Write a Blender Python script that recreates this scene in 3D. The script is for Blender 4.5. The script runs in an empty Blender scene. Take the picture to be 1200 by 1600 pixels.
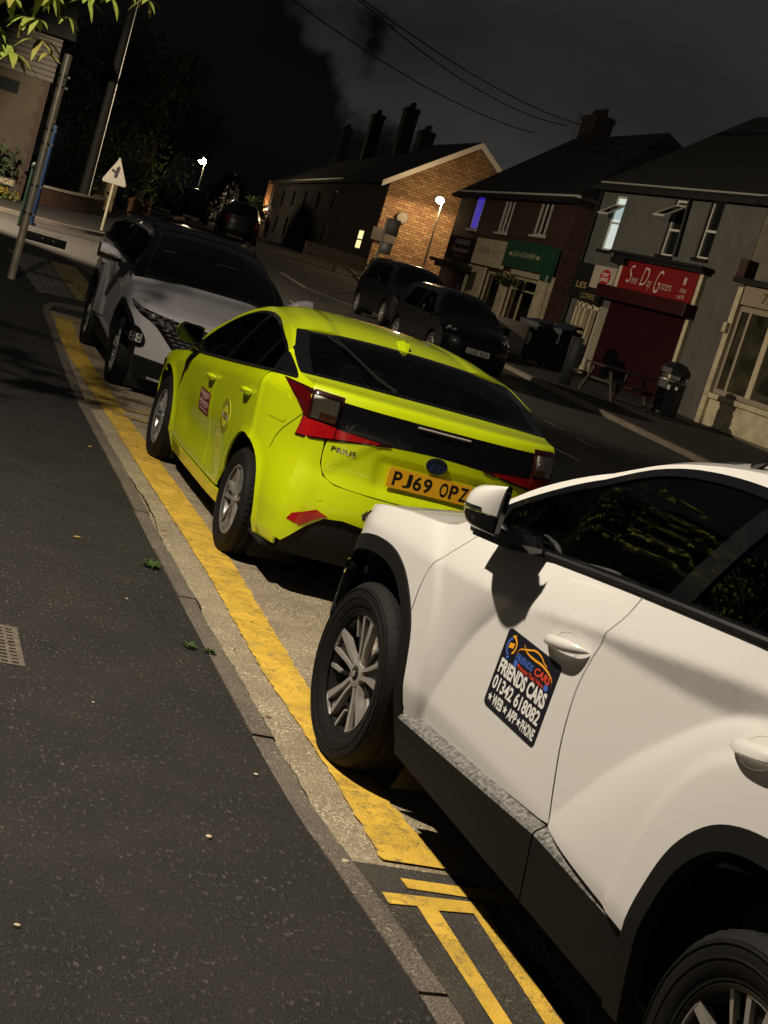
import bpy, bmesh, math, random
from math import sin, cos, pi, radians, sqrt, atan2, exp
from mathutils import Vector, Matrix
from mathutils.geometry import delaunay_2d_cdt
random.seed(7)
S = bpy.context.scene
COL = S.collection

# ---------------------------------------------------------------- camera
F_PX, PITCH, ROLL, CAM_H, PSI = 2340.4, .1547, .2957, 1.859, radians(20.6)
cam_data = bpy.data.cameras.new("camera")
cam = bpy.data.objects.new("camera", cam_data); COL.objects.link(cam)
cam_data.sensor_fit = 'VERTICAL'; cam_data.sensor_height = 24.0
cam_data.lens = 24.0 * F_PX / 1600.0
cam_data.clip_start = .05; cam_data.clip_end = 3000
Fv = Vector((sin(PSI)*cos(PITCH), cos(PSI)*cos(PITCH), -sin(PITCH)))
Uv = Vector((sin(PSI)*sin(PITCH), cos(PSI)*sin(PITCH), cos(PITCH)))
Rv = Vector((cos(PSI), -sin(PSI), 0))
rc = Rv*cos(ROLL) + Uv*sin(ROLL); uc = Uv*cos(ROLL) - Rv*sin(ROLL)
cam.matrix_world = Matrix(((rc.x, uc.x, -Fv.x, 0), (rc.y, uc.y, -Fv.y, 0), (rc.z, uc.z, -Fv.z, CAM_H), (0, 0, 0, 1)))
S.camera = cam
S.view_settings.view_transform = 'Standard'; S.view_settings.look = 'None'
S.view_settings.exposure = 0; S.view_settings.gamma = 1

# ---------------------------------------------------------------- night sky
W = bpy.data.worlds.new("World"); S.world = W; W.use_nodes = True
nt = W.node_tree; nt.nodes.clear()
def N(nt, typ, **kw):
    n = nt.nodes.new(typ)
    for k, v in kw.items(): setattr(n, k, v)
    return n
def ramp(n, stops):
    cr = n.color_ramp
    while len(cr.elements) > len(stops): cr.elements.remove(cr.elements[-1])
    while len(cr.elements) < len(stops): cr.elements.new(.5)
    for e, (p, c) in zip(cr.elements, stops):
        e.position = p; e.color = (c, c, c, 1) if not isinstance(c, tuple) else (*c, 1)
out = N(nt, 'ShaderNodeOutputWorld'); bg = N(nt, 'ShaderNodeBackground')
tc = N(nt, 'ShaderNodeTexCoord')
# a cloud bank lies under a slanting plane of directions; the overcast above it is lit faintly by the town
dot = N(nt, 'ShaderNodeVectorMath', operation='DOT_PRODUCT'); dot.inputs[1].default_value = (-.3086, .1969, -.9306)
nt.links.new(tc.outputs['Generated'], dot.inputs[0])
n1 = N(nt, 'ShaderNodeTexNoise'); n1.inputs['Scale'].default_value = 11; n1.inputs['Detail'].default_value = 7; n1.inputs['Roughness'].default_value = .5
n2 = N(nt, 'ShaderNodeTexNoise'); n2.inputs['Scale'].default_value = 3.2; n2.inputs['Detail'].default_value = 5
mp = N(nt, 'ShaderNodeMapping'); mp.inputs['Scale'].default_value = (1, 1, 2.6)
nt.links.new(tc.outputs['Generated'], n1.inputs['Vector']); nt.links.new(tc.outputs['Generated'], mp.inputs['Vector']); nt.links.new(mp.outputs[0], n2.inputs['Vector'])
m1 = N(nt, 'ShaderNodeMath', operation='MULTIPLY_ADD'); m1.inputs[1].default_value = .24; m1.inputs[2].default_value = -.12
nt.links.new(n1.outputs['Fac'], m1.inputs[0])
ad = N(nt, 'ShaderNodeMath', operation='ADD'); nt.links.new(dot.outputs['Value'], ad.inputs[0]); nt.links.new(m1.outputs[0], ad.inputs[1])
mr = N(nt, 'ShaderNodeMapRange', interpolation_type='SMOOTHSTEP'); mr.inputs['From Min'].default_value = -.016; mr.inputs['From Max'].default_value = .008
mr.inputs['To Min'].default_value = 1; mr.inputs['To Max'].default_value = .12
nt.links.new(ad.outputs[0], mr.inputs['Value'])
r2 = N(nt, 'ShaderNodeValToRGB'); ramp(r2, [(.3, (.011, .0108, .011)), (.5, (.021, .020, .019)), (.7, (.032, .030, .028))])
nt.links.new(n2.outputs['Fac'], r2.inputs['Fac'])
mx = N(nt, 'ShaderNodeVectorMath', operation='SCALE'); nt.links.new(r2.outputs['Color'], mx.inputs[0]); nt.links.new(mr.outputs[0], mx.inputs['Scale'])
nt.links.new(mx.outputs[0], bg.inputs['Color']); bg.inputs['Strength'].default_value = 1.0
nt.links.new(bg.outputs[0], out.inputs['Surface'])

NEAR_POWER, SIDE_POWER = 2700, 7800      # watts of the two street lamps just outside the picture
# ---------------------------------------------------------------- helpers
def pchip(pts):
    xs = [p[0] for p in pts]; ys = [p[1] for p in pts]
    if xs[0] > xs[-1]: xs = xs[::-1]; ys = ys[::-1]
    n = len(xs); h = [xs[i+1]-xs[i] for i in range(n-1)]; d = [(ys[i+1]-ys[i])/h[i] for i in range(n-1)]
    m = [0]*n; m[0] = d[0]; m[-1] = d[-1]
    for i in range(1, n-1):
        if d[i-1]*d[i] > 0: m[i] = 3*(h[i]+h[i-1])/((2*h[i]+h[i-1])/d[i-1]+(h[i]+2*h[i-1])/d[i])
    def f(x):
        if x <= xs[0]: return ys[0]+(x-xs[0])*m[0]
        if x >= xs[-1]: return ys[-1]+(x-xs[-1])*m[-1]
        i = 0
        while x > xs[i+1]: i += 1
        t = (x-xs[i])/h[i]; t2 = t*t; t3 = t2*t
        return (2*t3-3*t2+1)*ys[i]+(t3-2*t2+t)*h[i]*m[i]+(-2*t3+3*t2)*ys[i+1]+(t3-t2)*h[i]*m[i+1]
    return f
def lin(pts):
    def f(x):
        if x <= pts[0][0]: return pts[0][1]
        for (a, b), (c, d) in zip(pts, pts[1:]):
            if x <= c: return b+(d-b)*(x-a)/(c-a)
        return pts[-1][1]
    return f
def clamp(x, a=0., b=1.): return max(a, min(b, x))
def sstep(a, b, x):
    t = clamp((x-a)/(b-a)); return t*t*(3-2*t)
def smax(a, b, k=.004):
    h = clamp(.5+.5*(a-b)/k); return b+(a-b)*h+k*h*(1-h)*.5
def smin(a, b, k=.004): return -smax(-a, -b, k)
def ground_z(x): return -.045*clamp(x-4, 0, 19)

class MB:
    """collects shapes and links them as one mesh object"""
    def __init__(s): s.v = []; s.f = []; s.m = []; s.cur = 0
    def add(s, vs, fs):
        o = len(s.v); s.v += [tuple(v) for v in vs]; s.f += [tuple(i+o for i in f) for f in fs]; s.m += [s.cur]*len(fs); return s
    def box(s, x0, x1, y0, y1, z0, z1, M=None, b=0):
        if b > 0:
            bm = bmesh.new(); bmesh.ops.create_cube(bm, size=1)
            for v in bm.verts: v.co = Vector(((x0+x1)/2+v.co.x*(x1-x0), (y0+y1)/2+v.co.y*(y1-y0), (z0+z1)/2+v.co.z*(z1-z0)))
            bmesh.ops.bevel(bm, geom=bm.edges[:], offset=b, segments=2, affect='EDGES', profile=.5)
            bm.verts.index_update(); vs = [v.co.copy() for v in bm.verts]; fs = [[v.index for v in f.verts] for f in bm.faces]; bm.free()
        else:
            vs = [Vector((x, y, z)) for x in (x0, x1) for y in (y0, y1) for z in (z0, z1)]
            fs = [(0, 1, 3, 2), (4, 6, 7, 5), (0, 4, 5, 1), (2, 3, 7, 6), (0, 2, 6, 4), (1, 5, 7, 3)]
        if M: vs = [M @ v for v in vs]
        return s.add(vs, fs)
    def tube(s, pts, r, n=10, cap=True, r2=None):
        pts = [Vector(p) for p in pts]; vs = []; fs = []; m = len(pts); prev = None
        for i, p in enumerate(pts):
            t = (pts[min(i+1, m-1)]-pts[max(i-1, 0)]).normalized()
            if prev is None:
                a = t.orthogonal().normalized()
            else:
                a = (prev-t*prev.dot(t)).normalized()
            prev = a; b = t.cross(a)
            rr = r if r2 is None else r+(r2-r)*i/(m-1)
            if isinstance(r, (list, tuple)): rr = r[i]
            vs += [p+a*(rr*cos(2*pi*k/n))+b*(rr*sin(2*pi*k/n)) for k in range(n)]
        for i in range(m-1):
            for k in range(n):
                fs.append((i*n+k, i*n+(k+1) % n, (i+1)*n+(k+1) % n, (i+1)*n+k))
        if cap: fs += [tuple(range(n))[::-1], tuple((m-1)*n+k for k in range(n))]
        return s.add(vs, fs)
    def lathe(s, prof, n=48, axis='x', M=None, mod=None, closed=False):
        vs = []; fs = []; m = len(prof)
        for k in range(n):
            a = 2*pi*k/n
            for j, (r, h) in enumerate(prof):
                rr = r+(mod(j, k) if mod else 0)
                v = Vector((h, rr*cos(a), rr*sin(a))) if axis == 'x' else Vector((rr*cos(a), rr*sin(a), h))
                vs.append(M @ v if M else v)
        for k in range(n):
            for j in range(m-1 + (1 if closed else 0)):
                fs.append((k*m+j, k*m+(j+1) % m, ((k+1) % n)*m+(j+1) % m, ((k+1) % n)*m+j))
        return s.add(vs, fs)
    def prism(s, poly, fn, d):
        """extrude a 2-D polygon: fn(u, v, w) -> 3-D, w from 0 to d"""
        n = len(poly); vs = [fn(u, v, 0) for u, v in poly]+[fn(u, v, d) for u, v in poly]
        fs = [tuple(range(n)), tuple(range(2*n-1, n-1, -1))]+[(i, i+n, (i+1) % n+n, (i+1) % n) for i in range(n)]
        return s.add(vs, fs)
    def build(s, name, mats, parent=None, smooth=True, angle=35):
        me = bpy.data.meshes.new(name); me.from_pydata(s.v, [], s.f)
        if not isinstance(mats, (list, tuple)): mats = [mats]
        for m in mats: me.materials.append(m)
        for p, mi in zip(me.polygons, s.m): p.material_index = mi; p.use_smooth = smooth
        bm = bmesh.new(); bm.from_mesh(me); bmesh.ops.recalc_face_normals(bm, faces=bm.faces[:]); bm.to_mesh(me); bm.free()
        if smooth: me.set_sharp_from_angle(angle=radians(angle))
        o = bpy.data.objects.new(name, me); COL.objects.link(o)
        if parent: o.parent = parent
        return o
def empty(name, loc=(0, 0, 0), rz=0):
    o = bpy.data.objects.new(name, None); COL.objects.link(o); o.location = loc; o.rotation_euler = (0, 0, rz); o.empty_display_size = .3
    return o
def tag(o, label=None, cat=None, group=None, kind=None):
    if label: o['label'] = label
    if cat: o['category'] = cat
    if group: o['group'] = group
    if kind: o['kind'] = kind
    return o
def kids(o): return [c for c in bpy.data.objects if c.parent == o]
def copy_tree(o, parent=None):
    c = o.copy(); COL.objects.link(c); c.parent = parent
    for ch in kids(o): copy_tree(ch, c)
    return c

def inside(p, poly):
    x, y = p; c = False; n = len(poly); j = n-1
    for i in range(n):
        xi, yi = poly[i]; xj, yj = poly[j]
        if (yi > y) != (yj > y) and x < (xj-xi)*(y-yi)/(yj-yi)+xi: c = not c
        j = i
    return c
def segd(p, a, b):
    ax, ay = a; dx, dy = b[0]-ax, b[1]-ay; L = dx*dx+dy*dy
    t = 0 if L == 0 else clamp(((p[0]-ax)*dx+(p[1]-ay)*dy)/L)
    return sqrt((p[0]-ax-t*dx)**2+(p[1]-ay-t*dy)**2)
def resample(poly, step, closed=True):
    r = []; n = len(poly)
    for i in range(n if closed else n-1):
        a, b = poly[i], poly[(i+1) % n]; L = sqrt((a[0]-b[0])**2+(a[1]-b[1])**2); k = max(1, int(round(L/step)))
        r += [(a[0]+(b[0]-a[0])*j/k, a[1]+(b[1]-a[1])*j/k) for j in range(k)]
    if not closed: r.append(poly[-1])
    return r
def smooth_path(pts, n=6):
    """Catmull-Rom through pts; a point given with a third entry is a hard corner"""
    out = []; m = len(pts)
    for i in range(m):
        p1, p2 = pts[i], pts[(i+1) % m]
        p0 = pts[i-1] if len(p1) == 2 else None; p3 = pts[(i+2) % m] if len(p2) == 2 else None
        P1, P2 = Vector(p1[:2]), Vector(p2[:2])
        P0 = Vector(p0[:2]) if p0 else P1-(P2-P1); P3 = Vector(p3[:2]) if p3 else P2+(P2-P1)
        if len(p1) > 2 and len(p2) > 2: out.append(tuple(P1)); continue
        L1 = (P2-P1).length; 
        t1 = (P2-P0)*(L1/max(1e-6, (P2-P1).length+(P1-P0).length)); t2 = (P3-P1)*(L1/max(1e-6, (P3-P2).length+(P2-P1).length))
        for k in range(n):
            t = k/n; q = P1*(2*t**3-3*t*t+1)+t1*(t**3-2*t*t+t)+P2*(-2*t**3+3*t*t)+t2*(t**3-t*t)
            out.append(tuple(q))
    return out
def rrect(u0, u1, v0, v1, r, n=4):
    o = []
    for cx, cy, a0 in ((u1-r, v1-r, 0), (u0+r, v1-r, 90), (u0+r, v0+r, 180), (u1-r, v0+r, 270)):
        o += [(cx+r*cos(radians(a0+90*k/n)), cy+r*sin(radians(a0+90*k/n))) for k in range(n+1)]
    return o
def panel_into(mb, poly, fmap, step=.03, off=0., flange=.012, holes=(), aspect=1., fine=None):
    """fill a 2-D outline with a grid, lay it on the surface fmap(u,v,off); turned-in edge of depth flange"""
    poly = resample(poly, step); loops = [poly]+[resample(h, step) for h in holes]
    us = [p[0] for p in poly]; vs_ = [p[1] for p in poly]
    pts = []; edges = []
    for lp in loops:
        o = len(pts); pts += lp; edges += [(o+i, o+(i+1) % len(lp)) for i in range(len(lp))]
    nb = len(pts); segs = [(pts[a], pts[b]) for a, b in edges]
    sv = step*aspect; u = math.floor(min(us)/step)*step
    nu = int((max(us)-u)/step)+2; v0 = math.floor(min(vs_)/sv)*sv; nv = int((max(vs_)-v0)/sv)+2
    for i in range(nu):
        col = []
        uu = u+i*step
        near = [s_ for s_ in segs if min(s_[0][0], s_[1][0])-step < uu < max(s_[0][0], s_[1][0])+step]
        for j in range(nv):
            p = (uu, v0+j*sv)
            if not inside(p, poly): continue
            if any(inside(p, h) for h in loops[1:]): continue
            if any(segd(p, a, b) < .45*min(step, sv) for a, b in near): continue
            pts.append(p)
    r = delaunay_2d_cdt([Vector(p) for p in pts], edges, [], 0, 1e-6)
    P2 = r[0]; tris = []
    for f in r[2]:
        c = (sum(P2[i].x for i in f)/len(f), sum(P2[i].y for i in f)/len(f))
        if inside(c, poly) and not any(inside(c, h) for h in loops[1:]): tris.append(f)
    V = [Vector(fmap(p.x, p.y, off)) for p in P2]; Fc = [tuple(f) for f in tris]
    if flange:
        cnt = {}
        for f in tris:
            for k in range(len(f)):
                e = (f[k], f[(k+1) % len(f)]); cnt[e] = cnt.get(e, 0)+1
        bd = [e for e in cnt if (e[1], e[0]) not in cnt]; low = {}
        for a, b in bd:
            for q in (a, b):
                if q not in low: low[q] = len(V); V.append(Vector(fmap(P2[q].x, P2[q].y, off-flange)))
            Fc.append((b, a, low[a], low[b]))
    mb.add(V, Fc)
def panel(name, poly, fmap, mat, parent, **kw):
    ang = kw.pop('angle', 40)
    mb = MB(); panel_into(mb, poly, fmap, **kw)
    return mb.build(name, mat, parent, angle=ang)

# ---------------------------------------------------------------- materials
MATS = {}
def mat(name, col, rough=.5, metal=0., coat=0., spec=.5, emit=None, es=0., noise=None, bump=None, trans=0., ior=1.45, alpha=1.):
    """noise=(scale, amount[, colour2]) varies the base colour; bump=(scale, distance)"""
    m = bpy.data.materials.new(name); m.use_nodes = True; t = m.node_tree; b = t.nodes['Principled BSDF']
    b.inputs['Base Color'].default_value = (*col, 1); b.inputs['Roughness'].default_value = rough; b.inputs['Metallic'].default_value = metal
    b.inputs['Coat Weight'].default_value = coat; b.inputs['Coat Roughness'].default_value = .04; b.inputs['Specular IOR Level'].default_value = spec
    b.inputs['Transmission Weight'].default_value = trans; b.inputs['IOR'].default_value = ior; b.inputs['Alpha'].default_value = alpha
    if emit: b.inputs['Emission Color'].default_value = (*emit, 1); b.inputs['Emission Strength'].default_value = es
    if noise or bump: co = N(t, 'ShaderNodeTexCoord')
    if noise:
        n = N(t, 'ShaderNodeTexNoise'); n.inputs['Scale'].default_value = noise[0]; n.inputs['Detail'].default_value = 6; n.inputs['Roughness'].default_value = .65
        t.links.new(co.outputs['Object'], n.inputs['Vector'])
        r = N(t, 'ShaderNodeValToRGB'); a = noise[1]
        c2 = noise[2] if len(noise) > 2 else tuple(c*(1-a) for c in col)
        ramp(r, [(.35, c2), (.65, col)]); t.links.new(n.outputs['Fac'], r.inputs['Fac']); t.links.new(r.outputs['Color'], b.inputs['Base Color'])
    if bump:
        n = N(t, 'ShaderNodeTexNoise'); n.inputs['Scale'].default_value = bump[0]; n.inputs['Detail'].default_value = 4
        t.links.new(co.outputs['Object'], n.inputs['Vector'])
        bp = N(t, 'ShaderNodeBump'); bp.inputs['Distance'].default_value = bump[1]; bp.inputs['Strength'].default_value = 1
        t.links.new(n.outputs['Fac'], bp.inputs['Height']); t.links.new(bp.outputs[0], b.inputs['Normal'])
    MATS[name] = m; return m
def glass_mat(name, tint, rough=.02, refl=1.):
    m = bpy.data.materials.new(name); m.use_nodes = True; t = m.node_tree; t.nodes.clear()
    o = N(t, 'ShaderNodeOutputMaterial'); tr = N(t, 'ShaderNodeBsdfTransparent'); gl = N(t, 'ShaderNodeBsdfGlossy'); mx = N(t, 'ShaderNodeMixShader'); fr = N(t, 'ShaderNodeFresnel')
    tr.inputs['Color'].default_value = (*tint, 1); gl.inputs['Roughness'].default_value = rough; gl.inputs['Color'].default_value = (refl, refl, refl, 1)
    fr.inputs['IOR'].default_value = 1.5
    t.links.new(fr.outputs[0], mx.inputs[0]); t.links.new(tr.outputs[0], mx.inputs[1]); t.links.new(gl.outputs[0], mx.inputs[2]); t.links.new(mx.outputs[0], o.inputs['Surface'])
    MATS[name] = m; return m
def paint(name, col, rough=.35, coat=1., metal=0., drops=0., flake=0.):
    """car paint: base under clear coat, faint orange peel; drops adds beads of dew that bend the coat"""
    m = mat(name, col, rough, metal=metal, coat=coat)
    t = m.node_tree; b = t.nodes['Principled BSDF']; co = N(t, 'ShaderNodeTexCoord')
    n = N(t, 'ShaderNodeTexNoise'); n.inputs['Scale'].default_value = 3; n.inputs['Detail'].default_value = 5; t.links.new(co.outputs['Object'], n.inputs['Vector'])
    r = N(t, 'ShaderNodeMapRange'); r.inputs['To Min'].default_value = rough-.05; r.inputs['To Max'].default_value = rough+.1
    t.links.new(n.outputs['Fac'], r.inputs['Value']); t.links.new(r.outputs[0], b.inputs['Roughness'])
    if drops:
        v = N(t, 'ShaderNodeTexVoronoi'); v.inputs['Scale'].default_value = 150; v.inputs['Randomness'].default_value = 1; t.links.new(co.outputs['Object'], v.inputs['Vector'])
        cc = N(t, 'ShaderNodeSeparateColor'); t.links.new(v.outputs['Color'], cc.inputs[0])
        th = N(t, 'ShaderNodeMath', operation='LESS_THAN'); th.inputs[1].default_value = drops; t.links.new(cc.outputs[0], th.inputs[0])
        h = N(t, 'ShaderNodeMapRange', interpolation_type='SMOOTHSTEP'); h.inputs['From Min'].default_value = 0; h.inputs['From Max'].default_value = .32; h.inputs['To Min'].default_value = 1; h.inputs['To Max'].default_value = 0
        t.links.new(v.outputs['Distance'], h.inputs['Value'])
        mu = N(t, 'ShaderNodeMath', operation='MULTIPLY'); t.links.new(th.outputs[0], mu.inputs[0]); t.links.new(h.outputs[0], mu.inputs[1])
        bp = N(t, 'ShaderNodeBump'); bp.inputs['Distance'].default_value = .0005; t.links.new(mu.outputs[0], bp.inputs['Height'])
        t.links.new(bp.outputs[0], b.inputs['Coat Normal']); t.links.new(bp.outputs[0], b.inputs['Normal'])
    return m
white_paint = paint('white_paint', (.80, .775, .735), .28, drops=.10)
lime_paint = paint('lime_paint', (.63, .76, .004), .3, drops=.04)
grey_paint = paint('grey_paint', (.48, .46, .475), .38, coat=1, metal=.1)
black_paint = paint('black_paint', (.003, .003, .0035), .3, coat=.3)
black_paint.node_tree.nodes['Principled BSDF'].inputs['Specular IOR Level'].default_value = .2
black_gloss = mat('black_gloss', (.006, .006, .007), .12, coat=.6)
black_plastic = mat('black_plastic', (.008, .0075, .007), .62, spec=.3, bump=(900, .0004))
sill_plastic = mat('sill_plastic', (.30, .29, .275), .45, noise=(70, .6, (.04, .038, .035)), bump=(500, .0005))
rubber = mat('rubber', (.0085, .0075, .007), .75, spec=.3, noise=(14, .35), bump=(300, .0006))
trim_rubber = mat('trim_rubber', (.012, .012, .012), .45)
dark_void = mat('dark_void', (.004, .004, .004), .9)
liner = mat('liner', (.010, .009, .008), .9, bump=(60, .002))
glass = glass_mat('window_glass', (.30, .31, .30))
tint_glass = glass_mat('tinted_glass', (.04, .04, .04))
lens_glass = glass_mat('lens_glass', (.92, .92, .92))
alloy = mat('machined_alloy', (.60, .56, .51), .35, metal=.6)
alloy_dark = mat('dark_alloy', (.035, .034, .034), .35, metal=.6)
alloy_grey = mat('grey_alloy', (.30, .29, .28), .38, metal=.6)
steel = mat('brake_steel', (.25, .23, .21), .45, metal=1)
chrome = mat('chrome', (.8, .8, .82), .08, metal=1)
mirror_glass = mat('mirror_glass', (.7, .72, .75), .02, metal=1)
seat_fabric = mat('seat_fabric', (.09, .086, .08), .85, bump=(200, .001))
dash_plastic = mat('dash_plastic', (.03, .03, .03), .6)
red_lens = mat('red_lens', (.42, .006, .008), .12, coat=1)
dark_red_lens = mat('dark_red_lens', (.09, .002, .004), .12, coat=1)
amber_lens = mat('amber_lens', (.6, .25, .06), .25, coat=1)
plate_yellow = mat('plate_yellow', (.90, .46, .02), .35, spec=.5)
plate_white = mat('plate_white', (.75, .72, .62), .35)
ink = mat('black_lettering', (.008, .008, .008), .5)
white_ink = mat('white_lettering', (.82, .80, .76), .5)
blue_ink = mat('blue_print', (.07, .16, .62), .5)
orange_ink = mat('orange_print', (.95, .42, .02), .5)
red_ink = mat('red_print', (.75, .07, .03), .5)
maroon = mat('maroon_print', (.14, .008, .016), .5)
# ---------------------------------------------------------------- lettering
_tc = {}
def text_poly(txt, bold=0., shear=0., space=1.):
    key = (txt, bold, shear, space)
    if key in _tc: return _tc[key]
    cu = bpy.data.curves.new('lettering', 'FONT'); cu.body = txt; cu.offset = bold; cu.shear = shear; cu.space_character = space; cu.resolution_u = 5
    ob = bpy.data.objects.new('lettering', cu); COL.objects.link(ob)
    bpy.context.view_layer.update()
    me = bpy.data.meshes.new_from_object(ob.evaluated_get(bpy.context.evaluated_depsgraph_get()))
    vs = [(v.co.x, v.co.y) for v in me.vertices]; fs = [tuple(p.vertices) for p in me.polygons]
    bpy.data.objects.remove(ob); bpy.data.curves.remove(cu); bpy.data.meshes.remove(me)
    x0 = min(v[0] for v in vs); x1 = max(v[0] for v in vs); y0 = min(v[1] for v in vs); y1 = max(v[1] for v in vs)
    r = [((x-x0)/(x1-x0), (y-y0)/(y1-y0)) for x, y in vs], fs
    _tc[key] = r; return r
def text_into(mb, txt, u0, u1, v0, v1, fmap, off=.001, bold=0., shear=0., space=1.):
    """lettering stretched to the rectangle, laid on fmap(u, v, off)"""
    vs, fs = text_poly(txt, bold, shear, space)
    mb.add([fmap(u0+(u1-u0)*x, v0+(v1-v0)*y, off) for x, y in vs], fs)
def disc(cx, cy, r, n=20, ry=None): return [(cx+r*cos(2*pi*k/n), cy+(ry or r)*sin(2*pi*k/n)) for k in range(n)]
def star(cx, cy, r):
    return [(cx+(r if k % 2 == 0 else r*.42)*sin(pi*k/5), cy+(r if k % 2 == 0 else r*.42)*cos(pi*k/5)) for k in range(10)]
def poly_into(mb, poly, fmap, off):
    mb.add([fmap(u, v, off) for u, v in poly], [tuple(range(len(poly)))])

# ---------------------------------------------------------------- wheels (axis along x, outer face towards -x at x=0)
def bar2(mb, r0, a0, r1, a1, w0, w1, x0, x1, th, ri=None):
    """a spoke from polar (r0,a0) to (r1,a1), widths w0->w1, outer face x0->x1, thickness th"""
    p0 = Vector((0, r0*sin(a0), r0*cos(a0))); p1 = Vector((0, r1*sin(a1), r1*cos(a1)))
    d = (p1-p0).normalized(); n = Vector((0, -d.z, d.y)); vs = []
    for p, w, x in ((p0, w0, x0), (p1, w1, x1)):
        for dx in (0, th):
            for sg in (-1, 1):
                ww = w*(1 if dx == 0 else .8)
                vs.append(Vector((x+dx, 0, 0))+p+n*(sg*ww/2))
    mb.add(vs, [(0, 1, 5, 4), (2, 6, 7, 3), (0, 4, 6, 2), (1, 3, 7, 5), (0, 2, 3, 1), (4, 5, 7, 6)])
def wheel(parent, loc, sgn, R, W_, rr, kind, steer=0.):
    """sgn=-1 left wheel: outer face towards -x"""
    M = Matrix.Translation(loc) @ Matrix.Rotation(steer, 4, 'Z') @ (Matrix.Identity(4) if sgn < 0 else Matrix.Rotation(pi, 4, 'Z'))
    w = empty('wheel'); w.parent = parent; w.matrix_local = M
    # tyre
    prof = [(rr-.004, .012), (rr+.006, .002), (rr+.014, .0015), (rr+.020, -.003), (rr+(R-rr)*.35, -.010), (rr+(R-rr)*.62, -.012), (rr+(R-rr)*.80, -.007), (R-.016, .004), (R-.006, .016)]
    x = .022; xs = [.022, .05, .052, .062, .064, .098, .100, .112, .114]; rs = [R-.001, R, R-.008, R-.008, R+.001, R+.001, R-.008, R-.008, R+.001]
    half = list(zip(rs, xs)); k = W_/.235
    half = [(r, x*k) for r, x in half]
    tread = half+[(r, W_-x) for r, x in reversed(half)]
    prof += tread+[(R-.012, W_), (rr+.01, W_-.01), (rr-.01, W_-.03)]
    nseg = 156
    sh = {9, 10, 9+len(tread)-1, 9+len(tread)-2}
    mb = MB(); mb.lathe(prof, nseg, mod=lambda j, i: (-.0045 if (j in sh and i % 3 == 0) else 0))
    for rib in (rr+(R-rr)*.45, rr+(R-rr)*.72):     # moulded rings on the sidewall
        mb.lathe([(rib-.003, -.0105), (rib-.0015, -.0135), (rib+.0015, -.0135), (rib+.003, -.0105)], 96)
    mb.build('tyre', rubber, w, angle=28)
    # rim barrel
    b = MB(); b.lathe([(rr-.012, .010), (rr-.002, .004), (rr+.002, .006), (rr+.001, .014), (rr-.016, .022), (rr-.030, .06), (rr-.034, W_-.06), (rr-.01, W_-.03)], 96)
    rim = b.build('rim', {'suv': alloy_dark, 'saloon': alloy_grey, 'plain': alloy_grey}[kind], w)
    # brake disc behind
    d = MB(); d.lathe([(.0, .095), (rr*.66, .095), (rr*.66, .115), (.0, .115)], 48); d.build('brake_disc', steel, w)
    d = MB(); d.lathe([(.0, .13), (rr-.02, .13)], 48); d.build('dust_shield', dark_void, w)
    sp = MB(); dk = MB()
    if kind == 'suv':
        # five twin-blade spokes: machined faces, one edge kinked, black pockets between
        for i in range(5):
            a = radians(4+72*i); g = radians
            ri = rr-.012
            bar2(sp, .030, a-g(30), .115, a-g(13), .014, .020, .030, .022, .03)
            bar2(sp, .113, a-g(13), ri, a-g(14), .020, .032, .022, .012, .03)
            bar2(sp, .030, a+g(26), .10, a+g(7), .014, .014, .030, .024, .03)
            bar2(sp, .099, a+g(7), ri, a+g(7.5), .014, .018, .024, .013, .03)
            bar2(dk, .05, a-g(3), ri, a-g(4), .03, .075, .040, .028, .02)
            bar2(dk, .06, a+g(36), ri, a+g(30), .012, .02, .045, .034, .02)
            bar2(sp, .15, a+g(31), ri, a+g(25), .010, .016, .028, .018, .02)
            # hoop along the rim joining the two blades
            for q in range(5): bar2(sp, ri, a+g(-15+q*4.6), ri, a+g(-15+(q+1)*4.6), .008, .008, .011, .011, .012)
        sp.lathe([(.026, .026), (.034, .022), (.050, .026), (.052, .04)], 32)
        dk.lathe([(0, .018), (.020, .018), (.025, .022), (.026, .03)], 28); sp.lathe([(0, .0165), (.012, .0165), (.013, .02)], 20)
        for i in range(5):
            a = radians(40+72*i); dk.lathe([(0, .026), (.008, .026), (.009, .034)], 10, M=Matrix.Translation((0, .040*sin(a), .040*cos(a))))
        sp.build('spokes', alloy, rim, angle=25)
    else:
        for i in range(5):
            a = radians((10 if kind == 'saloon' else 0)+72*i); g = radians; ri = rr-.012
            for s_ in (-1, 1):
                bar2(sp, .030, a+s_*g(20), ri, a+s_*g(12), .016, .026, .022, .010, .035)
                bar2(dk, .050, a+s_*g(10), ri, a+s_*g(7), .010, .022, .032, .022, .025)
        sp.lathe([(0, .012), (.024, .012), (.028, .016), (.045, .018), (.048, .04)], 28)
        for i in range(5):
            a = radians(46+72*i); dk.lathe([(0, .014), (.007, .014), (.008, .024)], 8, M=Matrix.Translation((0, .036*sin(a), .036*cos(a))))
        sp.lathe([(rr-.008, .004), (rr-.002, .001), (rr+.002, .003)], 96)
        sp.build('spokes', mat_spoke[kind], rim, angle=25)
    dk.build('spoke_pockets', alloy_dark, rim, angle=25)
    return w
mat_spoke = {'saloon': mat('turned_alloy', (.42, .40, .38), .38, metal=.6), 'plain': alloy_grey}

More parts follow.
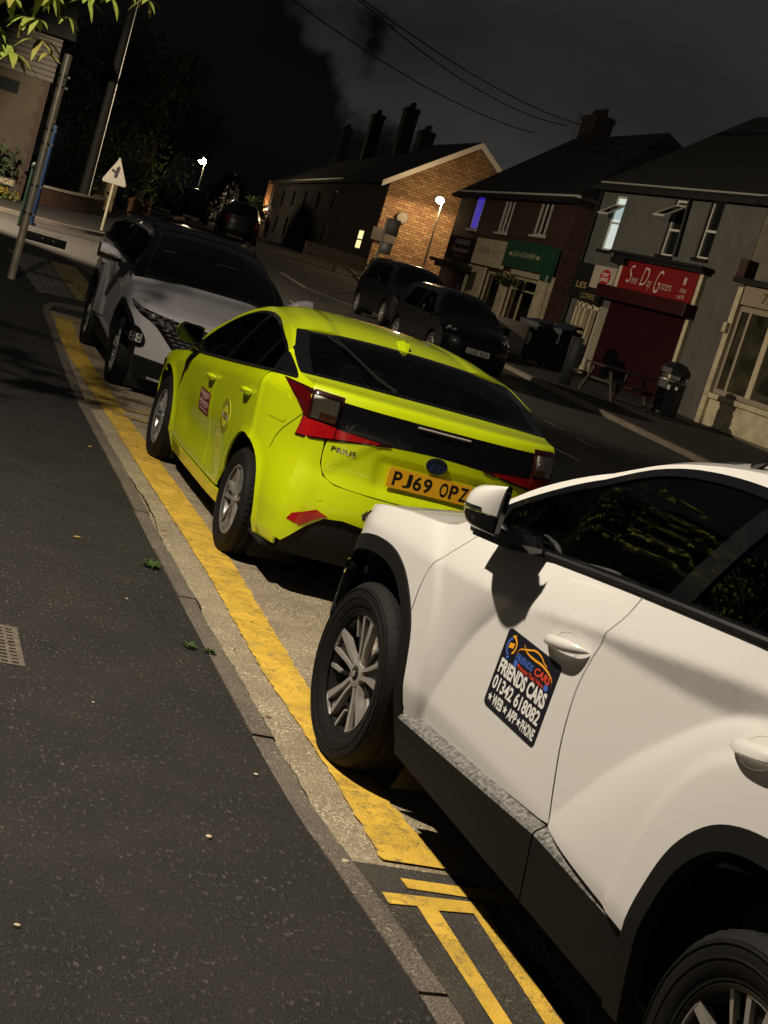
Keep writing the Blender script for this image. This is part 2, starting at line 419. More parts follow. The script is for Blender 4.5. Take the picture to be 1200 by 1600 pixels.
# ---------------------------------------------------------------- car body toolkit
class Body:
    """side(s,z,off)->half width; strip: edge/centre curves from nose over the roof to the tail"""
    def __init__(b, Wf, stations):
        b.W = Wf; n = len(stations)
        b.es = pchip_raw([p[0] for p in stations]); b.ez = pchip_raw([p[1] for p in stations])
        b.cs = pchip_raw([p[2] for p in stations]); b.cz = pchip_raw([p[3] for p in stations]); b.k = lin([(i, p[4]) for i, p in enumerate(stations)])
    def left(b, s, z, off=0.): return (-(b.W(s, z)+off), s, z)
    def right(b, s, z, off=0.): return (b.W(s, z)+off, s, z)
    def side(b, sg): return b.left if sg < 0 else b.right
    def strip0(b, q, t):
        es, ez, cs, cz, k = b.es(t), b.ez(t), b.cs(t), b.cz(t), b.k(t)
        w = b.W(es, ez); m = 1-min(1, abs(q))**k
        return Vector((q*w, es+(cs-es)*m, ez+(cz-ez)*m))
    def strip(b, q, t, off=0.):
        p = b.strip0(q, t)
        if off:
            a = b.strip0(q+.02, t)-b.strip0(q-.02, t); c = b.strip0(q, t+.02)-b.strip0(q, t-.02)
            n = a.cross(c)
            if n.length > 1e-9:
                n.normalize(); ref = Vector((0, p.y-b.mid[0], p.z-b.mid[1]))
                if n.dot(ref) < 0: n = -n
                p = p+n*off
        return p
    mid = (1.2, .7)
def pchip_raw(ys): return pchip(list(enumerate(ys)))
def arch_liner(parent, s0, z0, R, x_out, x_in, sg):
    mb = MB(); n = 28
    vs = []; fs = []
    for k in range(n+1):
        a = radians(-35+250*k/n); r = R
        for x in (x_out, x_in): vs.append((sg*x, s0+r*cos(a), z0+r*sin(a)))
    for k in range(n): fs.append((2*k, 2*k+1, 2*k+3, 2*k+2))
    c = len(vs); vs.append((sg*x_in, s0, z0))
    for k in range(n): fs.append((2*k+1, 2*k+3, c))
    mb.add(vs, fs); return mb.build('arch_liner', liner, parent)
def handle_part(parent, body, sg, s0, z0, L, slope, m, inset=True):
    """pull handle: recessed cup disc and a lens-shaped grip standing off the door"""
    f = body.side(sg); ca = slope
    def P(u, v, off): return f(s0+u, z0+v+ca*u, off)
    cup = MB(); n = 22; rings = [(1, .0015), (.86, -.002), (.6, -.010), (.25, -.014)]
    vs = []; fs = []
    for (k, o) in rings:
        for i in range(n):
            a = 2*pi*i/n; vs.append(P(.012+L*.30*k*cos(a), -.004+.042*k*sin(a), o if k < 1 else .0012))
    for j in range(len(rings)-1):
        for i in range(n): fs.append((j*n+i, j*n+(i+1) % n, (j+1)*n+(i+1) % n, (j+1)*n+i))
    fs.append(tuple((len(rings)-1)*n+i for i in range(n))); cup.add(vs, fs)
    h = cup.build('door_handle', m, parent)
    g = MB(); vs = []; fs = []; m_ = 18; k_ = 8
    for i in range(m_+1):
        t = -1+2*i/m_; hw = .019*max(.05, (1-abs(t)**2.6))**.6; st = .010+.030*max(0, 1-abs(t)**3.2)
        for j in range(k_):
            a = 2*pi*j/k_; vs.append(P(t*L/2, hw*sin(a), st+(.013 if t else .013)*max(.15, 1-abs(t)**4)*cos(a)*1.0-.004))
    for i in range(m_):
        for j in range(k_): fs.append((i*k_+j, i*k_+(j+1) % k_, (i+1)*k_+(j+1) % k_, (i+1)*k_+j))
    fs += [tuple(range(k_)), tuple(m_*k_+j for j in range(k_))]
    g.add(vs, fs); g.build('grip', m, h, angle=50)
    return h
def seat(parent, x, y, z, w=.50, hr=True):
    mb = MB()
    mb.box(x-w/2, x+w/2, y-.05, y+.47, z, z+.16, b=.045)
    M = Matrix.Translation((x, y, z+.12)) @ Matrix.Rotation(radians(-14), 4, 'X').inverted()
    M = Matrix.Translation((x, y-.02, z+.12)) @ Matrix.Rotation(radians(14), 4, 'X')
    mb.box(-w/2, w/2, -.07, .07, 0, .56, M=M, b=.05)
    if hr: mb.box(-.14, .14, -.05, .05, .62, .80, M=M, b=.045); mb.tube([M @ Vector((-.05, 0, .5)), M @ Vector((-.05, 0, .68))], .007); mb.tube([M @ Vector((.05, 0, .5)), M @ Vector((.05, 0, .68))], .007)
    return mb.build('seat', seat_fabric, parent)
def steering(parent, x, y, z, tilt=25):
    mb = MB(); M = Matrix.Translation((x, y, z)) @ Matrix.Rotation(radians(90-tilt), 4, 'X')
    mb.tube([M @ Vector((.185*cos(a), .185*sin(a), 0)) for a in [2*pi*k/32 for k in range(33)]], .015, 8)
    mb.box(-.06, .06, -.05, .05, -.02, .02, M=M, b=.015)
    for a in (0, 180, 270): mb.box(0, .18, -.015, .015, -.008, .008, M=M @ Matrix.Rotation(radians(a), 4, 'Z'))
    return mb.build('steering_wheel', trim_rubber, parent)
def plate_part(parent, name, txt, fn, w, h, m, off=.008, scale=1.):
    """number plate on fn(u,v,off); raised sheet with lettering as a sub-part"""
    mb = MB(); mb.prism(rrect(-w/2, w/2, -h/2, h/2, .012), lambda u, v, d: fn(u, v, off-.006+d), .006)
    p = mb.build(name, m, parent, smooth=False)
    t = MB(); a, b = txt.split(' ')
    vh = h*.36; tw = w*.90; cw = tw/7.35
    x = -tw/2
    for ch in a+' '+b:
        if ch == ' ': x += cw*.62; continue
        nar = .16 if ch in '1I' else 1.
        text_into(t, ch, x+cw*.10+(cw*.3 if nar < 1 else 0), x+cw*.90-(cw*.3 if nar < 1 else 0), -vh, vh, fn, off+.001, bold=.022)
        x += cw*.96
    t.build('lettering', ink, p, smooth=False)
    return p
# ---------------------------------------------------------------- the two SUVs (one body, two paints)
T_belt = pchip([(-.8, 1.36), (-.3, 1.325), (.438, 1.270), (1.035, 1.210), (1.686, 1.138), (2.15, 1.090), (2.6, 1.045), (3.3, .965)])
T_zA = pchip([(-.8, 1.26), (-.3, 1.245), (.324, 1.187), (1.096, 1.071), (1.608, .993), (2.2, .950), (3.2, .90)])
T_zB = pchip([(-.8, 1.19), (-.3, 1.17), (.291, 1.128), (.482, 1.078), (.815, 1.050), (1.15, 1.038), (1.45, 1.0), (1.62, .988), (2.2, .945), (3.2, .895)])
T_fd = pchip([(.35, 2.06), (.463, 2.016), (.775, 1.865), (.97, 1.69), (1.1, 1.56)])
T_rd = pchip([(.38, 1.13), (.551, 1.022), (.771, .841), (.928, .666), (1.066, .473), (1.16, .26)])
def T_W(s, z):
    zb = T_belt(s); zA = T_zA(s); zB = T_zB(s)
    if z > zb:                                         # greenhouse
        d = z-zb; w = T_W(s, zb-.0005)-.30*d-.42*d*d-.35*max(0, z-1.52)**1.2
        return w*(1 if z < 2 else 1)
    z0 = min(z, zB)
    mid = .898-.040*(z0-.5)
    d = s-T_fd(z0); ff = .044*(1-exp(-max(0, d)*.34/.044)) if d > 0 else 0
    d = T_rd(z0)-s; fr = .044*(1-exp(-max(0, d)*.34/.044)) if d > 0 else 0
    w = mid+ff+fr*sstep(-.9, -.2, s)
    if s > 2.3: w = max(w, mid+.030)
    if s > 2.0: w += .0
    # band under the shoulder crease leans outwards, the shoulder above falls away
    gk = sstep(1.66, 1.36, s)
    if z > zB: w += gk*.34*min(z-zB, zA-zB)
    if z > zA:
        t = (z-zA); w -= .30*t+.9*t*t*sstep(.3, 1.8, s)
    # tucked sill
    w -= .30*max(0, .50+.02-z)**1.25*(1.2)
    # wheel-arch lip
    for a0 in (2.66, -.02):
        r = (abs((s-a0)/.56)**3+abs((max(z, .36)-.36)/.635)**3)**(1/3.)
        w += .010*sstep(1.16, 1.08, r)
    # plan taper to the nose and the tail
    if s > 2.80: w *= 1-.93*min(1, (s-2.80)/.78)**2.4
    if s < -.45: w *= 1-.6*((-.45-s)/.6)**2.4
    return w
T_st = [ # edge s,z  centre s,z  k
 (3.20, .20, 3.44, .20, 2.3), (3.22, .42, 3.55, .42, 2.3), (3.22, .70, 3.565, .70, 2.3), (3.21, .84, 3.52, .84, 2.3), (3.18, .905, 3.44, .91, 2.3),
 (2.95, .975, 3.12, .995, 2.4), (2.62, 1.030, 2.78, 1.08, 2.6), (2.28, 1.075, 2.46, 1.135, 2.6),
 (2.12, 1.185, 2.30, 1.20, 2.6), (1.95, 1.310, 2.08, 1.35, 2.6), (1.66, 1.460, 1.78, 1.53, 2.6), (1.36, 1.567, 1.43, 1.64, 2.6),
 (.90, 1.632, .92, 1.70, 2.6), (.2, 1.650, .2, 1.71, 2.6), (-.36, 1.60, -.46, 1.675, 2.8), (-.62, 1.50, -.86, 1.60, 3),
 (-.74, 1.35, -.90, 1.38, 3), (-.78, 1.12, -.96, 1.13, 3), (-.80, .85, -.98, .85, 3), (-.80, .50, -.98, .50, 3), (-.76, .26, -.90, .26, 3)]
TB = Body(T_W, T_st)
def T_archpts(c, dz=0., inn=0.):
    pts = [(-.50, .42), (-.485, .60), (-.40, .80), (-.25, .915), (-.05, .962), (.15, .955), (.32, .90), (.45, .79), (.50, .62), (.52, .42)]
    o = []
    for x, z in pts:
        L = sqrt(x*x+(z-.36)**2); k = (L-inn)/L
        o.append((c-x*k, .36+(z-.36)*k))
    return o
def T_arch_front():      # from front low point round to the rear low point (s decreasing)
    return [(3.17, .38), (3.17, .54), (3.12, .69), (3.04, .79), (2.92, .852), (2.74, .890), (2.54, .890), (2.38, .838), (2.23, .72), (2.165, .585), (2.125, .405)]
def T_arch_rear():
    return [(.492, .463), (.475, .59), (.42, .745), (.31, .855), (.16, .908), (-.1, .925), (-.30, .88), (-.44, .76), (-.51, .60), (-.53, .45)]
def shrink(pts, c, d):
    o = []
    for x, z in pts:
        v = Vector((x-c[0], z-c[1])); L = v.length; o.append((c[0]+v.x*(L-d)/L, c[1]+v.y*(L-d)/L))
    return o
def edge_line(body, t0, t1, n):
    return [(body.es(t0+(t1-t0)*i/n), body.ez(t0+(t1-t0)*i/n)) for i in range(n+1)]
def sm(pts, n=5):      # smoothed open polyline
    r = smooth_path([(*pts[0], 1)]+pts[1:-1]+[(*pts[-1], 1)], n)
    r = r[:(len(pts)-1)*n+1] if len(r) > (len(pts)-1)*n else r
    return r[:(len(pts)-1)*n]+[pts[-1]]
def make_suv(name, pm, roof_m, front=True, lights_on=False, fine=.03, steer=0., folded=False):
    root = empty(name); B = TB
    shut = .004
    f_shut = [(2.07, T_belt(2.07)+.004), (2.12, 1.04), (2.18, .975), (2.235, .90), (2.255, .80), (2.245, .69), (2.20, .56), (2.118, .413)]
    m_shut = [(1.035, T_belt(1.035)), (1.05, 1.14), (1.095, 1.07), (1.14, .95), (1.15, .86), (1.13, .73), (1.09, .62), (1.043, .512)]
    sill = lin([(.49, .478), (1.043, .487), (2.118, .412)])
    for sg in (-1, 1):
        f = B.side(sg)
        # front fender
        fs = sm(f_shut); ar = sm(T_arch_front())
        top = edge_line(B, 4, 7.6, 24)                        # nose corner back to the pillar foot
        poly = [(3.22, .42), (3.22, .70), (3.21, .86)]+top+[(2.095, T_belt(2.07)+.008)]
        poly += [(s+shut, z) for s, z in fs]+ ar[::-1][:-1]+[(3.172, .42)]
        fen = panel('front_fender', poly, f, pm, root, step=fine)
        panel('bumper_end', [(3.22, .415), (3.17, .415), (3.17, .22), (3.20, .22)], f, black_plastic, root, step=.04, off=.006)
        # front door: lower skin up to the belt
        bl = [(s, T_belt(s)) for s in [1.035+(2.07-1.035)*i/12 for i in range(13)]]
        poly = [(s-shut, z) for s, z in fs][1:]+[(s, z) for s, z in resample([(2.11, .415), (1.045, .507)], .05, False)][1:-1]+[(s+shut, z) for s, z in sm(m_shut)][::-1]+bl[1:]
        fd = panel('front_door', poly, f, pm, root, step=fine*.8)
        handle_part(fd, B, sg, 1.272, .975, .25, -.15, pm)
        # rear door
        ra = sm(T_arch_rear()); k0 = 0
        rtop = [(s, T_belt(s)) for s in [-.15+(1.035+.15)*i/12 for i in range(13)]]
        i0 = next(i for i, p in enumerate(ra) if p[0] < .06)
        cut = [(.055, ra[i0-1][1]+.01), (.03, 1.02), (-.04, 1.17), (-.15, T_belt(-.15))]
        poly = [(s-shut, z) for s, z in sm(m_shut)]+[(1.04, .508), (.49, .475)]+ra[1:i0]+cut[:-1]+rtop[:-1]
        rd = panel('rear_door', poly, f, pm, root, step=fine*.8)
        handle_part(rd, B, sg, .255, 1.065, .25, -.17, pm)
        # rear quarter up to the roof
        cz = edge_line(B, 14.2, 18, 22)
        poly = [(s-shut*1.2, z) for s, z in cut]+[(-.30, T_belt(-.3)+.0), (-.55, 1.37), (-.46, 1.50), (-.38, 1.56)]+cz[1:]+[(-.80, .5), (-.78, .27), (-.56, .27), (-.545, .45)]+ra[::-1][1:len(ra)-i0]
        panel('rear_quarter', poly, f, pm, root, step=fine)
        # cantrail over the doors
        e = edge_line(B, 7.9, 14.2, 60)
        dlo_top = sm([(2.17, 1.108), (2.06, 1.205), (1.838, 1.343), (1.65, 1.445), (1.483, 1.516), (1.27, 1.568), (.95, 1.597), (.4, 1.602), (-.1, 1.565), (-.38, 1.49)], 6)
        poly = e+dlo_top[::-1]
        panel('cantrail', poly, f, roof_m, root, step=fine)
        # black window surround with the two panes
        bot = [(s, T_belt(s)+.003) for s in [-.50+(2.15+.50)*i/26 for i in range(27)]]
        lo = lambda s: T_belt(s)+.030
        top_i = lambda s: lin([(p[0], p[1]-.028) for p in dlo_top[::-1]])(s)
        g1 = [(s, lo(s)) for s in [.92+(2.0-.92)*i/14 for i in range(15)]]+[(s, top_i(s)) for s in [2.0-(2.0-.80)*i/18 for i in range(19)]]
        g1[15] = (1.985, top_i(1.985)-.004)
        g2 = [(s, lo(s)) for s in [-.34+(.80+.34)*i/10 for i in range(11)]]+[(s, top_i(s)) for s in [.69-(.69+.26)*i/10 for i in range(11)]]
        poly = bot+dlo_top+[(-.46, 1.42)]
        fr = panel('window_surround', poly, f, black_gloss, root, step=.04, holes=(g1, g2), off=.002)
        panel('front_window', g1, f, glass, root, step=.06, off=-.006, flange=0)
        panel('rear_window', g2, f, tint_glass, root, step=.06, off=-.006, flange=0)
        belt = MB(); belt.tube([f(s, T_belt(s)+.012, .006) for s in [-.45+(2.13+.45)*i/30 for i in range(31)]], .011, 6); belt.build('belt_trim', trim_rubber, root)
        # arch cladding
        for arc, c in ((T_arch_front(), (2.64, .36)), (T_arch_rear(), (-.08, .36))):
            mb = MB(); outer = sm(arc); inner = shrink(outer, c, .062)
            if c[0] > 1: outer = outer+[(2.10, .25)]; inner = inner+[(2.17, .25)]; outer = [(3.17, .25)]+outer; inner = [(3.11, .25)]+inner
            else: outer = [(.54, .25)]+outer+[(-.53, .27)]; inner = [(.46, .25)]+inner+[(-.47, .27)]
            poly = outer+inner[::-1]
            panel_into(mb, poly, f, step=.03, off=.007, flange=.05)
            mb.build('arch_cladding', black_plastic, root)
        arch_liner(root, 2.68, .36, .49, .80, .52, sg); arch_liner(root, 0, .36, .49, .80, .52, sg)
        # sill cladding: ledge, face, underside
        def sillmap(u, v, off=0.):
            top = .02+sill(u); pr = [(0, .878, top+.012), (.15, .884, top-.002), (.42, .920, top-.026), (.50, .926, top-.038), (.85, .900, .265), (1, .84, .225)]
            for a, b in zip(pr, pr[1:]):
                if v <= b[0]:
                    t = (v-a[0])/(b[0]-a[0]); return (sg*(a[1]+(b[1]-a[1])*t+off), u, a[2]+(b[2]-a[2])*t)
            return (sg*(.84+off), u, .225)
        for (a, b) in ((.505, 1.055), (1.063, 2.13)):
            mb = MB(); n = 30; vv = [0, .08, .15, .24, .33, .42, .50, .6, .72, .85, 1]
            vs = [sillmap(a+(b-a)*i/n, v) for i in range(n+1) for v in vv]; m = len(vv)
            fs = [(i*m+j, i*m+j+1, (i+1)*m+j+1, (i+1)*m+j) for i in range(n) for j in range(m-1)]
            fs += [tuple(range(m)), tuple(n*m+j for j in range(m))]
            mb.add(vs, fs); mb.m = [0 if (k < n*(m-1) and k % (m-1) < 6) else 1 for k in range(len(fs))]; mb.build('sill_cladding', (sill_plastic, black_plastic), root, angle=22)
        # front mirror
        mirror(root, sg, pm, folded)
    # dark inner shell so that gaps and arches stay black
    inner_shell(root, B, sill_z=.24, s0=-.70, s1=3.10, belt=T_belt, arches=((2.66, .50), (-.05, .50)))
    st = B.strip
    hood = [(q, 4.05) for q in [-1+2*i/16 for i in range(17)]]+[(1, 4.05+(7.35-4.05)*i/10) for i in range(1, 11)]+[(1-2*i/16, 7.35) for i in range(1, 17)]+[(-1, 7.35-(7.35-4.05)*i/10) for i in range(1, 10)]
    hood = [(q*.985, t) for q, t in hood]
    def hoodmap(q, t, off=0.):      # two raised creases running back from the grille corners
        p = B.strip(q, t, off); r = abs(q); d = r-(.50+.05*(7-t)); p = Vector(p)
        p.z += .012*(1-sstep(-.02, .05, d))*sstep(4.1, 4.8, t)
        return p
    panel('bonnet', hood, hoodmap, pm, root, step=.06, aspect=1.6)
    panel('cowl', [(-.9, 7.36), (.9, 7.36), (.9, 7.95), (-.9, 7.95)], st, trim_rubber, root, step=.1, off=-.004)
    for i, sg in enumerate((-1, 1)):
        ap = [(sg*.88, 7.5), (sg*1., 7.5), (sg*1., 11.4), (sg*.90, 11.4)]
        panel('windscreen_pillar', ap, st, roof_m, root, step=.08)
        seal = [(sg*.845, 7.8), (sg*.88, 7.8), (sg*.90, 11.3), (sg*.875, 11.2)]
        panel('pillar_seal', seal, st, black_gloss, root, step=.08, flange=0)
    ws = [(-.88, 7.7), (.88, 7.7), (.895, 11.25), (-.895, 11.25)]
    panel('windscreen', ws, st, glass, root, step=.1, off=-.004, flange=0)
    panel('roof', [(-1, 11.35), (1, 11.35), (1, 15), (-1, 15)], st, roof_m, root, step=.08)
    for sg in (-1, 1):
        mb = MB(); pts = [B.strip(sg*.93, t, .0) for t in [11.6+(14.3-11.6)*i/20 for i in range(21)]]
        pts = [p+Vector((0, 0, .035 if 0 < i < 20 else 0)) for i, p in enumerate(pts)]
        mb.tube(pts, .014, 8); mb.build('roof_rail', black_gloss, root)
    # tailgate and rear bumper
    panel('rear_window_glass', [(-.86, 15.15), (.86, 15.15), (.86, 16.6), (-.86, 16.6)], st, tint_glass, root, step=.1, off=.002)
    panel('tailgate', [(-1, 15.02), (1, 15.02), (1, 18.4), (-1, 18.4)], st, pm, root, step=.08, holes=([(-.85, 15.2), (.85, 15.2), (.85, 16.55), (-.85, 16.55)],))
    panel('rear_bumper', [(-1, 18.42), (1, 18.42), (1, 20), (-1, 20)], st, black_plastic, root, step=.08)
    panel('rear_light_bar', [(-.98, 17.0), (.98, 17.0), (.98, 17.35), (-.98, 17.35)], st, red_lens, root, step=.06, off=.006)
    # front end --------------------------------------------------
    body_front = [(-1, 1.0), (1, 1.0), (1, 4.02), (-1, 4.02)]
    panel('front_bumper', body_front, st, pm, root, step=.05)
    panel('lower_bumper', [(-1, 0), (1, 0), (1, .99), (-1, .99)], st, black_plastic, root, step=.06, off=.008)
    mb = MB()
    T = lambda c, z: z
    zt = pchip_raw([p[1] for p in T_st[:5]])
    def z2t(z):
        a, b = 0., 4.
        for _ in range(30):
            m = (a+b)/2
            if zt(m) < z: a = m
            else: b = m
        return a
    def fm(c, z, off=0.):
        """front surface addressed by metres across and up; past the corner it carries on along the side"""
        t = z2t(z); w = B.W(B.es(t), z)
        if abs(c) <= w: return B.strip(c/w, t, off)
        sgn = 1 if c > 0 else -1; return B.side(sgn)(B.es(t)-(abs(c)-w), z, off)
    grille = [(0, .86), (-.30, .865), (-.62, .895), (-.80, .925), (-.97, .975), (-.80, .86), (-.62, .74), (-.50, .62), (-.40, .52), (0, .50)]
    grille = smooth_path([(0, .842, 1), (-.35, .848), (-.64, .870), (-.82, .895), (-.99, .945, 1), (-.84, .835), (-.68, .76), (-.55, .64), (-.44, .535, 1), (0, .505, 1)], 5)
    gr = grille+[(-x, z) for x, z in grille[::-1] if abs(x) > 1e-4]
    g = panel('grille', gr, fm, black_gloss, root, step=.045, off=.008, flange=.02)
    mb = MB()
    for j in range(11):
        z = .53+j*.036
        for i in range(-12, 13):
            c = (i+(.5 if j % 2 else 0))*.072+0*j
            if not inside((c, z), gr) or not inside((c+.03, z), gr) or not inside((c-.03, z), gr): continue
            h, w = .015, .034
            P = [fm(c-w, z, .010), fm(c, z+h, .012), fm(c+w, z, .010), fm(c, z-h, .012), fm(c, z, .026)]
            mb.add(P, [(0, 1, 4), (1, 2, 4), (2, 3, 4), (3, 0, 4)])
    mb.build('grille_facets', mat('grille_chrome_'+name, (.30, .29, .29), .25, metal=.8), g, smooth=False)
    panel('badge', disc(0, .78, .065, 24, .034), fm, chrome, root, step=.02, off=.03, flange=.02)
    for sg in (-1, 1):
        tri = smooth_path([(sg*.80, .69, 1), (sg*.93, .72), (sg*.985, .70), (sg*.99, .60), (sg*.985, .485, 1), (sg*.86, .49), (sg*.735, .515), (sg*.73, .60)], 5)
        hl = panel('headlight', tri, fm, black_gloss, root, step=.03, off=-.012+.016, flange=.03)
        mb = MB()
        for k, (c, z) in enumerate(((.78, .61), (.845, .61), (.78, .565), (.845, .565), (.905, .59))):
            mb.add([fm(sg*(c-.026), z-.019, .010), fm(sg*(c+.026), z-.019, .010), fm(sg*(c+.026), z+.019, .010), fm(sg*(c-.026), z+.019, .010), fm(sg*c, z, -.002)], [(0, 1, 4), (1, 2, 4), (2, 3, 4), (3, 0, 4)])
        mb.build('reflector', mat('lamp_reflector', (.9, .86, .8), .3, metal=.5), hl, smooth=False)
        panel('lamp_lens', tri, fm, lens_glass, hl, step=.05, off=.02, flange=.01)
        mb = MB()
        for k in range(5):     # daytime lamp facets set in the grille wing
            c = .55+.085*k; z = .775+.028*k
            mb.add([fm(sg*(c-.034), z-.006, .014), fm(sg*(c+.02), z-.016, .014), fm(sg*(c+.04), z+.030, .014), fm(sg*(c-.012), z+.034, .014), fm(sg*c, z+.01, .03)], [(0, 1, 4), (1, 2, 4), (2, 3, 4), (3, 0, 4)])
        mb.build('running_lamp', mat('running_lamp_lens', (.32, .31, .31), .2, metal=.8), root, smooth=False)
    panel('intake', rrect(-.42, .42, .27, .40, .03), fm, dark_void, root, step=.06, off=.012)
    mb = MB(); mb.tube([fm(-.62+1.24*i/20, .235+.0*abs(i-10), .012) for i in range(21)], .016, 6); mb.build('skid_trim', alloy_grey, root)
    # wheels
    for (s, sg) in ((2.68, -1), (0, -1), (2.68, 1), (0, 1)):
        wheel(root, (sg*.915, s, .358), sg, .358, .235, .238, 'suv', steer if s > 1 else 0)
    # cabin
    mb = MB(); mb.box(-.70, .70, 1.75, 2.2, .93, 1.04, b=.05); mb.box(-.70, .70, 1.85, 2.2, .55, .97, b=.04); mb.build('dashboard', dash_plastic, root)
    steering(root, .37, 1.62, 1.0); seat(root, -.37, .95, .52); seat(root, .37, .95, .52); seat(root, -.37, -.02, .52, .6); seat(root, .37, -.02, .52, .6)
    mb = MB(); mb.box(-.80, .80, -.6, 2.2, .30, .34); mb.build('cabin_floor', dark_void, root)
    mb = MB(); mb.box(-.12, .12, 1.38, 1.42, 1.43, 1.50, b=.012); mb.build('rear_view_mirror', black_gloss, root)
    return root
def mirror(root, sg, pm, folded=False):
    """door mirror: painted cap above, indicator strip, black lower shell, glass; folded turns it along the door"""
    piv = Vector((.930, 1.84, 0))
    def P(u, d, z):      # u along the housing from the pivot, d depth of the bulge, z height
        if folded: x = piv.x+.004+d*.94+u*.28; y = piv.y+.09-u*.96
        else: x = piv.x+u*.93; y = piv.y-.12+d
        return Vector((sg*x, y, z))
    def shell(name, m, top, par):
        mb = MB(); n = 24; K = 28; vs = []
        for i in range(n+1):
            e = i/n; u = .285*e
            rnd = (1-(1-min(1, e/.42))**2.2)**.6
            zt = 1.215+(.118*(.25+.75*e)**.6 if folded else .125*min(1, (e+.05)/.8)**.5)*rnd; zb = 1.215-.060*rnd*(1-.35*e)
            dep = (.105*sin(pi*min(1, e**.85*.98))**.75*rnd+.010) if folded else .112*rnd*(1-.1*e); split = 1.208+.024*e; zc = (zt+zb)/2; hh = (zt-zb)/2
            for k in range(K):
                a_ = 2*pi*k/K; c_, s_ = cos(a_), sin(a_)
                d = dep/2*(1+(abs(c_)**.85)*(1 if c_ > 0 else -1)); z = zc+hh*(abs(s_)**.92)*(1 if s_ > 0 else -1)
                z = max(z, split+.003) if top else min(z, split-.001)
                vs.append(P(u, d, z))
        fs = [(i*K+k, i*K+(k+1) % K, (i+1)*K+(k+1) % K, (i+1)*K+k) for i in range(n) for k in range(K)]+[tuple(range(K)), tuple(n*K+k for k in range(K))]
        mb.add(vs, fs); return mb.build(name, m, par, angle=42)
    mir = shell('door_mirror', pm, True, root)
    shell('mirror_base', black_gloss, False, mir)
    mb = MB(); pts = [P(.285*e, (.105*sin(pi*min(1, e**.85*.98))**.75*(1-(1-min(1, e/.42))**2.2)**.6+.010)*.99+.002, 1.214+.024*e+.008) for e in [.20+.62*i/14 for i in range(15)]]
    mb.tube(pts, .004, 6); mb.build('indicator', black_gloss, mir)
    mb = MB(); rim = [(.283, 1.172), (.296, 1.185), (.300, 1.25), (.298, 1.31), (.286, 1.335), (.276, 1.30), (.274, 1.20)]
    mb.prism(rim, lambda u, z, w: P(u, -.004+w, z), .018); mb.build('mirror_rim', black_gloss, mir)
    mb = MB(); q = [(.035, 1.195), (.08, 1.175), (.20, 1.175), (.27, 1.20), (.275, 1.29), (.23, 1.31), (.10, 1.295), (.04, 1.25)]
    mb.prism(q, lambda u, z, w: P(u, -.004-w, z), .004); mb.build('mirror_glass', mirror_glass, mir)
    mb = MB(); a_ = [(1.93, 1.118), (1.92, 1.16), (1.83, 1.19), (1.72, 1.19), (1.67, 1.165), (1.68, 1.14)]
    mb.prism(a_, lambda y, z, w: Vector((sg*(.83+w), y, z)), .13); mb.build('mirror_arm', black_gloss, mir, smooth=False)
def inner_shell(root, B, sill_z, s0, s1, belt, arches):
    mb = MB()
    for sg in (-1, 1):
        f = B.side(sg); n = 40
        vs = []; fs = []
        cols = [s0+(s1-s0)*i/n for i in range(n+1)]; zs = [0, .2, .4, .6, .8, 1]
        for s in cols:
            zl = sill_z
            for c, r in arches:
                if abs(s-c) < r: zl = max(zl, .36+sqrt(max(0, r*r-(s-c)**2))*1.12)
            zt = belt(s)-.03
            for t in zs: vs.append(f(s, zl+(zt-zl)*t, -.035))
        m = len(zs)
        for i in range(n):
            for j in range(m-1): fs.append((i*m+j, i*m+j+1, (i+1)*m+j+1, (i+1)*m+j))
        mb.add(vs, fs)
    mb.box(-.80, .80, s0, s1, sill_z+.02, sill_z+.04)
    mb.box(-.55, .55, arches[0][0]-.5, s1, .3, .9)
    mb.box(-.55, .55, s0, arches[1][0]+.3, .3, .8)
    return mb.build('inner_body', dark_void, root)


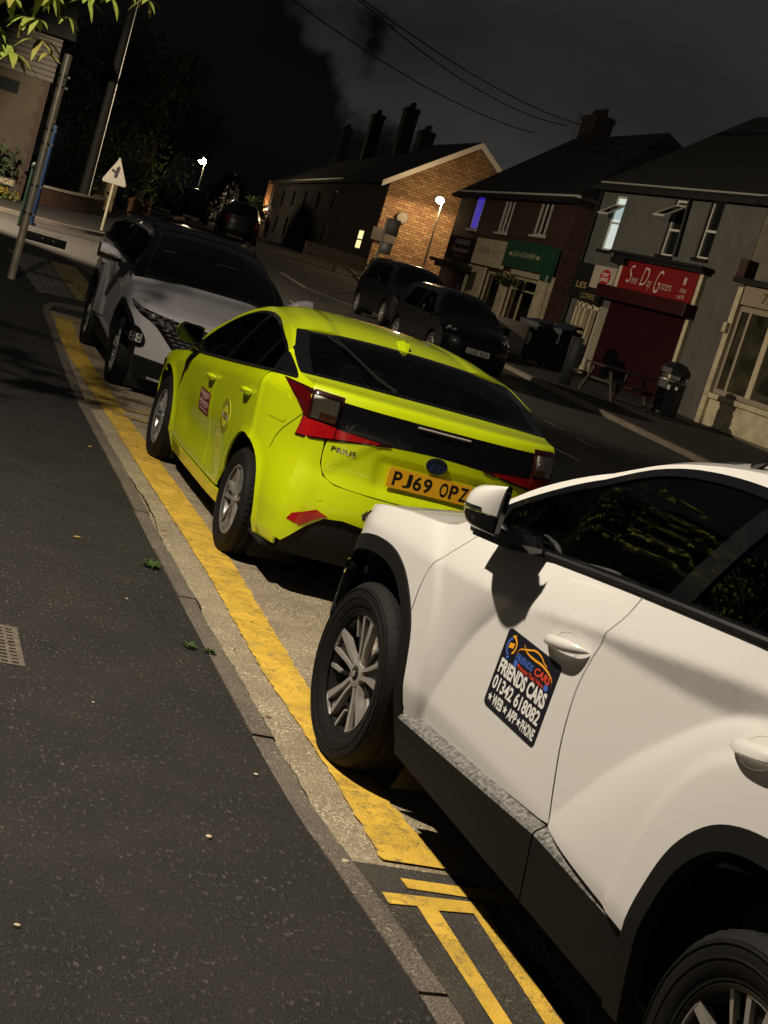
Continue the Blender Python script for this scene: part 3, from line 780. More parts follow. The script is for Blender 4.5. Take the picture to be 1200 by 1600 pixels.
def door_sign(root):
    """black magnetic sign with the firm's name, number and logo"""
    s0, s1, z0, z1 = 1.262, 1.632, .652, .910
    def f(u, v, off=0.):      # u 0..1 from front edge (left in view) to rear, v 0..1 upward
        s = s0+(s1-s0)*(1-u); z = z0+(z1-z0)*v-.0*u; p = Vector(TB.left(s, z, off)); return p
    mb = MB(); rr = rrect(0, 1, 0, 1, .055)
    panel_into(mb, rr, f, step=.08, off=.003, flange=.003)
    sg_ = mb.build('door_sign', mat('sign_black', (.010, .010, .018), .45), root)
    t = MB(); t.cur = 0
    text_into(t, 'FRIENDS CARS', .055, .955, .44, .63, f, .0038, bold=.04)
    text_into(t, '01342 618082', .045, .955, .235, .41, f, .0038, bold=.028)
    for x0, x1, w in ((.14, .34, 'WEB'), (.455, .62, 'APP'), (.72, .965, 'PHONE')): text_into(t, w, x0, x1, .055, .195, f, .0038, bold=.03)
    for c in (.085, .397, .67):
        mb2 = [(c+(x)*.045, .125+y*.062) for x, y in star(0, 0, 1)]; t.add([f(*p, .0038) for p in mb2], [tuple(range(10))])
    t.cur = 1
    text_into(t, 'FRIENDS', .27, .60, .715, .80, f, .0042, bold=.02, shear=.25)
    for c in (.30, .885):
        t.add([f(*p, .0038) for p in disc(c, .675, .035, 16, .04)], [tuple(range(16))])
    t.add([f(.13+.075*cos(a)*k, .80+.115*sin(a)*k, .0038) for a in [radians(100+170*i/12) for i in range(13)] for k in (1, .72)], [(2*i, 2*i+1, 2*i+3, 2*i+2) for i in range(12)])
    t.add([f(*p, .0038) for p in ((.10, .665), (.17, .70), (.13, .64))], [(0, 1, 2)])
    t.cur = 2
    t.add([f(.155+.075*cos(a)*k, .83+.11*sin(a)*k, .0038) for a in [radians(-70+160*i/12) for i in range(13)] for k in (1, .72)], [(2*i, 2*i+1, 2*i+3, 2*i+2) for i in range(12)])
    t.add([f(*p, .0038) for p in ((.10, .93), (.17, .965), (.17, .90))], [(0, 1, 2)])
    t.add([f(*p, .0040) for p in ((.095, .775), (.18, .80), (.185, .865), (.10, .84))], [(0, 1, 2, 3)])
    car = [(.26, .765), (.29, .845), (.37, .885), (.44, .915), (.54, .955), (.66, .945), (.74, .90), (.80, .885)]; car2 = [(.34, .93), (.42, .875), (.55, .86), (.72, .865), (.86, .835), (.94, .785), (.955, .71)]
    for ln, wd in ((car, .012), (car2, .014)):
        ln = sm(ln, 4); vs = []
        for i, (x, y) in enumerate(ln):
            ww = wd*(.35+.65*sin(pi*i/(len(ln)-1))); vs += [f(x, y-ww, .0040), f(x, y+ww, .0040)]
        t.add(vs, [(2*i, 2*i+1, 2*i+3, 2*i+2) for i in range(len(ln)-1)])
    t.cur = 3
    text_into(t, 'CARS', .635, .93, .715, .81, f, .0042, bold=.03, shear=.25)
    text_into(t, 'Private Taxi Hire', .345, .84, .64, .695, f, .0042, bold=.02)
    t.build('lettering', (white_ink, blue_ink, orange_ink, red_ink), sg_, smooth=False)
white_car = make_suv('parked_suv', white_paint, white_paint, steer=radians(2), fine=.02, folded=True)
white_car.location = (3.016, 2.542, 0); white_car.rotation_euler = (0, 0, radians(2.05))
tag(white_car, 'white SUV with a black taxi firm sign on its front door, nearest the camera', 'car')
for ch in kids(white_car):
    if ch.name.startswith('front_door') and (ch.data.vertices[0].co.x < 0): door_sign(ch); break

grey_car = make_suv('parked_suv', grey_paint, black_paint, fine=.04)
grey_car.location = (3.26, 17.40, .03); grey_car.rotation_euler = (radians(-.7), 0, radians(180-.5)); grey_car.scale = (.97, .97, .955)
tag(grey_car, 'grey SUV with a black roof facing the camera, parked in front of the lime car', 'car')
# ---------------------------------------------------------------- the lime hybrid saloon
P_belt = pchip([(-.75, 1.155), (-.436, 1.142), (.1, 1.095), (.836, 1.024), (1.6, .955), (2.141, .906), (2.4, .875), (3.2, .79)])
P_zA = pchip([(-.8, 1.09), (-.5, 1.08), (.1, 1.03), (1.03, .94), (1.9, .86), (2.4, .80), (3.2, .70)])
def P_W(s, z):
    zb = P_belt(s); zA = P_zA(s)
    if z > zb:
        d = z-zb; g = .36*d+.35*d*d
        g += .04*sstep(.4, -.4, s)*min(d, .2)/.2
        return P_W(s, zb-.0005)-g
    z0 = min(z, zA)
    w = .852+.028*(z0-.55)/.45
    # scooped lower doors, flaring sill
    sc = sstep(2.25, 1.8, s)*sstep(.55, .95, s)
    w -= .022*sc*exp(-((z-.47)/.13)**2)
    w += .012*sc*sstep(.34, .24, z)
    # haunches over the wheels
    w += .020*exp(-((s-.05)/.62)**2)*sstep(.25, .6, z)+.018*exp(-((s-2.72)/.50)**2)
    for a0 in (2.70, 0.):
        r = sqrt((s-a0)**2+(max(z, .31)-.31)**2); w += .012*sstep(.46, .40, r)
    # crease falling from the rear lamp to the bumper corner
    if z > zA: t = z-zA; w -= .30*t+1.6*t*t
    if z < .30: w -= .35*(.30-z)
    if s < -.10:
        k = sstep(.02, -.66, s); w -= k*(.030+.085*sstep(.42, .85, z))
    if s < -.45: w -= .10*min(1, (-.45-s)/.45)**2
    if s > 2.95: w *= 1-.85*min(1, (s-2.95)/.75)**2.3
    return w
P_st = [
 (3.30, .16, 3.60, .16, 2.4), (3.32, .35, 3.66, .35, 2.4), (3.30, .55, 3.64, .55, 2.4), (3.22, .68, 3.52, .68, 2.4),
 (2.9, .805, 3.1, .80, 2.6), (2.5, .865, 2.65, .90, 2.6), (2.25, .905, 2.38, .955, 2.6),
 (2.20, 1.055, 2.30, 1.07, 2.6), (1.90, 1.215, 1.98, 1.26, 2.6), (1.60, 1.330, 1.66, 1.40, 2.6),
 (1.05, 1.418, 1.07, 1.485, 2.8), (.62, 1.405, .62, 1.470, 2.8), (.28, 1.372, .20, 1.410, 2.8),
 (-.02, 1.300, -.12, 1.320, 2.8), (-.38, 1.175, -.46, 1.190, 3), (-.60, 1.140, -.735, 1.140, 3.4), (-.63, 1.105, -.765, 1.100, 3.4),
 (-.655, 1.03, -.775, 1.03, 3.4), (-.67, .95, -.785, .95, 3.2), (-.68, .85, -.785, .85, 3), (-.69, .74, -.79, .74, 3), (-.71, .64, -.83, .64, 3.4), (-.725, .50, -.86, .50, 3.8), (-.73, .34, -.85, .34, 3.8), (-.70, .22, -.79, .22, 2.8)]
PB = Body(P_W, P_st); PB.mid = (1.4, .6)
def tfind(fn, z, a, b):
    up = fn(b) > fn(a)
    for _ in range(34):
        m = (a+b)/2
        if (fn(m) < z) == up: a = m
        else: b = m
    return a
def P_rear(c, z, off=0.):
    """tail surface by metres across and up; past the corner it runs forward along the flank"""
    t = tfind(PB.ez, z, 14.6, 24); es = PB.es(t); w = P_W(es, z)
    if abs(c) <= w: return PB.strip(c/w, t, off)
    sg = 1 if c > 0 else -1; return Vector(PB.side(sg)(es+(abs(c)-w), z, off))
def P_arch(c):
    return [(c+.405*cos(a)*(1 if 1 else 1), .315+.405*sin(a)*1.0) for a in [radians(-10+200*i/26) for i in range(27)]]
def make_saloon(name, pm):
    root = empty(name); B = PB
    fz = lambda s: P_belt(s)
    sillz = lin([(.40, .235), (.55, .245), (2.25, .25)])
    for sg in (-1, 1):
        f = B.side(sg)
        fshut = sm([(2.12, fz(2.12)), (2.16, .86), (2.23, .76), (2.245, .55), (2.235, .40), (2.19, .27)])
        mshut = sm([(1.16, fz(1.16)), (1.17, .90), (1.17, .80), (1.14, .6), (1.09, .40), (1.055, .272)])
        rshut = sm([(-.10, fz(-.10)), (-.04, 1.0), (.08, .90), (.22, .80), (.39, .67), (.48, .52), (.545, .36), (.612, .272)])
        fa = [p for p in P_arch(2.70)]; ra = [p for p in P_arch(0.)]
        top = edge_line(B, 3, 6.6, 20)
        g = .004
        poly = [(3.12, .22), (3.30, .22), (3.32, .35), (3.30, .55)]+top+[(2.40, fz(2.4)+.004), (2.12+g, fz(2.12))]+[(s+g, z) for s, z in fshut]+[(2.19, .18)]
        # sweep the arch from rear to front
        arch = [p for p in fa[::-1] if p[1] > .25]
        poly = poly+[(2.28, .18)]+arch+[(3.12, .20)]
        panel('front_fender', poly, f, pm, root, step=.035)
        # black flash behind the front arch
        fl = smooth_path([(2.02, .905, 1), (2.12, .895, 1), (2.20, .82), (2.255, .72), (2.285, .60, 1), (2.235, .68), (2.15, .80)], 4)
        panel('fender_flash', fl, f, black_gloss, root, step=.03, off=.003, flange=.003)
        bl = [(s, fz(s)) for s in [1.16+(2.12-1.16)*i/12 for i in range(13)]]
        poly = [(s-g, z) for s, z in fshut]+[(s+g, z) for s, z in mshut][::-1]+bl[1:-1]
        fd = panel('front_door', poly, f, pm, root, step=.025)
        handle_part(fd, B, sg, 1.265, .86, .21, -.08, pm)
        bl = [(s, fz(s)) for s in [-.10+(1.16+.10)*i/12 for i in range(13)]]
        poly = [(s-g, z) for s, z in mshut]+[(s+g, z) for s, z in rshut][::-1]+bl[1:-1]
        rd = panel('rear_door', poly, f, pm, root, step=.025)
        handle_part(rd, B, sg, .175, .945, .21, -.08, pm)
        # rear quarter: arch, corner, up to the hatch line
        arch = [p for p in ra if p[1] > .27]; arch = sorted(arch, key=lambda p: atan2(p[1]-.315, p[0]))
        rs = [(s-g, z) for s, z in rshut]; rs = [p for p in rs if not (p[0]**2+(p[1]-.315)**2 < .42**2)]
        back = edge_line(B, 14.0, 23.4, 64)
        poly = rs+[p for p in arch if 20 < math.degrees(atan2(p[1]-.315, p[0])) < 181]+[(-.41, .24), (-.70, .26)]+back[::-1]+[(s, fz(s)) for s in (-.36, -.28, -.20, -.14)]
        panel('rear_quarter', poly, f, pm, root, step=.022)
        if sg < 0: panel('fuel_flap', rrect(-.43, -.22, .885, 1.045, .03), f, pm, root, step=.03, off=.0035, flange=.003)
        # sill: flared below the doors
        poly = [(2.19, .262), (.60, .257), (.44, .24), (.42, .16), (2.26, .16), (2.24, .20)]
        panel('sill', poly, f, pm, root, step=.035, off=.010, flange=.02)
        # glasshouse
        e = edge_line(B, 6.3, 13.98, 54)
        dlo = sm([(2.36, .895), (2.20, 1.00), (2.0, 1.125), (1.75, 1.245), (1.40, 1.345), (1.05, 1.385), (.72, 1.382), (.44, 1.352), (.12, 1.30), (-.12, 1.245), (-.30, 1.19), (-.40, 1.150)], 5)
        poly = e+dlo[::-1]
        panel('roof_rail', poly, f, pm, root, step=.03)
        bot = [(s, fz(s)+.002) for s in [-.40+(2.34+.40)*i/24 for i in range(25)]]
        ti = lambda s: lin([(p[0], p[1]-.020) for p in dlo[::-1]])(s); lo = lambda s: fz(s)+.018
        g1 = [(s, lo(s)) for s in [1.20+(2.14-1.20)*i/12 for i in range(13)]]+[(s, ti(s)) for s in [2.14-(2.14-1.06)*i/14 for i in range(15)]]
        g2 = [(s, lo(s)) for s in [.30+(1.10-.30)*i/10 for i in range(11)]]+[(s, ti(s)) for s in [.96-(.96-.22)*i/12 for i in range(13)]]
        g3 = [(s, lo(s)) for s in [-.10+.34*i/5 for i in range(6)]]+[(s, ti(s)) for s in (.16, .08, .0, -.06)]
        poly = bot[:-1]+dlo[:-1]
        panel('window_surround', poly, f, black_gloss, root, step=.04, off=.002, holes=(g1, g2, g3))
        panel('front_window', g1, f, glass, root, step=.06, off=-.005, flange=0)
        panel('rear_window', g2, f, tint_glass, root, step=.06, off=-.005, flange=0)
        panel('quarter_window', g3, f, tint_glass, root, step=.06, off=-.005, flange=0)
        mb = MB(); mb.tube([f(s, fz(s)+.008, .004) for s in [-.38+2.70*i/26 for i in range(27)]], .008, 6); mb.build('belt_trim', trim_rubber, root)
        arch_liner(root, 2.70, .315, .41, .78, .50, sg); arch_liner(root, 0, .315, .41, .78, .50, sg)
        # mirrors, standing open
        mb = MB(); n = 18; rows = 9; vs = []
        for j in range(rows+1):
            v = j/rows; z = .965+.135*v; hh = max(.02, 1-abs(2*v-1)**2.6)
            for i in range(n+1):
                a = pi*i/n; vs.append((sg*(.86+.19*(1-cos(a))/2*(.8+.2*hh)), 1.96+.12*sin(a)**.8*hh**.7, z+.01*(1-cos(a))/2))
        m_ = n+1; fs = [(j*m_+i, j*m_+i+1, (j+1)*m_+i+1, (j+1)*m_+i) for j in range(rows) for i in range(n)]+[tuple(range(m_)), tuple(rows*m_+i for i in range(m_))]
        mb.add(vs, fs); mm = mb.build('door_mirror', pm, root, angle=50)
        mb = MB(); mb.prism(rrect(.865, 1.035, .968, 1.10, .035), lambda x, z, w: (sg*x, 1.962-w, z+.006), .016); mb.build('mirror_housing', black_gloss, mm)
        mb = MB(); mb.prism(rrect(.878, 1.022, .980, 1.088, .03), lambda x, z, w: (sg*x, 1.944-w, z+.006), .002); mb.build('mirror_glass', mat_mirror_dark, mm)
        mb = MB(); mb.tube([(sg*.79, 1.98, .93), (sg*.90, 2.0, .975)], .026, 8); mb.build('mirror_arm', black_gloss, mm)
        # sill light strip / front lamps (out of the picture but real)
        hl = smooth_path([(3.30, .50, 1), (3.12, .68), (2.90, .74, 1), (3.02, .60), (3.18, .48)], 4)
        panel('headlight', hl, f, lens_glass, root, step=.05, off=.006)
    inner_shell(root, B, .20, -.62, 3.1, P_belt, ((2.70, .44), (0, .44)))
    st = B.strip
    panel('bonnet', [(-.97, 3.05), (.97, 3.05), (.97, 6.45), (-.97, 6.45)], st, pm, root, step=.1)
    panel('front_bumper', [(-1, 0), (1, 0), (1, 3), (-1, 3)], st, pm, root, step=.08)
    panel('lower_grille', [(-.7, .25), (.7, .25), (.5, 1.6), (-.5, 1.6)], st, black_plastic, root, step=.1, off=.006)
    panel('cowl', [(-.94, 6.47), (.94, 6.47), (.94, 6.9), (-.94, 6.9)], st, trim_rubber, root, step=.1)
    panel('windscreen', [(-.90, 6.7), (.90, 6.7), (.90, 9.4), (-.90, 9.4)], st, glass, root, step=.1, off=-.004, flange=0)
    for sg in (-1, 1): panel('windscreen_pillar', [(sg*.90, 6.6), (sg, 6.6), (sg, 9.45), (sg*.90, 9.45)], st, pm, root, step=.08)
    def roofmap(q, t, off=0.):          # roof with two raised shoulders either side of a sunken middle
        p = Vector(B.strip(q, t, off)); r = abs(q); p.z += .012*sstep(.60, .66, r)*sstep(.93, .80, r)*sstep(9.5, 10.2, t); return p
    rp = [(-1, 9.42), (1, 9.42), (1, 12.02), (.955, 12.10), (.6, 12.03), (0, 11.98), (-.6, 12.03), (-.955, 12.10), (-1, 12.02)]
    panel('roof', rp, roofmap, pm, root, step=.035, aspect=2)
    # hatch pillars in body colour beside the glass
    for sg in (-1, 1):
        # narrowing sail that dies out against the side glass
        poly = [(sg*.955, 12.11), (sg*1.0, 12.03), (sg, 13.15), (sg*.985, 13.1)]
        panel('hatch_pillar', poly, st, pm, root, step=.05)
    hg = [(-.95, 12.12), (-.6, 12.05), (0, 12.0), (.6, 12.05), (.95, 12.12), (.985, 13.1), (1., 13.2), (1., 13.98), (0, 13.98), (-1., 13.98), (-1., 13.2), (-.985, 13.1)]
    hgi = [(-.86, 12.30), (-.5, 12.20), (0, 12.14), (.5, 12.20), (.86, 12.30), (.90, 13.85), (-.90, 13.85)]
    panel('hatch_surround', hg, st, black_gloss, root, step=.06, off=.001, holes=(hgi,))
    panel('hatch_window', hgi, st, glass_rear, root, step=.08, off=-.001, flange=0)
    # body-colour blade between the two panes
    bl = [(-1, 14.0), (1, 14.0), (1, 15.9), (-1, 15.9)]
    panel('spoiler', bl, lambda q, t, off=0.: Vector(B.strip(q, t, off))+Vector((0, 0, .012*sin(pi*clamp((t-14.0)/1.9))**2)), pm, root, step=.05, aspect=4)
    mb = MB(); mb.tube([P_rear(-.16+.32*i/10, 1.088, .010) for i in range(11)], .006, 6); mb.build('brake_light', mat('clear_strip', (.5, .45, .4), .2), root)
    # lower glass panel between the lamps
    lg = [(-.60, 1.103), (.60, 1.103), (.605, .955), (.29, .945), (0, .955), (-.29, .945), (-.605, .955)]
    panel('lower_hatch_window', lg, P_rear, mat_rear_gloss, root, step=.05, off=-.004, flange=.0)
    # tailgate skin with the sculpted plate recess
    def tg(c, z, off=0.):
        o = off; r = abs(c)
        d = min(.335-r, z-.69, .875-z)
        o -= .009*sstep(0, .012, d)
        # bow-tie facets: upper corners press inward, ridge runs down and out from the badge
        rg = r-(.40+1.1*(.90-z)); o += .006*sstep(-.02, .0, rg)*sstep(.22, .02, rg)
        return P_rear(c, z, o)
    tgp = [(-.60, .922), (-.43, .876), (-.30, .898), (0, .908), (.30, .898), (.43, .876), (.60, .922)]
    tgl = smooth_path([(-.615, .955, 1), (-.30, .938, 1), (0, .950), (.30, .938, 1), (.615, .955, 1), (.63, .85), (.625, .76), (.60, .700), (.53, .668), (.30, .655), (0, .652), (-.30, .655), (-.53, .668), (-.60, .700), (-.625, .76), (-.63, .85)], 5)
    tail = panel('tailgate', tgl, tg, pm, root, step=.022)
    # bumper
    def bmp(c, z, off=0.):
        r = abs(c); o = off
        o += .012*sstep(.60, .70, r)*sstep(.85, .60, z)                       # corner stands proud
        o -= .020*sstep(.50, .40, z)*sstep(.70, .55, r)
        return P_rear(c, z, o)
    edge_w = lambda z: P_W(B.es(tfind(B.ez, z, 14.6, 24)), z)
    zs = [.31+.59*i/24 for i in range(25)]
    right = [(edge_w(z), z) for z in zs]
    mb = MB(); mb.tube([P_rear(-(edge_w(1.0)+(a)), z, .001) for a, z in ((.06, .985), (.14, .93), (.24, .86), (.30, .80), (.34, .72))], .0022, 5); mb.build('bumper_seam', dark_void, root)
    low = []
    tb = [(x*1.008 if abs(x) > .1 else x, z-.006 if z < .66 else z) for x, z in tgl if z < .90]
    up_r = [(.638, .85), (.633, .76), (.607, .694), (.534, .661), (.30, .648), (0, .645)]
    poly = [(0, .465), (.30, .475), (.45, .492), (.55, .478), (.64, .405), (.73, .30)]+right+[(.645, .90)]+up_r
    poly = poly+[(-x, z) for x, z in poly[::-1] if abs(x) > 1e-6]
    panel('rear_bumper', poly, bmp, pm, root, step=.022)
    lowp = [(-.74, .22), (.74, .22), (.73, .305), (.64, .41), (.55, .483), (.45, .497), (.30, .48), (0, .47), (-.30, .48), (-.45, .497), (-.55, .483), (-.64, .41), (-.73, .305)]
    panel('lower_bumper', lowp, P_rear, black_plastic, root, step=.04, off=-.018)
    for sg in (-1, 1):
        rf = smooth_path([(sg*.50, .425, 1), (sg*.60, .475, 1), (sg*.735, .505, 1), (sg*.69, .43), (sg*.60, .385, 1)], 3)
        rf = [(sg*.535, .492), (sg*.60, .515), (sg*.715, .462), (sg*.735, .425), (sg*.665, .408), (sg*.57, .478)]
        panel('reflector', rf, bmp, red_lens, root, step=.03, off=.003, flange=.01)
        mb = MB(); c = Vector(bmp(sg*.60, .575, .002)); mb.add([Vector(bmp(u, v, .003)) for u, v in disc(sg*.60, .575, .012, 14)], [tuple(range(14))]); mb.build('parking_sensor', pm, root)
        # lamp cluster: red arrow wrapping the corner, clear lens block, red tail running inwards
        W_ = edge_w(1.03)
        lamp_out = [(sg*(W_+.34), 1.125), (sg*(W_+.10), 1.128), (sg*.585, 1.128), (sg*.60, 1.03), (sg*.605, .965), (sg*.29, .952), (sg*.28, .940), (sg*.60, .890), (sg*(W_+.0), .865), (sg*(W_+.10), .855), (sg*(W_+.07), .92), (sg*(W_+.05), .985), (sg*(W_+.18), 1.06)]
        lamp = panel('tail_light', lamp_out, P_rear, mat_lamp_black, root, step=.03, off=.006, flange=.012)
        red1 = [(sg*(W_+.30), 1.115), (sg*(W_+.10), 1.118), (sg*(W_+.005), 1.095), (sg*(W_-.00), .978), (sg*(W_+.045), .985), (sg*(W_+.165), 1.06)]
        panel('red_arrow', red1, P_rear, dark_red_lens, lamp, step=.03, off=.011, flange=.006)
        red2 = [(sg*(W_+.03), .975), (sg*.60, .962), (sg*.598, .902), (sg*(W_), .875), (sg*(W_+.085), .865), (sg*(W_+.06), .92)]
        panel('red_foot', red2, P_rear, red_lens, lamp, step=.03, off=.011, flange=.006)
        red3 = [(sg*.592, .957), (sg*.36, .946), (sg*.35, .938), (sg*.592, .905)]
        panel('red_tail', red3, P_rear, red_lens, lamp, step=.03, off=.011, flange=.006)
        lens = [(sg*(W_-.005), 1.105), (sg*.602, 1.112), (sg*.605, .975), (sg*(W_-.005), .975)]
        ll = panel('reversing_lens', lens, P_rear, lens_glass, lamp, step=.03, off=.016, flange=.008)
        mb = MB()
        nx, nz = 3, 3
        for i in range(nx):
            for j in range(nz):
                mb.cur = 1 if j == 0 and i < 2 else 0
                c0 = .61+(W_-.01-.61)*i/nx; c1 = .61+(W_-.01-.61)*(i+1.)/nx; z0 = .98+.12*j/nz; z1 = .98+.12*(j+1.)/nz
                mb.add([P_rear(sg*c0, z0, .008), P_rear(sg*c1, z0, .008), P_rear(sg*c1, z1, .008), P_rear(sg*c0, z1, .008), P_rear(sg*(c0+c1)/2, (z0+z1)/2, .014)], [(0, 1, 4), (1, 2, 4), (2, 3, 4), (3, 0, 4)])
        mb.build('lens_facets', (mat_facet, amber_lens), ll, smooth=False)
    # fin, wiper, plate, badge, lettering
    mb = MB(); mb.prism([(.44, 0), (.29, .048), (.24, .050), (.22, 0)], lambda s, h, w: Vector((w-.012, s, h+B.strip(0, tfind(B.cs, s, 9.5, 14.3))[2]-.004)), .024)
    mb.v = [tuple(Vector(v)) for v in mb.v]; mb.build('aerial_fin', pm, root)
    mb = MB(); Pq = lambda q, t, o: B.strip(q, t, o)
    mb.tube([Pq(-.30, 13.9, .02), Pq(-.42, 13.7, .035), Pq(-.50, 13.35, .03), Pq(-.66, 12.45, .02)], .009, 6, r2=.006)
    mb.tube([Pq(-.42, 13.55, .012), Pq(-.60, 12.75, .010), Pq(-.72, 12.35, .010)], .006, 6); mb.box(-.015, .015, -.03, .03, 0, .03, M=Matrix.Translation(Pq(-.30, 13.9, .0)), b=.008)
    mb.build('rear_wiper', black_plastic, root)
    plate_part(tail, 'number_plate', 'PJ69 OPZ', lambda u, v, o=0.: P_rear(u, v+.747, o-.008) if False else Vector((u, tail_y(v+.786)-o, v+.786)), .52, .111, plate_yellow, off=.006)
    mb = MB()
    def bd(u, v, o): return P_rear(u, v+.905, o+.004)
    mb.prism(disc(0, 0, .062, 30, .043), lambda u, v, w: bd(u, v, w), .006); bg_ = mb.build('badge', mat('badge_blue', (.02, .035, .10), .15, coat=1), tail)
    mb = MB()
    def ring(rx, ry, cx=0, cy=0, w=.0055):
        n = 32; vs = []
        for i in range(n):
            a = 2*pi*i/n
            for k in (-1, 1): vs.append(bd(cx+(rx+k*w/2)*cos(a), cy+(ry+k*w/2)*sin(a), .011))
        for i in range(n): pass
        mb.add(vs, [(2*i, 2*i+1, (2*i+3) % (2*n), (2*i+2) % (2*n)) for i in range(n)])
    ring(.060, .041, w=.009); ring(.018, .036); ring(.042, .014, 0, .016, w=.006)
    mb.build('badge_rings', chrome, bg_)
    mb = MB(); text_into(mb, 'PRIUS', -.595, -.46, .838, .866, lambda u, v, o: tg(u, v, o), .003, bold=.02, space=1.1); mb.build('model_lettering', chrome, tail)
    for (s, sg) in ((2.70, -1), (0, -1), (2.70, 1), (0, 1)): wheel(root, (sg*.866, s, .317), sg, .317, .20, .205, 'saloon')
    # cabin
    mb = MB(); mb.box(-.66, .66, 1.85, 2.25, .80, .90, b=.04); mb.box(-.66, .66, 1.95, 2.25, .45, .82, b=.04); mb.build('dashboard', dash_plastic, root)
    steering(root, .34, 1.62, .88); seat(root, -.34, 1.0, .36); seat(root, .34, 1.0, .36); seat(root, -.34, .08, .38, .56); seat(root, .34, .08, .38, .56)
    mb = MB(); mb.box(-.74, .74, -.6, 2.3, .22, .26); mb.box(-.6, .6, -.6, -.1, .5, .72, b=.02); mb.build('cabin_floor', dark_void, root)
    # stickers on the doors
    def L(s0, s1, z0, z1): return lambda u, v, o=0.: B.left(s0+(s1-s0)*u, z0+(z1-z0)*v, o)
    f = L(1.56, 1.23, .590, .745)
    mb = MB(); panel_into(mb, rrect(0, 1, 0, 1, .04), f, step=.1, off=.002, flange=.002); stk = mb.build('taxi_notice', maroon, root)
    mb = MB(); text_into(mb, 'PRE-BOOKED', .08, .92, .74, .92, f, .003, bold=.02); text_into(mb, 'ONLY', .25, .75, .62, .72, f, .003, bold=.02)
    text_into(mb, 'INSURANCE', .08, .92, .40, .55, f, .003, bold=.02); text_into(mb, 'INVALID', .15, .85, .28, .37, f, .003, bold=.02); text_into(mb, 'otherwise', .12, .88, .10, .22, f, .003, bold=.01)
    mb.build('lettering', mat('pale_print', (.75, .55, .52), .5), stk, smooth=False)
    g2 = lambda u, v, o=0.: B.left(.665+.135*u*-1, .70+.105*v, o)
    mb = MB(); panel_into(mb, disc(0, 0, 1, 36), g2, step=.2, off=.002, flange=.002); lc = mb.build('licence_roundel', mat('roundel_yellow', (.62, .60, .03), .4), root)
    mb = MB()
    def ringp(r0, r1):
        n = 40; mb.add([g2(r*cos(2*pi*i/n), r*sin(2*pi*i/n), .003) for i in range(n) for r in (r0, r1)], [(2*i, 2*i+1, (2*i+3) % (2*n), (2*i+2) % (2*n)) for i in range(n)])
    mb.cur = 0; ringp(.94, 1.0); ringp(.66, .70)
    for i in range(26):
        a = radians(20+140*i/25); 
        for sgn in (1, -1):
            a2 = a*sgn; mb.add([g2(r*cos(a2+d), r*sin(a2+d), .003) for r, d in ((.74, -.02), (.88, -.02), (.88, .025), (.74, .025))], [(0, 1, 2, 3)])
    text_into(mb, '125', -.34, .34, -.22, .22, g2, .004, bold=.03)
    mb.cur = 1
    for c in (-.52, .52): mb.add([g2(c+x, y, .003) for x, y in ((-.09, -.15), (.09, -.15), (.09, .15), (-.09, .15))], [(0, 1, 2, 3)])
    mb.build('lettering', (mat('roundel_ink', (.03, .04, .03), .5), mat('crest_print', (.35, .38, .5), .5)), lc, smooth=False)
    # papers behind the glass
    mb = MB(); p = [B.left(s, z, -.012) for s, z in ((.45, 1.10), (.36, 1.11), (.32, 1.16), (.41, 1.17))]; mb.add(p, [(0, 1, 2, 3)]); mb.build('window_sticker', mat('sticker_green', (.35, .5, .35), .6), root)
    return root
mat_mirror_dark = mat('dim_mirror', (.05, .055, .045), .05, metal=1)
glass_rear = glass_mat('rear_screen_glass', (.16, .16, .16))
mat_rear_gloss = mat('smoked_panel', (.004, .004, .0045), .18, coat=.5)
mat_lamp_black = mat('lamp_black', (.03, .004, .005), .15, coat=1)
mat_facet = mat('lens_facet', (.95, .90, .80), .4, metal=.0)
_yt = {}
def tail_y(z): return -.792-.03*(.80-z)
lime_car = make_saloon('parked_saloon', lime_paint)
lime_car.location = (3.087, 8.426, 0)
tag(lime_car, 'bright lime green hatchback with yellow plate PJ69 OPZ and door stickers', 'car')
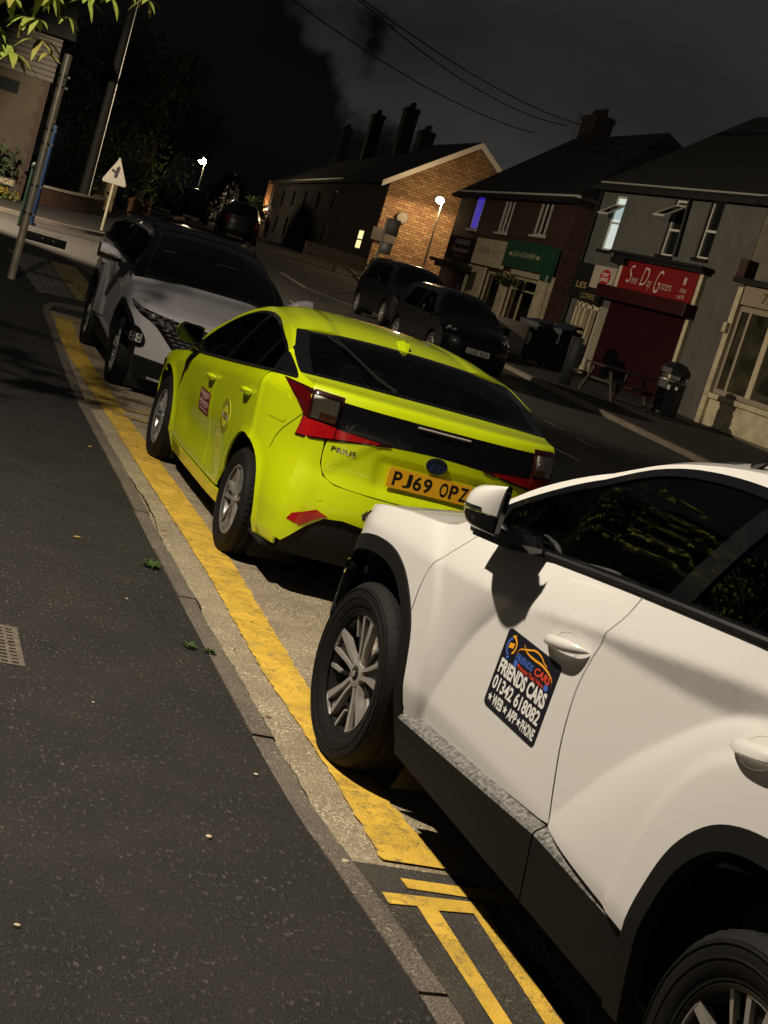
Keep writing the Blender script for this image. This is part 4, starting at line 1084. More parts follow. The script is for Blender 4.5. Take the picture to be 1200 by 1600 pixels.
# ---------------------------------------------------------------- ground
def terr(y): return 0. if y < 12 else (.0245*(y-12)**2/16 if y < 20 else (.0245*(y-16) if y < 70 else 1.323))
def ground_mat(name, base, dark, fleck, fscale, fthr, bumpd, stretch=(1, 1, 1), rough=.85, patch=.35):
    """bitumen / stone surface: aggregate flecks, broad patches, pitted relief"""
    m = bpy.data.materials.new(name); m.use_nodes = True; t = m.node_tree; b = t.nodes['Principled BSDF']; b.inputs['Roughness'].default_value = rough
    co = N(t, 'ShaderNodeTexCoord'); mp = N(t, 'ShaderNodeMapping'); mp.inputs['Scale'].default_value = stretch; t.links.new(co.outputs['Object'], mp.inputs['Vector'])
    n1 = N(t, 'ShaderNodeTexNoise'); n1.inputs['Scale'].default_value = 2.2; n1.inputs['Detail'].default_value = 8; n1.inputs['Roughness'].default_value = .7; t.links.new(co.outputs['Object'], n1.inputs['Vector'])
    r1 = N(t, 'ShaderNodeValToRGB'); ramp(r1, [(.5-patch/2, dark), (.5+patch/2, base)]); t.links.new(n1.outputs['Fac'], r1.inputs['Fac'])
    n2 = N(t, 'ShaderNodeTexNoise'); n2.inputs['Scale'].default_value = fscale; n2.inputs['Detail'].default_value = 3; n2.inputs['Roughness'].default_value = .6; t.links.new(mp.outputs[0], n2.inputs['Vector'])
    r2 = N(t, 'ShaderNodeValToRGB'); ramp(r2, [(fthr, 0.), (min(.99, fthr+.09), 1.)]); t.links.new(n2.outputs['Fac'], r2.inputs['Fac'])
    n3 = N(t, 'ShaderNodeTexNoise'); n3.inputs['Scale'].default_value = fscale*2.7; n3.inputs['Detail'].default_value = 2; t.links.new(mp.outputs[0], n3.inputs['Vector'])
    r3 = N(t, 'ShaderNodeValToRGB'); ramp(r3, [(.35, .45), (.65, 1.25)]); t.links.new(n3.outputs['Fac'], r3.inputs['Fac'])
    mu = N(t, 'ShaderNodeMixRGB', blend_type='MULTIPLY'); mu.inputs['Fac'].default_value = 1; t.links.new(r1.outputs['Color'], mu.inputs[1]); t.links.new(r3.outputs['Color'], mu.inputs[2])
    rl = N(t, 'ShaderNodeValToRGB'); ramp(rl, [(.38, .25), (.60, 1.)]); nl = N(t, 'ShaderNodeTexNoise'); nl.inputs['Scale'].default_value = 5.5; nl.inputs['Detail'].default_value = 5; t.links.new(co.outputs['Object'], nl.inputs['Vector']); t.links.new(nl.outputs['Fac'], rl.inputs['Fac'])
    fm2 = N(t, 'ShaderNodeMath', operation='MULTIPLY'); t.links.new(r2.outputs['Color'], fm2.inputs[0]); t.links.new(rl.outputs['Color'], fm2.inputs[1])
    mx = N(t, 'ShaderNodeMixRGB'); t.links.new(fm2.outputs[0], mx.inputs['Fac']); t.links.new(mu.outputs[0], mx.inputs[1]); mx.inputs[2].default_value = (*fleck, 1)
    t.links.new(mx.outputs[0], b.inputs['Base Color'])
    a = N(t, 'ShaderNodeMath', operation='ADD'); t.links.new(n2.outputs['Fac'], a.inputs[0]); t.links.new(n3.outputs['Fac'], a.inputs[1])
    bp = N(t, 'ShaderNodeBump'); bp.inputs['Distance'].default_value = bumpd; t.links.new(a.outputs[0], bp.inputs['Height']); t.links.new(bp.outputs[0], b.inputs['Normal'])
    return m
pave_mat = ground_mat('pavement_asphalt', (.024, .020, .0175), (.011, .009, .008), (.11, .098, .088), 66, .585, .008, stretch=(1, .5, 1), patch=.3)
road_mat = ground_mat('road_asphalt', (.042, .036, .030), (.024, .020, .017), (.10, .09, .075), 60, .60, .006)
kerb_mat = ground_mat('kerb_stone', (.24, .20, .155), (.11, .092, .072), (.42, .37, .29), 60, .58, .008, patch=.5)
channel_mat = ground_mat('channel_concrete', (.66, .54, .36), (.32, .25, .16), (.92, .80, .58), 75, .53, .012, patch=.5)
patch_mat = ground_mat('road_patch', (.10, .088, .07), (.05, .044, .036), (.22, .19, .15), 80, .57, .008)
def paint_mat(name, col, worn, wear):
    """road paint worn through in flecks and cracks"""
    m = bpy.data.materials.new(name); m.use_nodes = True; t = m.node_tree; b = t.nodes['Principled BSDF']; b.inputs['Roughness'].default_value = .6
    co = N(t, 'ShaderNodeTexCoord')
    n = N(t, 'ShaderNodeTexNoise'); n.inputs['Scale'].default_value = 16; n.inputs['Detail'].default_value = 10; n.inputs['Roughness'].default_value = .75; t.links.new(co.outputs['Object'], n.inputs['Vector'])
    r = N(t, 'ShaderNodeValToRGB'); ramp(r, [(wear-.05, 1.), (wear+.05, 0.)]); t.links.new(n.outputs['Fac'], r.inputs['Fac'])
    n2 = N(t, 'ShaderNodeTexNoise'); n2.inputs['Scale'].default_value = 5; n2.inputs['Detail'].default_value = 9; n2.inputs['Roughness'].default_value = .7; t.links.new(co.outputs['Object'], n2.inputs['Vector'])
    r2 = N(t, 'ShaderNodeValToRGB'); ramp(r2, [(.35, tuple(c*.70 for c in col)), (.6, col)]); t.links.new(n2.outputs['Fac'], r2.inputs['Fac'])
    mx = N(t, 'ShaderNodeMixRGB'); t.links.new(r.outputs['Color'], mx.inputs['Fac']); t.links.new(r2.outputs['Color'], mx.inputs[1]); mx.inputs[2].default_value = (*worn, 1)
    n4 = N(t, 'ShaderNodeTexNoise'); n4.inputs['Scale'].default_value = 11; n4.inputs['Detail'].default_value = 2; mp4 = N(t, 'ShaderNodeMapping'); mp4.inputs['Scale'].default_value = (1.6, .8, 1); mp4.inputs['Location'].default_value = (3.3, 1.7, 0); t.links.new(co.outputs['Object'], mp4.inputs['Vector']); t.links.new(mp4.outputs[0], n4.inputs['Vector'])
    r4 = N(t, 'ShaderNodeValToRGB'); ramp(r4, [(.70, 0.), (.735, .85)]); t.links.new(n4.outputs['Fac'], r4.inputs['Fac'])
    v4 = N(t, 'ShaderNodeTexVoronoi', feature='DISTANCE_TO_EDGE'); v4.inputs['Scale'].default_value = 2.3; t.links.new(n2.outputs['Color'], v4.inputs['Vector']); v4b = N(t, 'ShaderNodeVectorMath', operation='ADD'); t.links.new(co.outputs['Object'], v4b.inputs[0]); t.links.new(n2.outputs['Color'], v4b.inputs[1]); t.links.new(v4b.outputs[0], v4.inputs['Vector'])
    r5 = N(t, 'ShaderNodeValToRGB'); ramp(r5, [(.006, .8), (.016, 0.)]); t.links.new(v4.outputs['Distance'], r5.inputs['Fac'])
    mxx = N(t, 'ShaderNodeMath', operation='MAXIMUM'); t.links.new(r4.outputs['Color'], mxx.inputs[0]); t.links.new(r5.outputs['Color'], mxx.inputs[1])
    mx2 = N(t, 'ShaderNodeMixRGB'); t.links.new(mxx.outputs[0], mx2.inputs['Fac']); t.links.new(mx.outputs[0], mx2.inputs[1]); mx2.inputs[2].default_value = (.09, .06, .025, 1)
    t.links.new(mx2.outputs[0], b.inputs['Base Color'])
    bp = N(t, 'ShaderNodeBump'); bp.inputs['Distance'].default_value = .004; n3 = N(t, 'ShaderNodeTexNoise'); n3.inputs['Scale'].default_value = 130; n3.inputs['Detail'].default_value = 3; t.links.new(co.outputs['Object'], n3.inputs['Vector'])
    t.links.new(n3.outputs['Fac'], bp.inputs['Height']); t.links.new(bp.outputs[0], b.inputs['Normal'])
    return m
yellow_mat = paint_mat('yellow_road_paint', (.88, .56, .072), (.40, .27, .09), .425)
faded_yellow = paint_mat('faded_road_paint', (.66, .44, .07), (.34, .27, .17), .50)
road_white = paint_mat('white_road_paint', (.45, .43, .38), (.06, .05, .045), .46)
def struct(o): o['kind'] = 'structure'; return o
def flat(name, poly, m, dz, step=1.5, thick=0., parent=None, ystep=None):
    """a sheet following the rise of the street; thick > 0 turns its edge down"""
    mb = MB(); f = lambda u, v, o=0.: (u, v, terr(v)+dz+o)
    panel_into(mb, poly, f, step=step, flange=thick)
    o = mb.build(name, m, parent, angle=40); return o
g = MB(); ys = [-60, -10]+[4*i-8 for i in range(28)]+[130, 200, 400, 900]; ys = sorted(set(ys)); xs = [-600, -60, -20, 0, 20, 60, 700]
vs = [(x, y, terr(y)-.14) for y in ys for x in xs]; n = len(xs)
g.add(vs, [(j*n+i, j*n+i+1, (j+1)*n+i+1, (j+1)*n+i) for j in range(len(ys)-1) for i in range(n-1)])
struct(g.build('ground', ground_mat('earth', (.03, .028, .022), (.02, .018, .014), (.05, .045, .035), 8, .6, .01)))
g = MB(); ys = [-12+1.0*i for i in range(40)]+[28+4*i for i in range(24)]; xs = [-16, -8, 0, 4, 8, 12, 16, 24, 34, 46]
vs = [(x, y, terr(y)) for y in ys for x in xs]; n = len(xs)
g.add(vs, [(j*n+i, j*n+i+1, (j+1)*n+i+1, (j+1)*n+i) for j in range(len(ys)-1) for i in range(n-1)])
struct(g.build('road', road_mat))
KP = [(1.79, -12), (1.79, 3.3), (1.76, 3.9), (1.72, 4.6), (1.725, 5.7), (1.755, 7.7), (1.81, 10), (1.86, 13), (2.02, 17.2), (2.12, 19.6), (2.30, 20.4), (2.85, 20.9), (3.32, 21.4), (3.46, 22.6), (3.5, 26.5), (3.1, 28.4), (2.0, 29.6), (0, 30), (-9, 30)]
KERB_H = .045
kx = sm(KP, 4)
asph = [(x-.02, y) for x, y in kx]; kout = []
def offset_line(pts, d):
    o = []
    for i, p in enumerate(pts):
        a = pts[max(0, i-1)]; b = pts[min(len(pts)-1, i+1)]; t = Vector((b[0]-a[0], b[1]-a[1])).normalized(); o.append((p[0]+t.y*d, p[1]-t.x*d))
    return o
asph = offset_line(kx, -.02)
pav = [(-9, -12)]+asph
struct(flat('pavement', pav, pave_mat, KERB_H, step=1.2, thick=.1))
# kerb stones: real units with open joints, each slightly out of true
rng = random.Random(3)
def arclen(pts):
    L = [0]
    for a, b in zip(pts, pts[1:]): L.append(L[-1]+sqrt((a[0]-b[0])**2+(a[1]-b[1])**2))
    return L
def along(pts, L, s):
    i = 0
    while i < len(L)-2 and s > L[i+1]: i += 1
    t = (s-L[i])/max(1e-6, L[i+1]-L[i]); a, b = pts[i], pts[i+1]
    return (a[0]+(b[0]-a[0])*t, a[1]+(b[1]-a[1])*t), Vector((b[0]-a[0], b[1]-a[1])).normalized()
Lk = arclen(kx); kb = MB(); s = 0.
while s < Lk[-1]-1:
    n = 6; jx = rng.uniform(-.004, .004); jz = rng.uniform(-.004, .003); w = .098; LEN = .905
    vs = []
    for i in range(n+1):
        (x, y), t = along(kx, Lk, s+.006+(LEN-.012)*i/n); nx, ny = t.y, -t.x; z = terr(y)+KERB_H+jz
        ch = .006+rng.uniform(0, .006)
        for d, dz in ((0, -.10), (0, 0), (w-ch-.004, .001), (w, -ch-.004), (w+.004, -.16)): vs.append((x+nx*(d+jx-.015), y+ny*(d+jx-.015), z+dz))
    m = 5; kb.add(vs, [(i*m+j, i*m+j+1, (i+1)*m+j+1, (i+1)*m+j) for i in range(n) for j in range(m-1)]+[tuple(range(m)), tuple(n*m+j for j in range(m))])
    s += LEN
struct(kb.build('kerb', kerb_mat, angle=30))
# concrete channel and paler bay surface beside the kerb
inn = [(x, y) for x, y in offset_line(kx, .125) if y < 20]
def ribbon(name, f0, f1, y0, y1, m, dz, step=.25, jag=0., seed=1, z=None):
    r = random.Random(seed); mb = MB(); n = max(2, int((y1-y0)/step)); vs = []
    for i in range(n+1):
        y = y0+(y1-y0)*i/n; a = f0(y)+r.uniform(-jag, jag); b = f1(y)+r.uniform(-jag, jag)
        for x in (a, b): vs.append((x, y, terr(y)+dz))
    mb.add(vs, [(2*i, 2*i+1, 2*i+3, 2*i+2) for i in range(n)])
    return mb.build(name, m)
kxf = pchip([(-12, 1.915)]+[(y, x+.125) for x, y in KP[1:10]]) 
struct(ribbon('channel', lambda y: kxf(y)-.06, lambda y: 2.95+.02*y, -12, 19.8, channel_mat, .004, jag=.004))
struct(ribbon('road_patch', lambda y: kxf(y)-.05, lambda y: 2.3, -12, 4.26, patch_mat, .008, jag=.01, seed=4))
yl = pchip([(4.30, 1.965), (5.1, 1.985), (6.0, 1.98), (7.9, 2.035), (9.95, 2.05), (13.7, 2.09), (16.6, 2.10), (19.4, 2.24)])
yr = pchip([(4.30, 2.205), (5.2, 2.155), (5.8, 2.16), (6.8, 2.20), (8.4, 2.265), (9.9, 2.275), (11.5, 2.285), (14.2, 2.30), (16.9, 2.34), (19.4, 2.46)])
struct(ribbon('bay_line', yl, yr, 4.30, 19.2, yellow_mat, .012, step=.035, jag=.006, seed=2))
crack_m = mat('crack_dark', (.012, .009, .007), .95)
rc = random.Random(9); mb = MB(); vs = []; yy = 3.2; xo = 0.; n = 0
while yy < 12.5:
    xo = clamp(xo+rc.uniform(-.006, .006), -.02, .02); w = .004+.010*max(0, sin(yy*2.1+sin(yy*5)))*rc.uniform(.5, 1.2); x = kxf(yy)-.012+xo
    vs += [(x-w/2, yy, .010), (x+w/2, yy, .010)]; yy += .03; n += 1
mb.add(vs, [(2*i, 2*i+1, 2*i+3, 2*i+2) for i in range(n-1)]); struct(mb.build('gutter_crack', crack_m))
struct(ribbon('bay_end_line', lambda y: 2.0, lambda y: 3.2, 13.15, 13.32, faded_yellow, .012, step=.03, jag=.004, seed=7))
struct(ribbon('bay_end_line', lambda y: 2.15, lambda y: 3.4, 12.70, 12.86, faded_yellow, .0125, step=.03, jag=.004, seed=8))
struct(ribbon('bay_end_line', lambda y: 2.2, lambda y: 4.2, 19.21, 19.40, faded_yellow, .012, step=.03, jag=.004, seed=9))
struct(flat('bay_bar', [(1.995, 4.105), (2.9, 4.10), (2.9, 4.185), (1.99, 4.175)], yellow_mat, .012, step=.05))
mb = MB()
def yq(a): mb.add([(x, y, .0125) for x, y in a], [tuple(range(len(a)))])
dl = [(1.885, 4.050), (1.885, 3.975), (1.985, 3.985), (1.985, 3.3), (1.965, 2.0), (1.965, -3), (2.03, -3), (2.03, 2.0), (2.045, 3.3), (2.055, 3.975), (2.185, 3.99), (2.155, 3.3), (2.15, 2.0), (2.15, -3), (2.215, -3), (2.215, 2.0), (2.22, 3.3), (2.235, 4.0), (2.25, 4.075)]
o = flat('double_yellow_line', resample(dl, .12), yellow_mat, .0125, step=.1); struct(o)
# far carriageway markings
mk = MB()
for (x0, y0, x1, y1, w) in [(9.46, 20.6, 9.72, 18.9, .10)]+[(11.1, 21.1+1.45*i-.0, 11.05, 21.1+1.45*i+.75, .07) for i in range(3)]+[(9.2-.0, 26.+6*i, 9.3, 29.+6*i, .10) for i in range(3)]:
    t = Vector((x1-x0, y1-y0)).normalized()*w/2
    m_ = MB(); m_.add([(x0+t.y, y0-t.x, terr(y0)+.006), (x0-t.y, y0+t.x, terr(y0)+.006), (x1-t.y, y1+t.x, terr(y1)+.006), (x1+t.y, y1-t.x, terr(y1)+.006)], [(0, 1, 2, 3)])
    struct(m_.build('road_dash', road_white))
struct(flat('road_line', resample([(11.9, 47.5), (11.5, 42.5), (12.4, 40), (15, 38.8), (15, 38.95), (12.5, 40.2), (11.7, 42.5), (12.1, 47.5)], .5), road_white, .006, step=.5))
struct(ribbon('edge_line', lambda y: 14.28, lambda y: 14.36, -5, 40, road_white, .006, step=1, jag=.01))
# opposite pavement, kerb, and the pavement beyond the side road
rk = [(14.5, -12), (14.5, 40), (15.2, 46), (17.3, 55), (20, 66), (24, 84), (30, 110), (34, 124)]
rks = sm(rk, 5)
struct(flat('far_pavement', rks+[(46, 124), (46, -12)], pave_mat, .10, step=2.5, thick=.12))
mb = MB(); fr = offset_line(rks, -.0); fo = offset_line(rks, -.14)
vs = []
for (a, b) in zip(fr, fo):
    z = terr(a[1]); vs += [(a[0], a[1], z+.106), (b[0], b[1], z+.100), (b[0]-.01, b[1], z-.05)]
mb.add(vs, [(3*i+j, 3*i+j+1, 3*i+j+4, 3*i+j+3) for i in range(len(fr)-1) for j in (0, 1)]); struct(mb.build('far_kerb', kerb_mat))
lk = sm([(-16, 37.2), (2.5, 37.3), (4.6, 38.2), (5.8, 40.5), (7.0, 47), (9.3, 58), (13, 72), (18, 92), (24, 124)], 5)
struct(flat('corner_pavement', lk+[(-16, 124)], pave_mat, .09, step=2.5, thick=.1))
mb = MB(); fr = lk; fo = offset_line(lk, .14); vs = []
for (a, b) in zip(fr, fo):
    z = terr(a[1]); vs += [(a[0], a[1], z+.096), (b[0], b[1], z+.09), (b[0], b[1], z-.05)]
mb.add(vs, [(3*i+j, 3*i+j+1, 3*i+j+4, 3*i+j+3) for i in range(len(fr)-1) for j in (0, 1)]); struct(mb.build('corner_kerb', kerb_mat))
# buff and grey crossing slabs on the built-out corner
def brick_mat(name, c1, c2, mortar, scale, bw=.5, rh=.25, rough=.85, msize=.02, bumpd=.004, coord='Object', rot=None):
    m = bpy.data.materials.new(name); m.use_nodes = True; t = m.node_tree; b = t.nodes['Principled BSDF']; b.inputs['Roughness'].default_value = rough
    co = N(t, 'ShaderNodeTexCoord'); mp = N(t, 'ShaderNodeMapping'); t.links.new(co.outputs[coord], mp.inputs['Vector'])
    if rot: mp.inputs['Rotation'].default_value = rot
    br = N(t, 'ShaderNodeTexBrick'); br.inputs['Color1'].default_value = (*c1, 1); br.inputs['Color2'].default_value = (*c2, 1); br.inputs['Mortar'].default_value = (*mortar, 1)
    br.inputs['Scale'].default_value = scale; br.inputs['Brick Width'].default_value = bw; br.inputs['Row Height'].default_value = rh; br.inputs['Mortar Size'].default_value = msize; br.inputs['Bias'].default_value = 0
    t.links.new(mp.outputs[0], br.inputs['Vector'])
    n = N(t, 'ShaderNodeTexNoise'); n.inputs['Scale'].default_value = 9; n.inputs['Detail'].default_value = 7; t.links.new(co.outputs[coord], n.inputs['Vector'])
    r = N(t, 'ShaderNodeValToRGB'); ramp(r, [(.3, .55), (.7, 1.15)]); t.links.new(n.outputs['Fac'], r.inputs['Fac'])
    mu = N(t, 'ShaderNodeMixRGB', blend_type='MULTIPLY'); mu.inputs['Fac'].default_value = 1; t.links.new(br.outputs['Color'], mu.inputs[1]); t.links.new(r.outputs['Color'], mu.inputs[2]); t.links.new(mu.outputs[0], b.inputs['Base Color'])
    bp = N(t, 'ShaderNodeBump'); bp.inputs['Distance'].default_value = bumpd; bp.invert = True; t.links.new(br.outputs['Fac'], bp.inputs['Height']); t.links.new(bp.outputs[0], b.inputs['Normal'])
    return m
slab_buff = brick_mat('buff_slabs', (.42, .33, .10), (.30, .25, .11), (.06, .05, .04), 1, .42, .42, msize=.012)
slab_grey = brick_mat('grey_slabs', (.24, .22, .19), (.15, .15, .15), (.05, .045, .04), 1, .42, .42, msize=.012)
struct(flat('tactile_paving', [(2.72, 21.5), (3.2, 21.9), (3.25, 26.8), (2.76, 26.8)], slab_buff, KERB_H+.006, step=.8))
struct(flat('paving_slabs', [(2.15, 21.2), (2.70, 21.5), (2.74, 26.8), (2.05, 26.8)], slab_grey, KERB_H+.005, step=.8))
# iron cover set in the pavement
mb = MB(); cx, cy = .40, 5.72
mb.box(cx-.46, cx+.46, cy-.24, cy+.24, KERB_H-.02, KERB_H+.003)
for i in range(22):
    for j in range(11):
        if (i+j) % 1 == 0: mb.box(cx-.43+i*.04, cx-.405+i*.04, cy-.215+j*.04, cy-.19+j*.04, KERB_H+.003, KERB_H+.008)
tag(mb.build('inspection_cover', mat('cast_iron', (.17, .145, .11), .6, noise=(20, .5)), smooth=False), 'rectangular iron inspection cover with a studded face in the pavement', 'cover')
# weeds in the kerb joints
leaf_green = mat('weed_leaf', (.075, .15, .025), .6, noise=(40, .5))
for k, (x, y, R) in enumerate(((1.66, 7.45, .060), (1.63, 6.16, .040), (1.72, 6.14, .034))):
    mb = MB(); r = random.Random(20+k)
    for i in range(44):
        a = r.uniform(0, 2*pi); L = R*r.uniform(.3, 1); w = L*r.uniform(.12, .24); z = KERB_H+.004; h = L*r.uniform(.15, .7)
        d = Vector((cos(a), sin(a), 0)); nn = Vector((-sin(a), cos(a), 0)); o = Vector((x, y, z))+d*R*.1
        mb.add([o, o+d*L*.5+nn*w+Vector((0, 0, h)), o+d*L+Vector((0, 0, h*.7)), o+d*L*.5-nn*w+Vector((0, 0, h))], [(0, 1, 2, 3)])
    tag(mb.build('weed', leaf_green), ['leafy green weed at the kerb, farthest and largest of the three', 'small green weed at the kerb, on the pavement side of the near pair', 'small green weed on the kerb stone, road side of the near pair'][k], 'weed', 'weeds growing along the kerb')
stone_m = mat('pale_stone', (.62, .52, .36), .7)
for k, (x, y, R) in enumerate(((1.33, 4.18, .011), (.69, 3.47, .010), (1.62, 4.77, .010), (1.09, 5.22, .007), (1.43, 6.74, .008), (1.78, 4.15, .012))):
    bm = bmesh.new(); bmesh.ops.create_icosphere(bm, subdivisions=1, radius=R); r = random.Random(k)
    for v in bm.verts: v.co *= r.uniform(.7, 1.25); v.co.z *= .7
    mb = MB(); mb.add([Vector((x, y, KERB_H+R*.4))+v.co for v in bm.verts], [[v.index for v in f.verts] for f in bm.faces]); bm.free()
    tag(mb.build('stone', stone_m), ['pale pebble alone in the middle of the dark pavement', 'pale pebble on the pavement nearest the bottom left corner', 'pale pebble close to the kerb level with the white car wheel', 'tiny pale chip on the pavement left of the front wheel', 'tiny pale chip on the pavement level with the gap between cars', 'pale pebble lying on the kerb near the double yellow lines'][k], 'pebble', 'loose pebbles on the pavement')
# fallen leaves and debris
dry = mat('dry_leaf', (.34, .22, .07), .7)
for k, (x, y, L, a) in enumerate(((1.30, 7.75, .05, .3), (1.80, 5.0, .045, 1.2), (1.86, 5.55, .05, 2.2), (1.70, 10.6, .06, .9), (1.62, 11.6, .05, 2.5), (1.93, 8.6, .04, .1), (1.9, 6.4, .035, 1.7))):
    z = (KERB_H if x < 1.8 else .004)+.006; d = Vector((cos(a), sin(a), 0)); nn = Vector((-sin(a), cos(a), 0)); o = Vector((x, y, z)); mb = MB()
    mb.add([o-d*L/2, o+nn*L*.22+Vector((0, 0, .006)), o+d*L/2+Vector((0, 0, .004)), o-nn*L*.22+Vector((0, 0, .002))], [(0, 1, 2), (0, 2, 3)])
    tag(mb.build('fallen_leaf', dry), 'small dry brown leaf lying along the kerb', 'leaf', 'dry leaves along the kerb')

# ---------------------------------------------------------------- street lighting
lamp_metal = mat('lamp_column_paint', (.16, .16, .15), .5, metal=.3, bump=(30, .002))
def street_lamp(loc, h, arm, ang, power, label, spot=True, small=False, gs=1., size=.10, col=(1, .80, .55), es=60, r=.055, group=None, straight=False):
    t = empty('street_lamp', loc, ang); tag(t, label, 'street lamp', group)
    mb = MB(); mb.tube([(0, 0, -.1), (0, 0, 1.1)], r*1.6, 12); mb.tube([(0, 0, 1.1), (0, 0, 1.25)], r*1.6, 12, r2=r); c = mb
    c.tube([(0, 0, 1.2), (0, 0, h-.3), (.03, 0, h-.08), (arm*.4, 0, h), (arm, 0, h+.04)], [r, r*.8, r*.75, r*.7, r*.6], 10); c.build('column', lamp_metal, t)
    hl_ = .22 if small else .50
    hd = MB(); hd.box(arm-.05, arm+hl_, -.10, .10, h+.03, h+.10, b=.03); head = hd.build('lamp_head', lamp_metal, t)
    g_ = MB(); g_.box(arm-.0 if small else arm+.08, arm+hl_-.04, -.09, .09, h-(.10 if small else .005), h+.028, b=.03 if small else .008); (g_.lathe([(0, h-.24*gs), (.13*gs, h-.21*gs), (.19*gs, h-.11*gs), (.16*gs, h-.01), (.05, h+.02)], 14, axis='z', M=Matrix.Translation((arm+.06, 0, 0))) if small else None); g_.build('lamp_glass', mat('lit_lamp_glass', (.9, .8, .6), .4, emit=col, es=es), head)
    ld = bpy.data.lights.new('lamp_light', 'SPOT' if spot else 'POINT'); ld.energy = power; ld.color = col; ld.shadow_soft_size = size
    if spot: ld.spot_size = radians(172); ld.spot_blend = .10
    if small: ld.type = 'SPOT'; bpy.data.lights[ld.name].spot_size = radians(180); bpy.data.lights[ld.name].spot_blend = .12
    lo = bpy.data.objects.new('lamp_light', ld); COL.objects.link(lo); lo.parent = t; lo.location = (arm+.25, 0, h-.05) if spot else (arm+.06, 0, h-.30)
    return t
street_lamp((-3.0, 5.8, KERB_H), 6.25, 1.35, 0, NEAR_POWER, 'street lamp on the near pavement lighting the parked cars', col=(1, .89, .72), es=40)
street_lamp((-1.5, 33.6, terr(33)), 5.6, 1.2, 0, SIDE_POWER, 'street lamp at the mouth of the side road', col=(1, .83, .60), es=40)
for o_ in kids(bpy.data.objects['street_lamp.001']):
    if o_.type == 'LIGHT': o_.data.spot_size = radians(122); o_.data.spot_blend = .3; o_.rotation_euler = Vector((11, 3.4, -5.6)).to_track_quat('-Z', 'Y').to_euler()
street_lamp((23.38, 66.70, 1.25), 4.39, .12, radians(200), 520, 'lit street lamp standing in front of the brick gable wall', spot=False, small=True, col=(1, .70, .36), es=260, size=.06, r=.045)
street_lamp((21.55, 116.9, terr(100)), 4.45, .2, radians(180), 650, 'lit street lamp far up the road above the conifer', spot=False, small=True, gs=1.7, col=(1, .76, .45), es=300, size=.06, r=.06)

mat_barge = None
mat_dimframe = mat("dim_frame", (.05, .047, .04), .5)
# ---------------------------------------------------------------- buildings
white_frame = mat('window_frame_white', (.62, .60, .55), .45)
pane_dark = mat('night_pane', (.012, .013, .014), .06, coat=1)
brick_red = brick_mat('red_brick', (.085, .032, .020), (.05, .022, .014), (.06, .05, .04), 4.4, .99, .33, rot=(radians(90), 0, 0))
brick_buff = brick_mat('buff_brick', (.36, .22, .10), (.20, .095, .045), (.10, .07, .04), 2.6, .99, .33, rot=(radians(90), 0, 0), msize=.05)
render_grey = mat('grey_render', (.11, .108, .098), .85, noise=(1.6, .25), bump=(50, .003))
render_cream = mat('cream_render', (.17, .15, .11), .8, noise=(2.2, .3), bump=(50, .003))
stone_cream = mat('cream_paintwork', (.66, .57, .38), .6, noise=(3, .35))
roof_tile = brick_mat('roof_tiles', (.008, .007, .006), (.005, .0045, .004), (.002, .002, .002), 3.2, .6, .5, bumpd=.02)
slate = roof_tile
cream_trim = mat('cream_trim', (.64, .55, .37), .7, noise=(6, .25))
black_trim = mat('black_trim', (.010, .010, .010), .5)
def facade(mb, u0, u1, z0, z1, openings, thick=.24, y=0.):
    """wall with real openings: local x along the wall, +y towards the street"""
    us = sorted(set([u0, u1]+[a for o in openings for a in o[:2]])); zs = sorted(set([z0, z1]+[a for o in openings for a in o[2:4]]))
    us = [u for u in us if u0 <= u <= u1]; zs = [z for z in zs if z0 <= z <= z1]
    hole = lambda a, b: any(o[0] < a < o[1] and o[2] < b < o[3] for o in openings)
    n = len(zs); vs = [(u, y-t, z) for t in (0, thick) for u in us for z in zs]; N_ = len(us)*n; fs = []
    for i in range(len(us)-1):
        for j in range(n-1):
            if hole((us[i]+us[i+1])/2, (zs[j]+zs[j+1])/2): continue
            a = i*n+j; fs.append((a, a+1, a+n+1, a+n)); fs.append((a+N_, a+n+N_, a+n+1+N_, a+1+N_))
            for (di, dj, p, q) in ((-1, 0, a, a+1), (1, 0, a+n, a+n+1), (0, -1, a, a+n), (0, 1, a+1, a+n+1)):
                ii, jj = i+di, j+dj
                if ii < 0 or jj < 0 or ii >= len(us)-1 or jj >= n-1 or hole((us[ii]+us[ii+1])/2, (zs[jj]+zs[jj+1])/2): fs.append((p, q, q+N_, p+N_))
    mb.add(vs, fs)
def window(parent, u0, u1, z0, z1, bars=(), rails=(), m=None, pane=None, y=-.10, fw=.06, name='window', sill=True, sill_m=None):
    mb = MB(); d0, d1 = y-.05, y+.02
    for a, b, c, d in ((u0, u0+fw, z0, z1), (u1-fw, u1, z0, z1), (u0+fw, u1-fw, z0, z0+fw), (u0+fw, u1-fw, z1-fw, z1)): mb.box(a, b, d0, d1, c, d)
    for b_ in bars: mb.box(b_-.025, b_+.025, d0+.005, d1-.004, z0+fw, z1-fw)
    for r_ in rails:
        mb.box(u0+fw, u1-fw, d0+.006, d1-.002, r_-.03, r_+.03)
    w = mb.build(name, m or white_frame, parent, smooth=False)
    p = MB(); p.box(u0+fw*.5, u1-fw*.5, y-.035, y-.025, z0+fw*.5, z1-fw*.5); p.build('pane', pane or pane_dark, w, smooth=False)
    if sill:
        s_ = MB(); s_.box(u0-.06, u1+.06, y-.05, .07, z0-.09, z0-.003); s_.build('sill', sill_m or stone_cream, w, smooth=False)
    return w
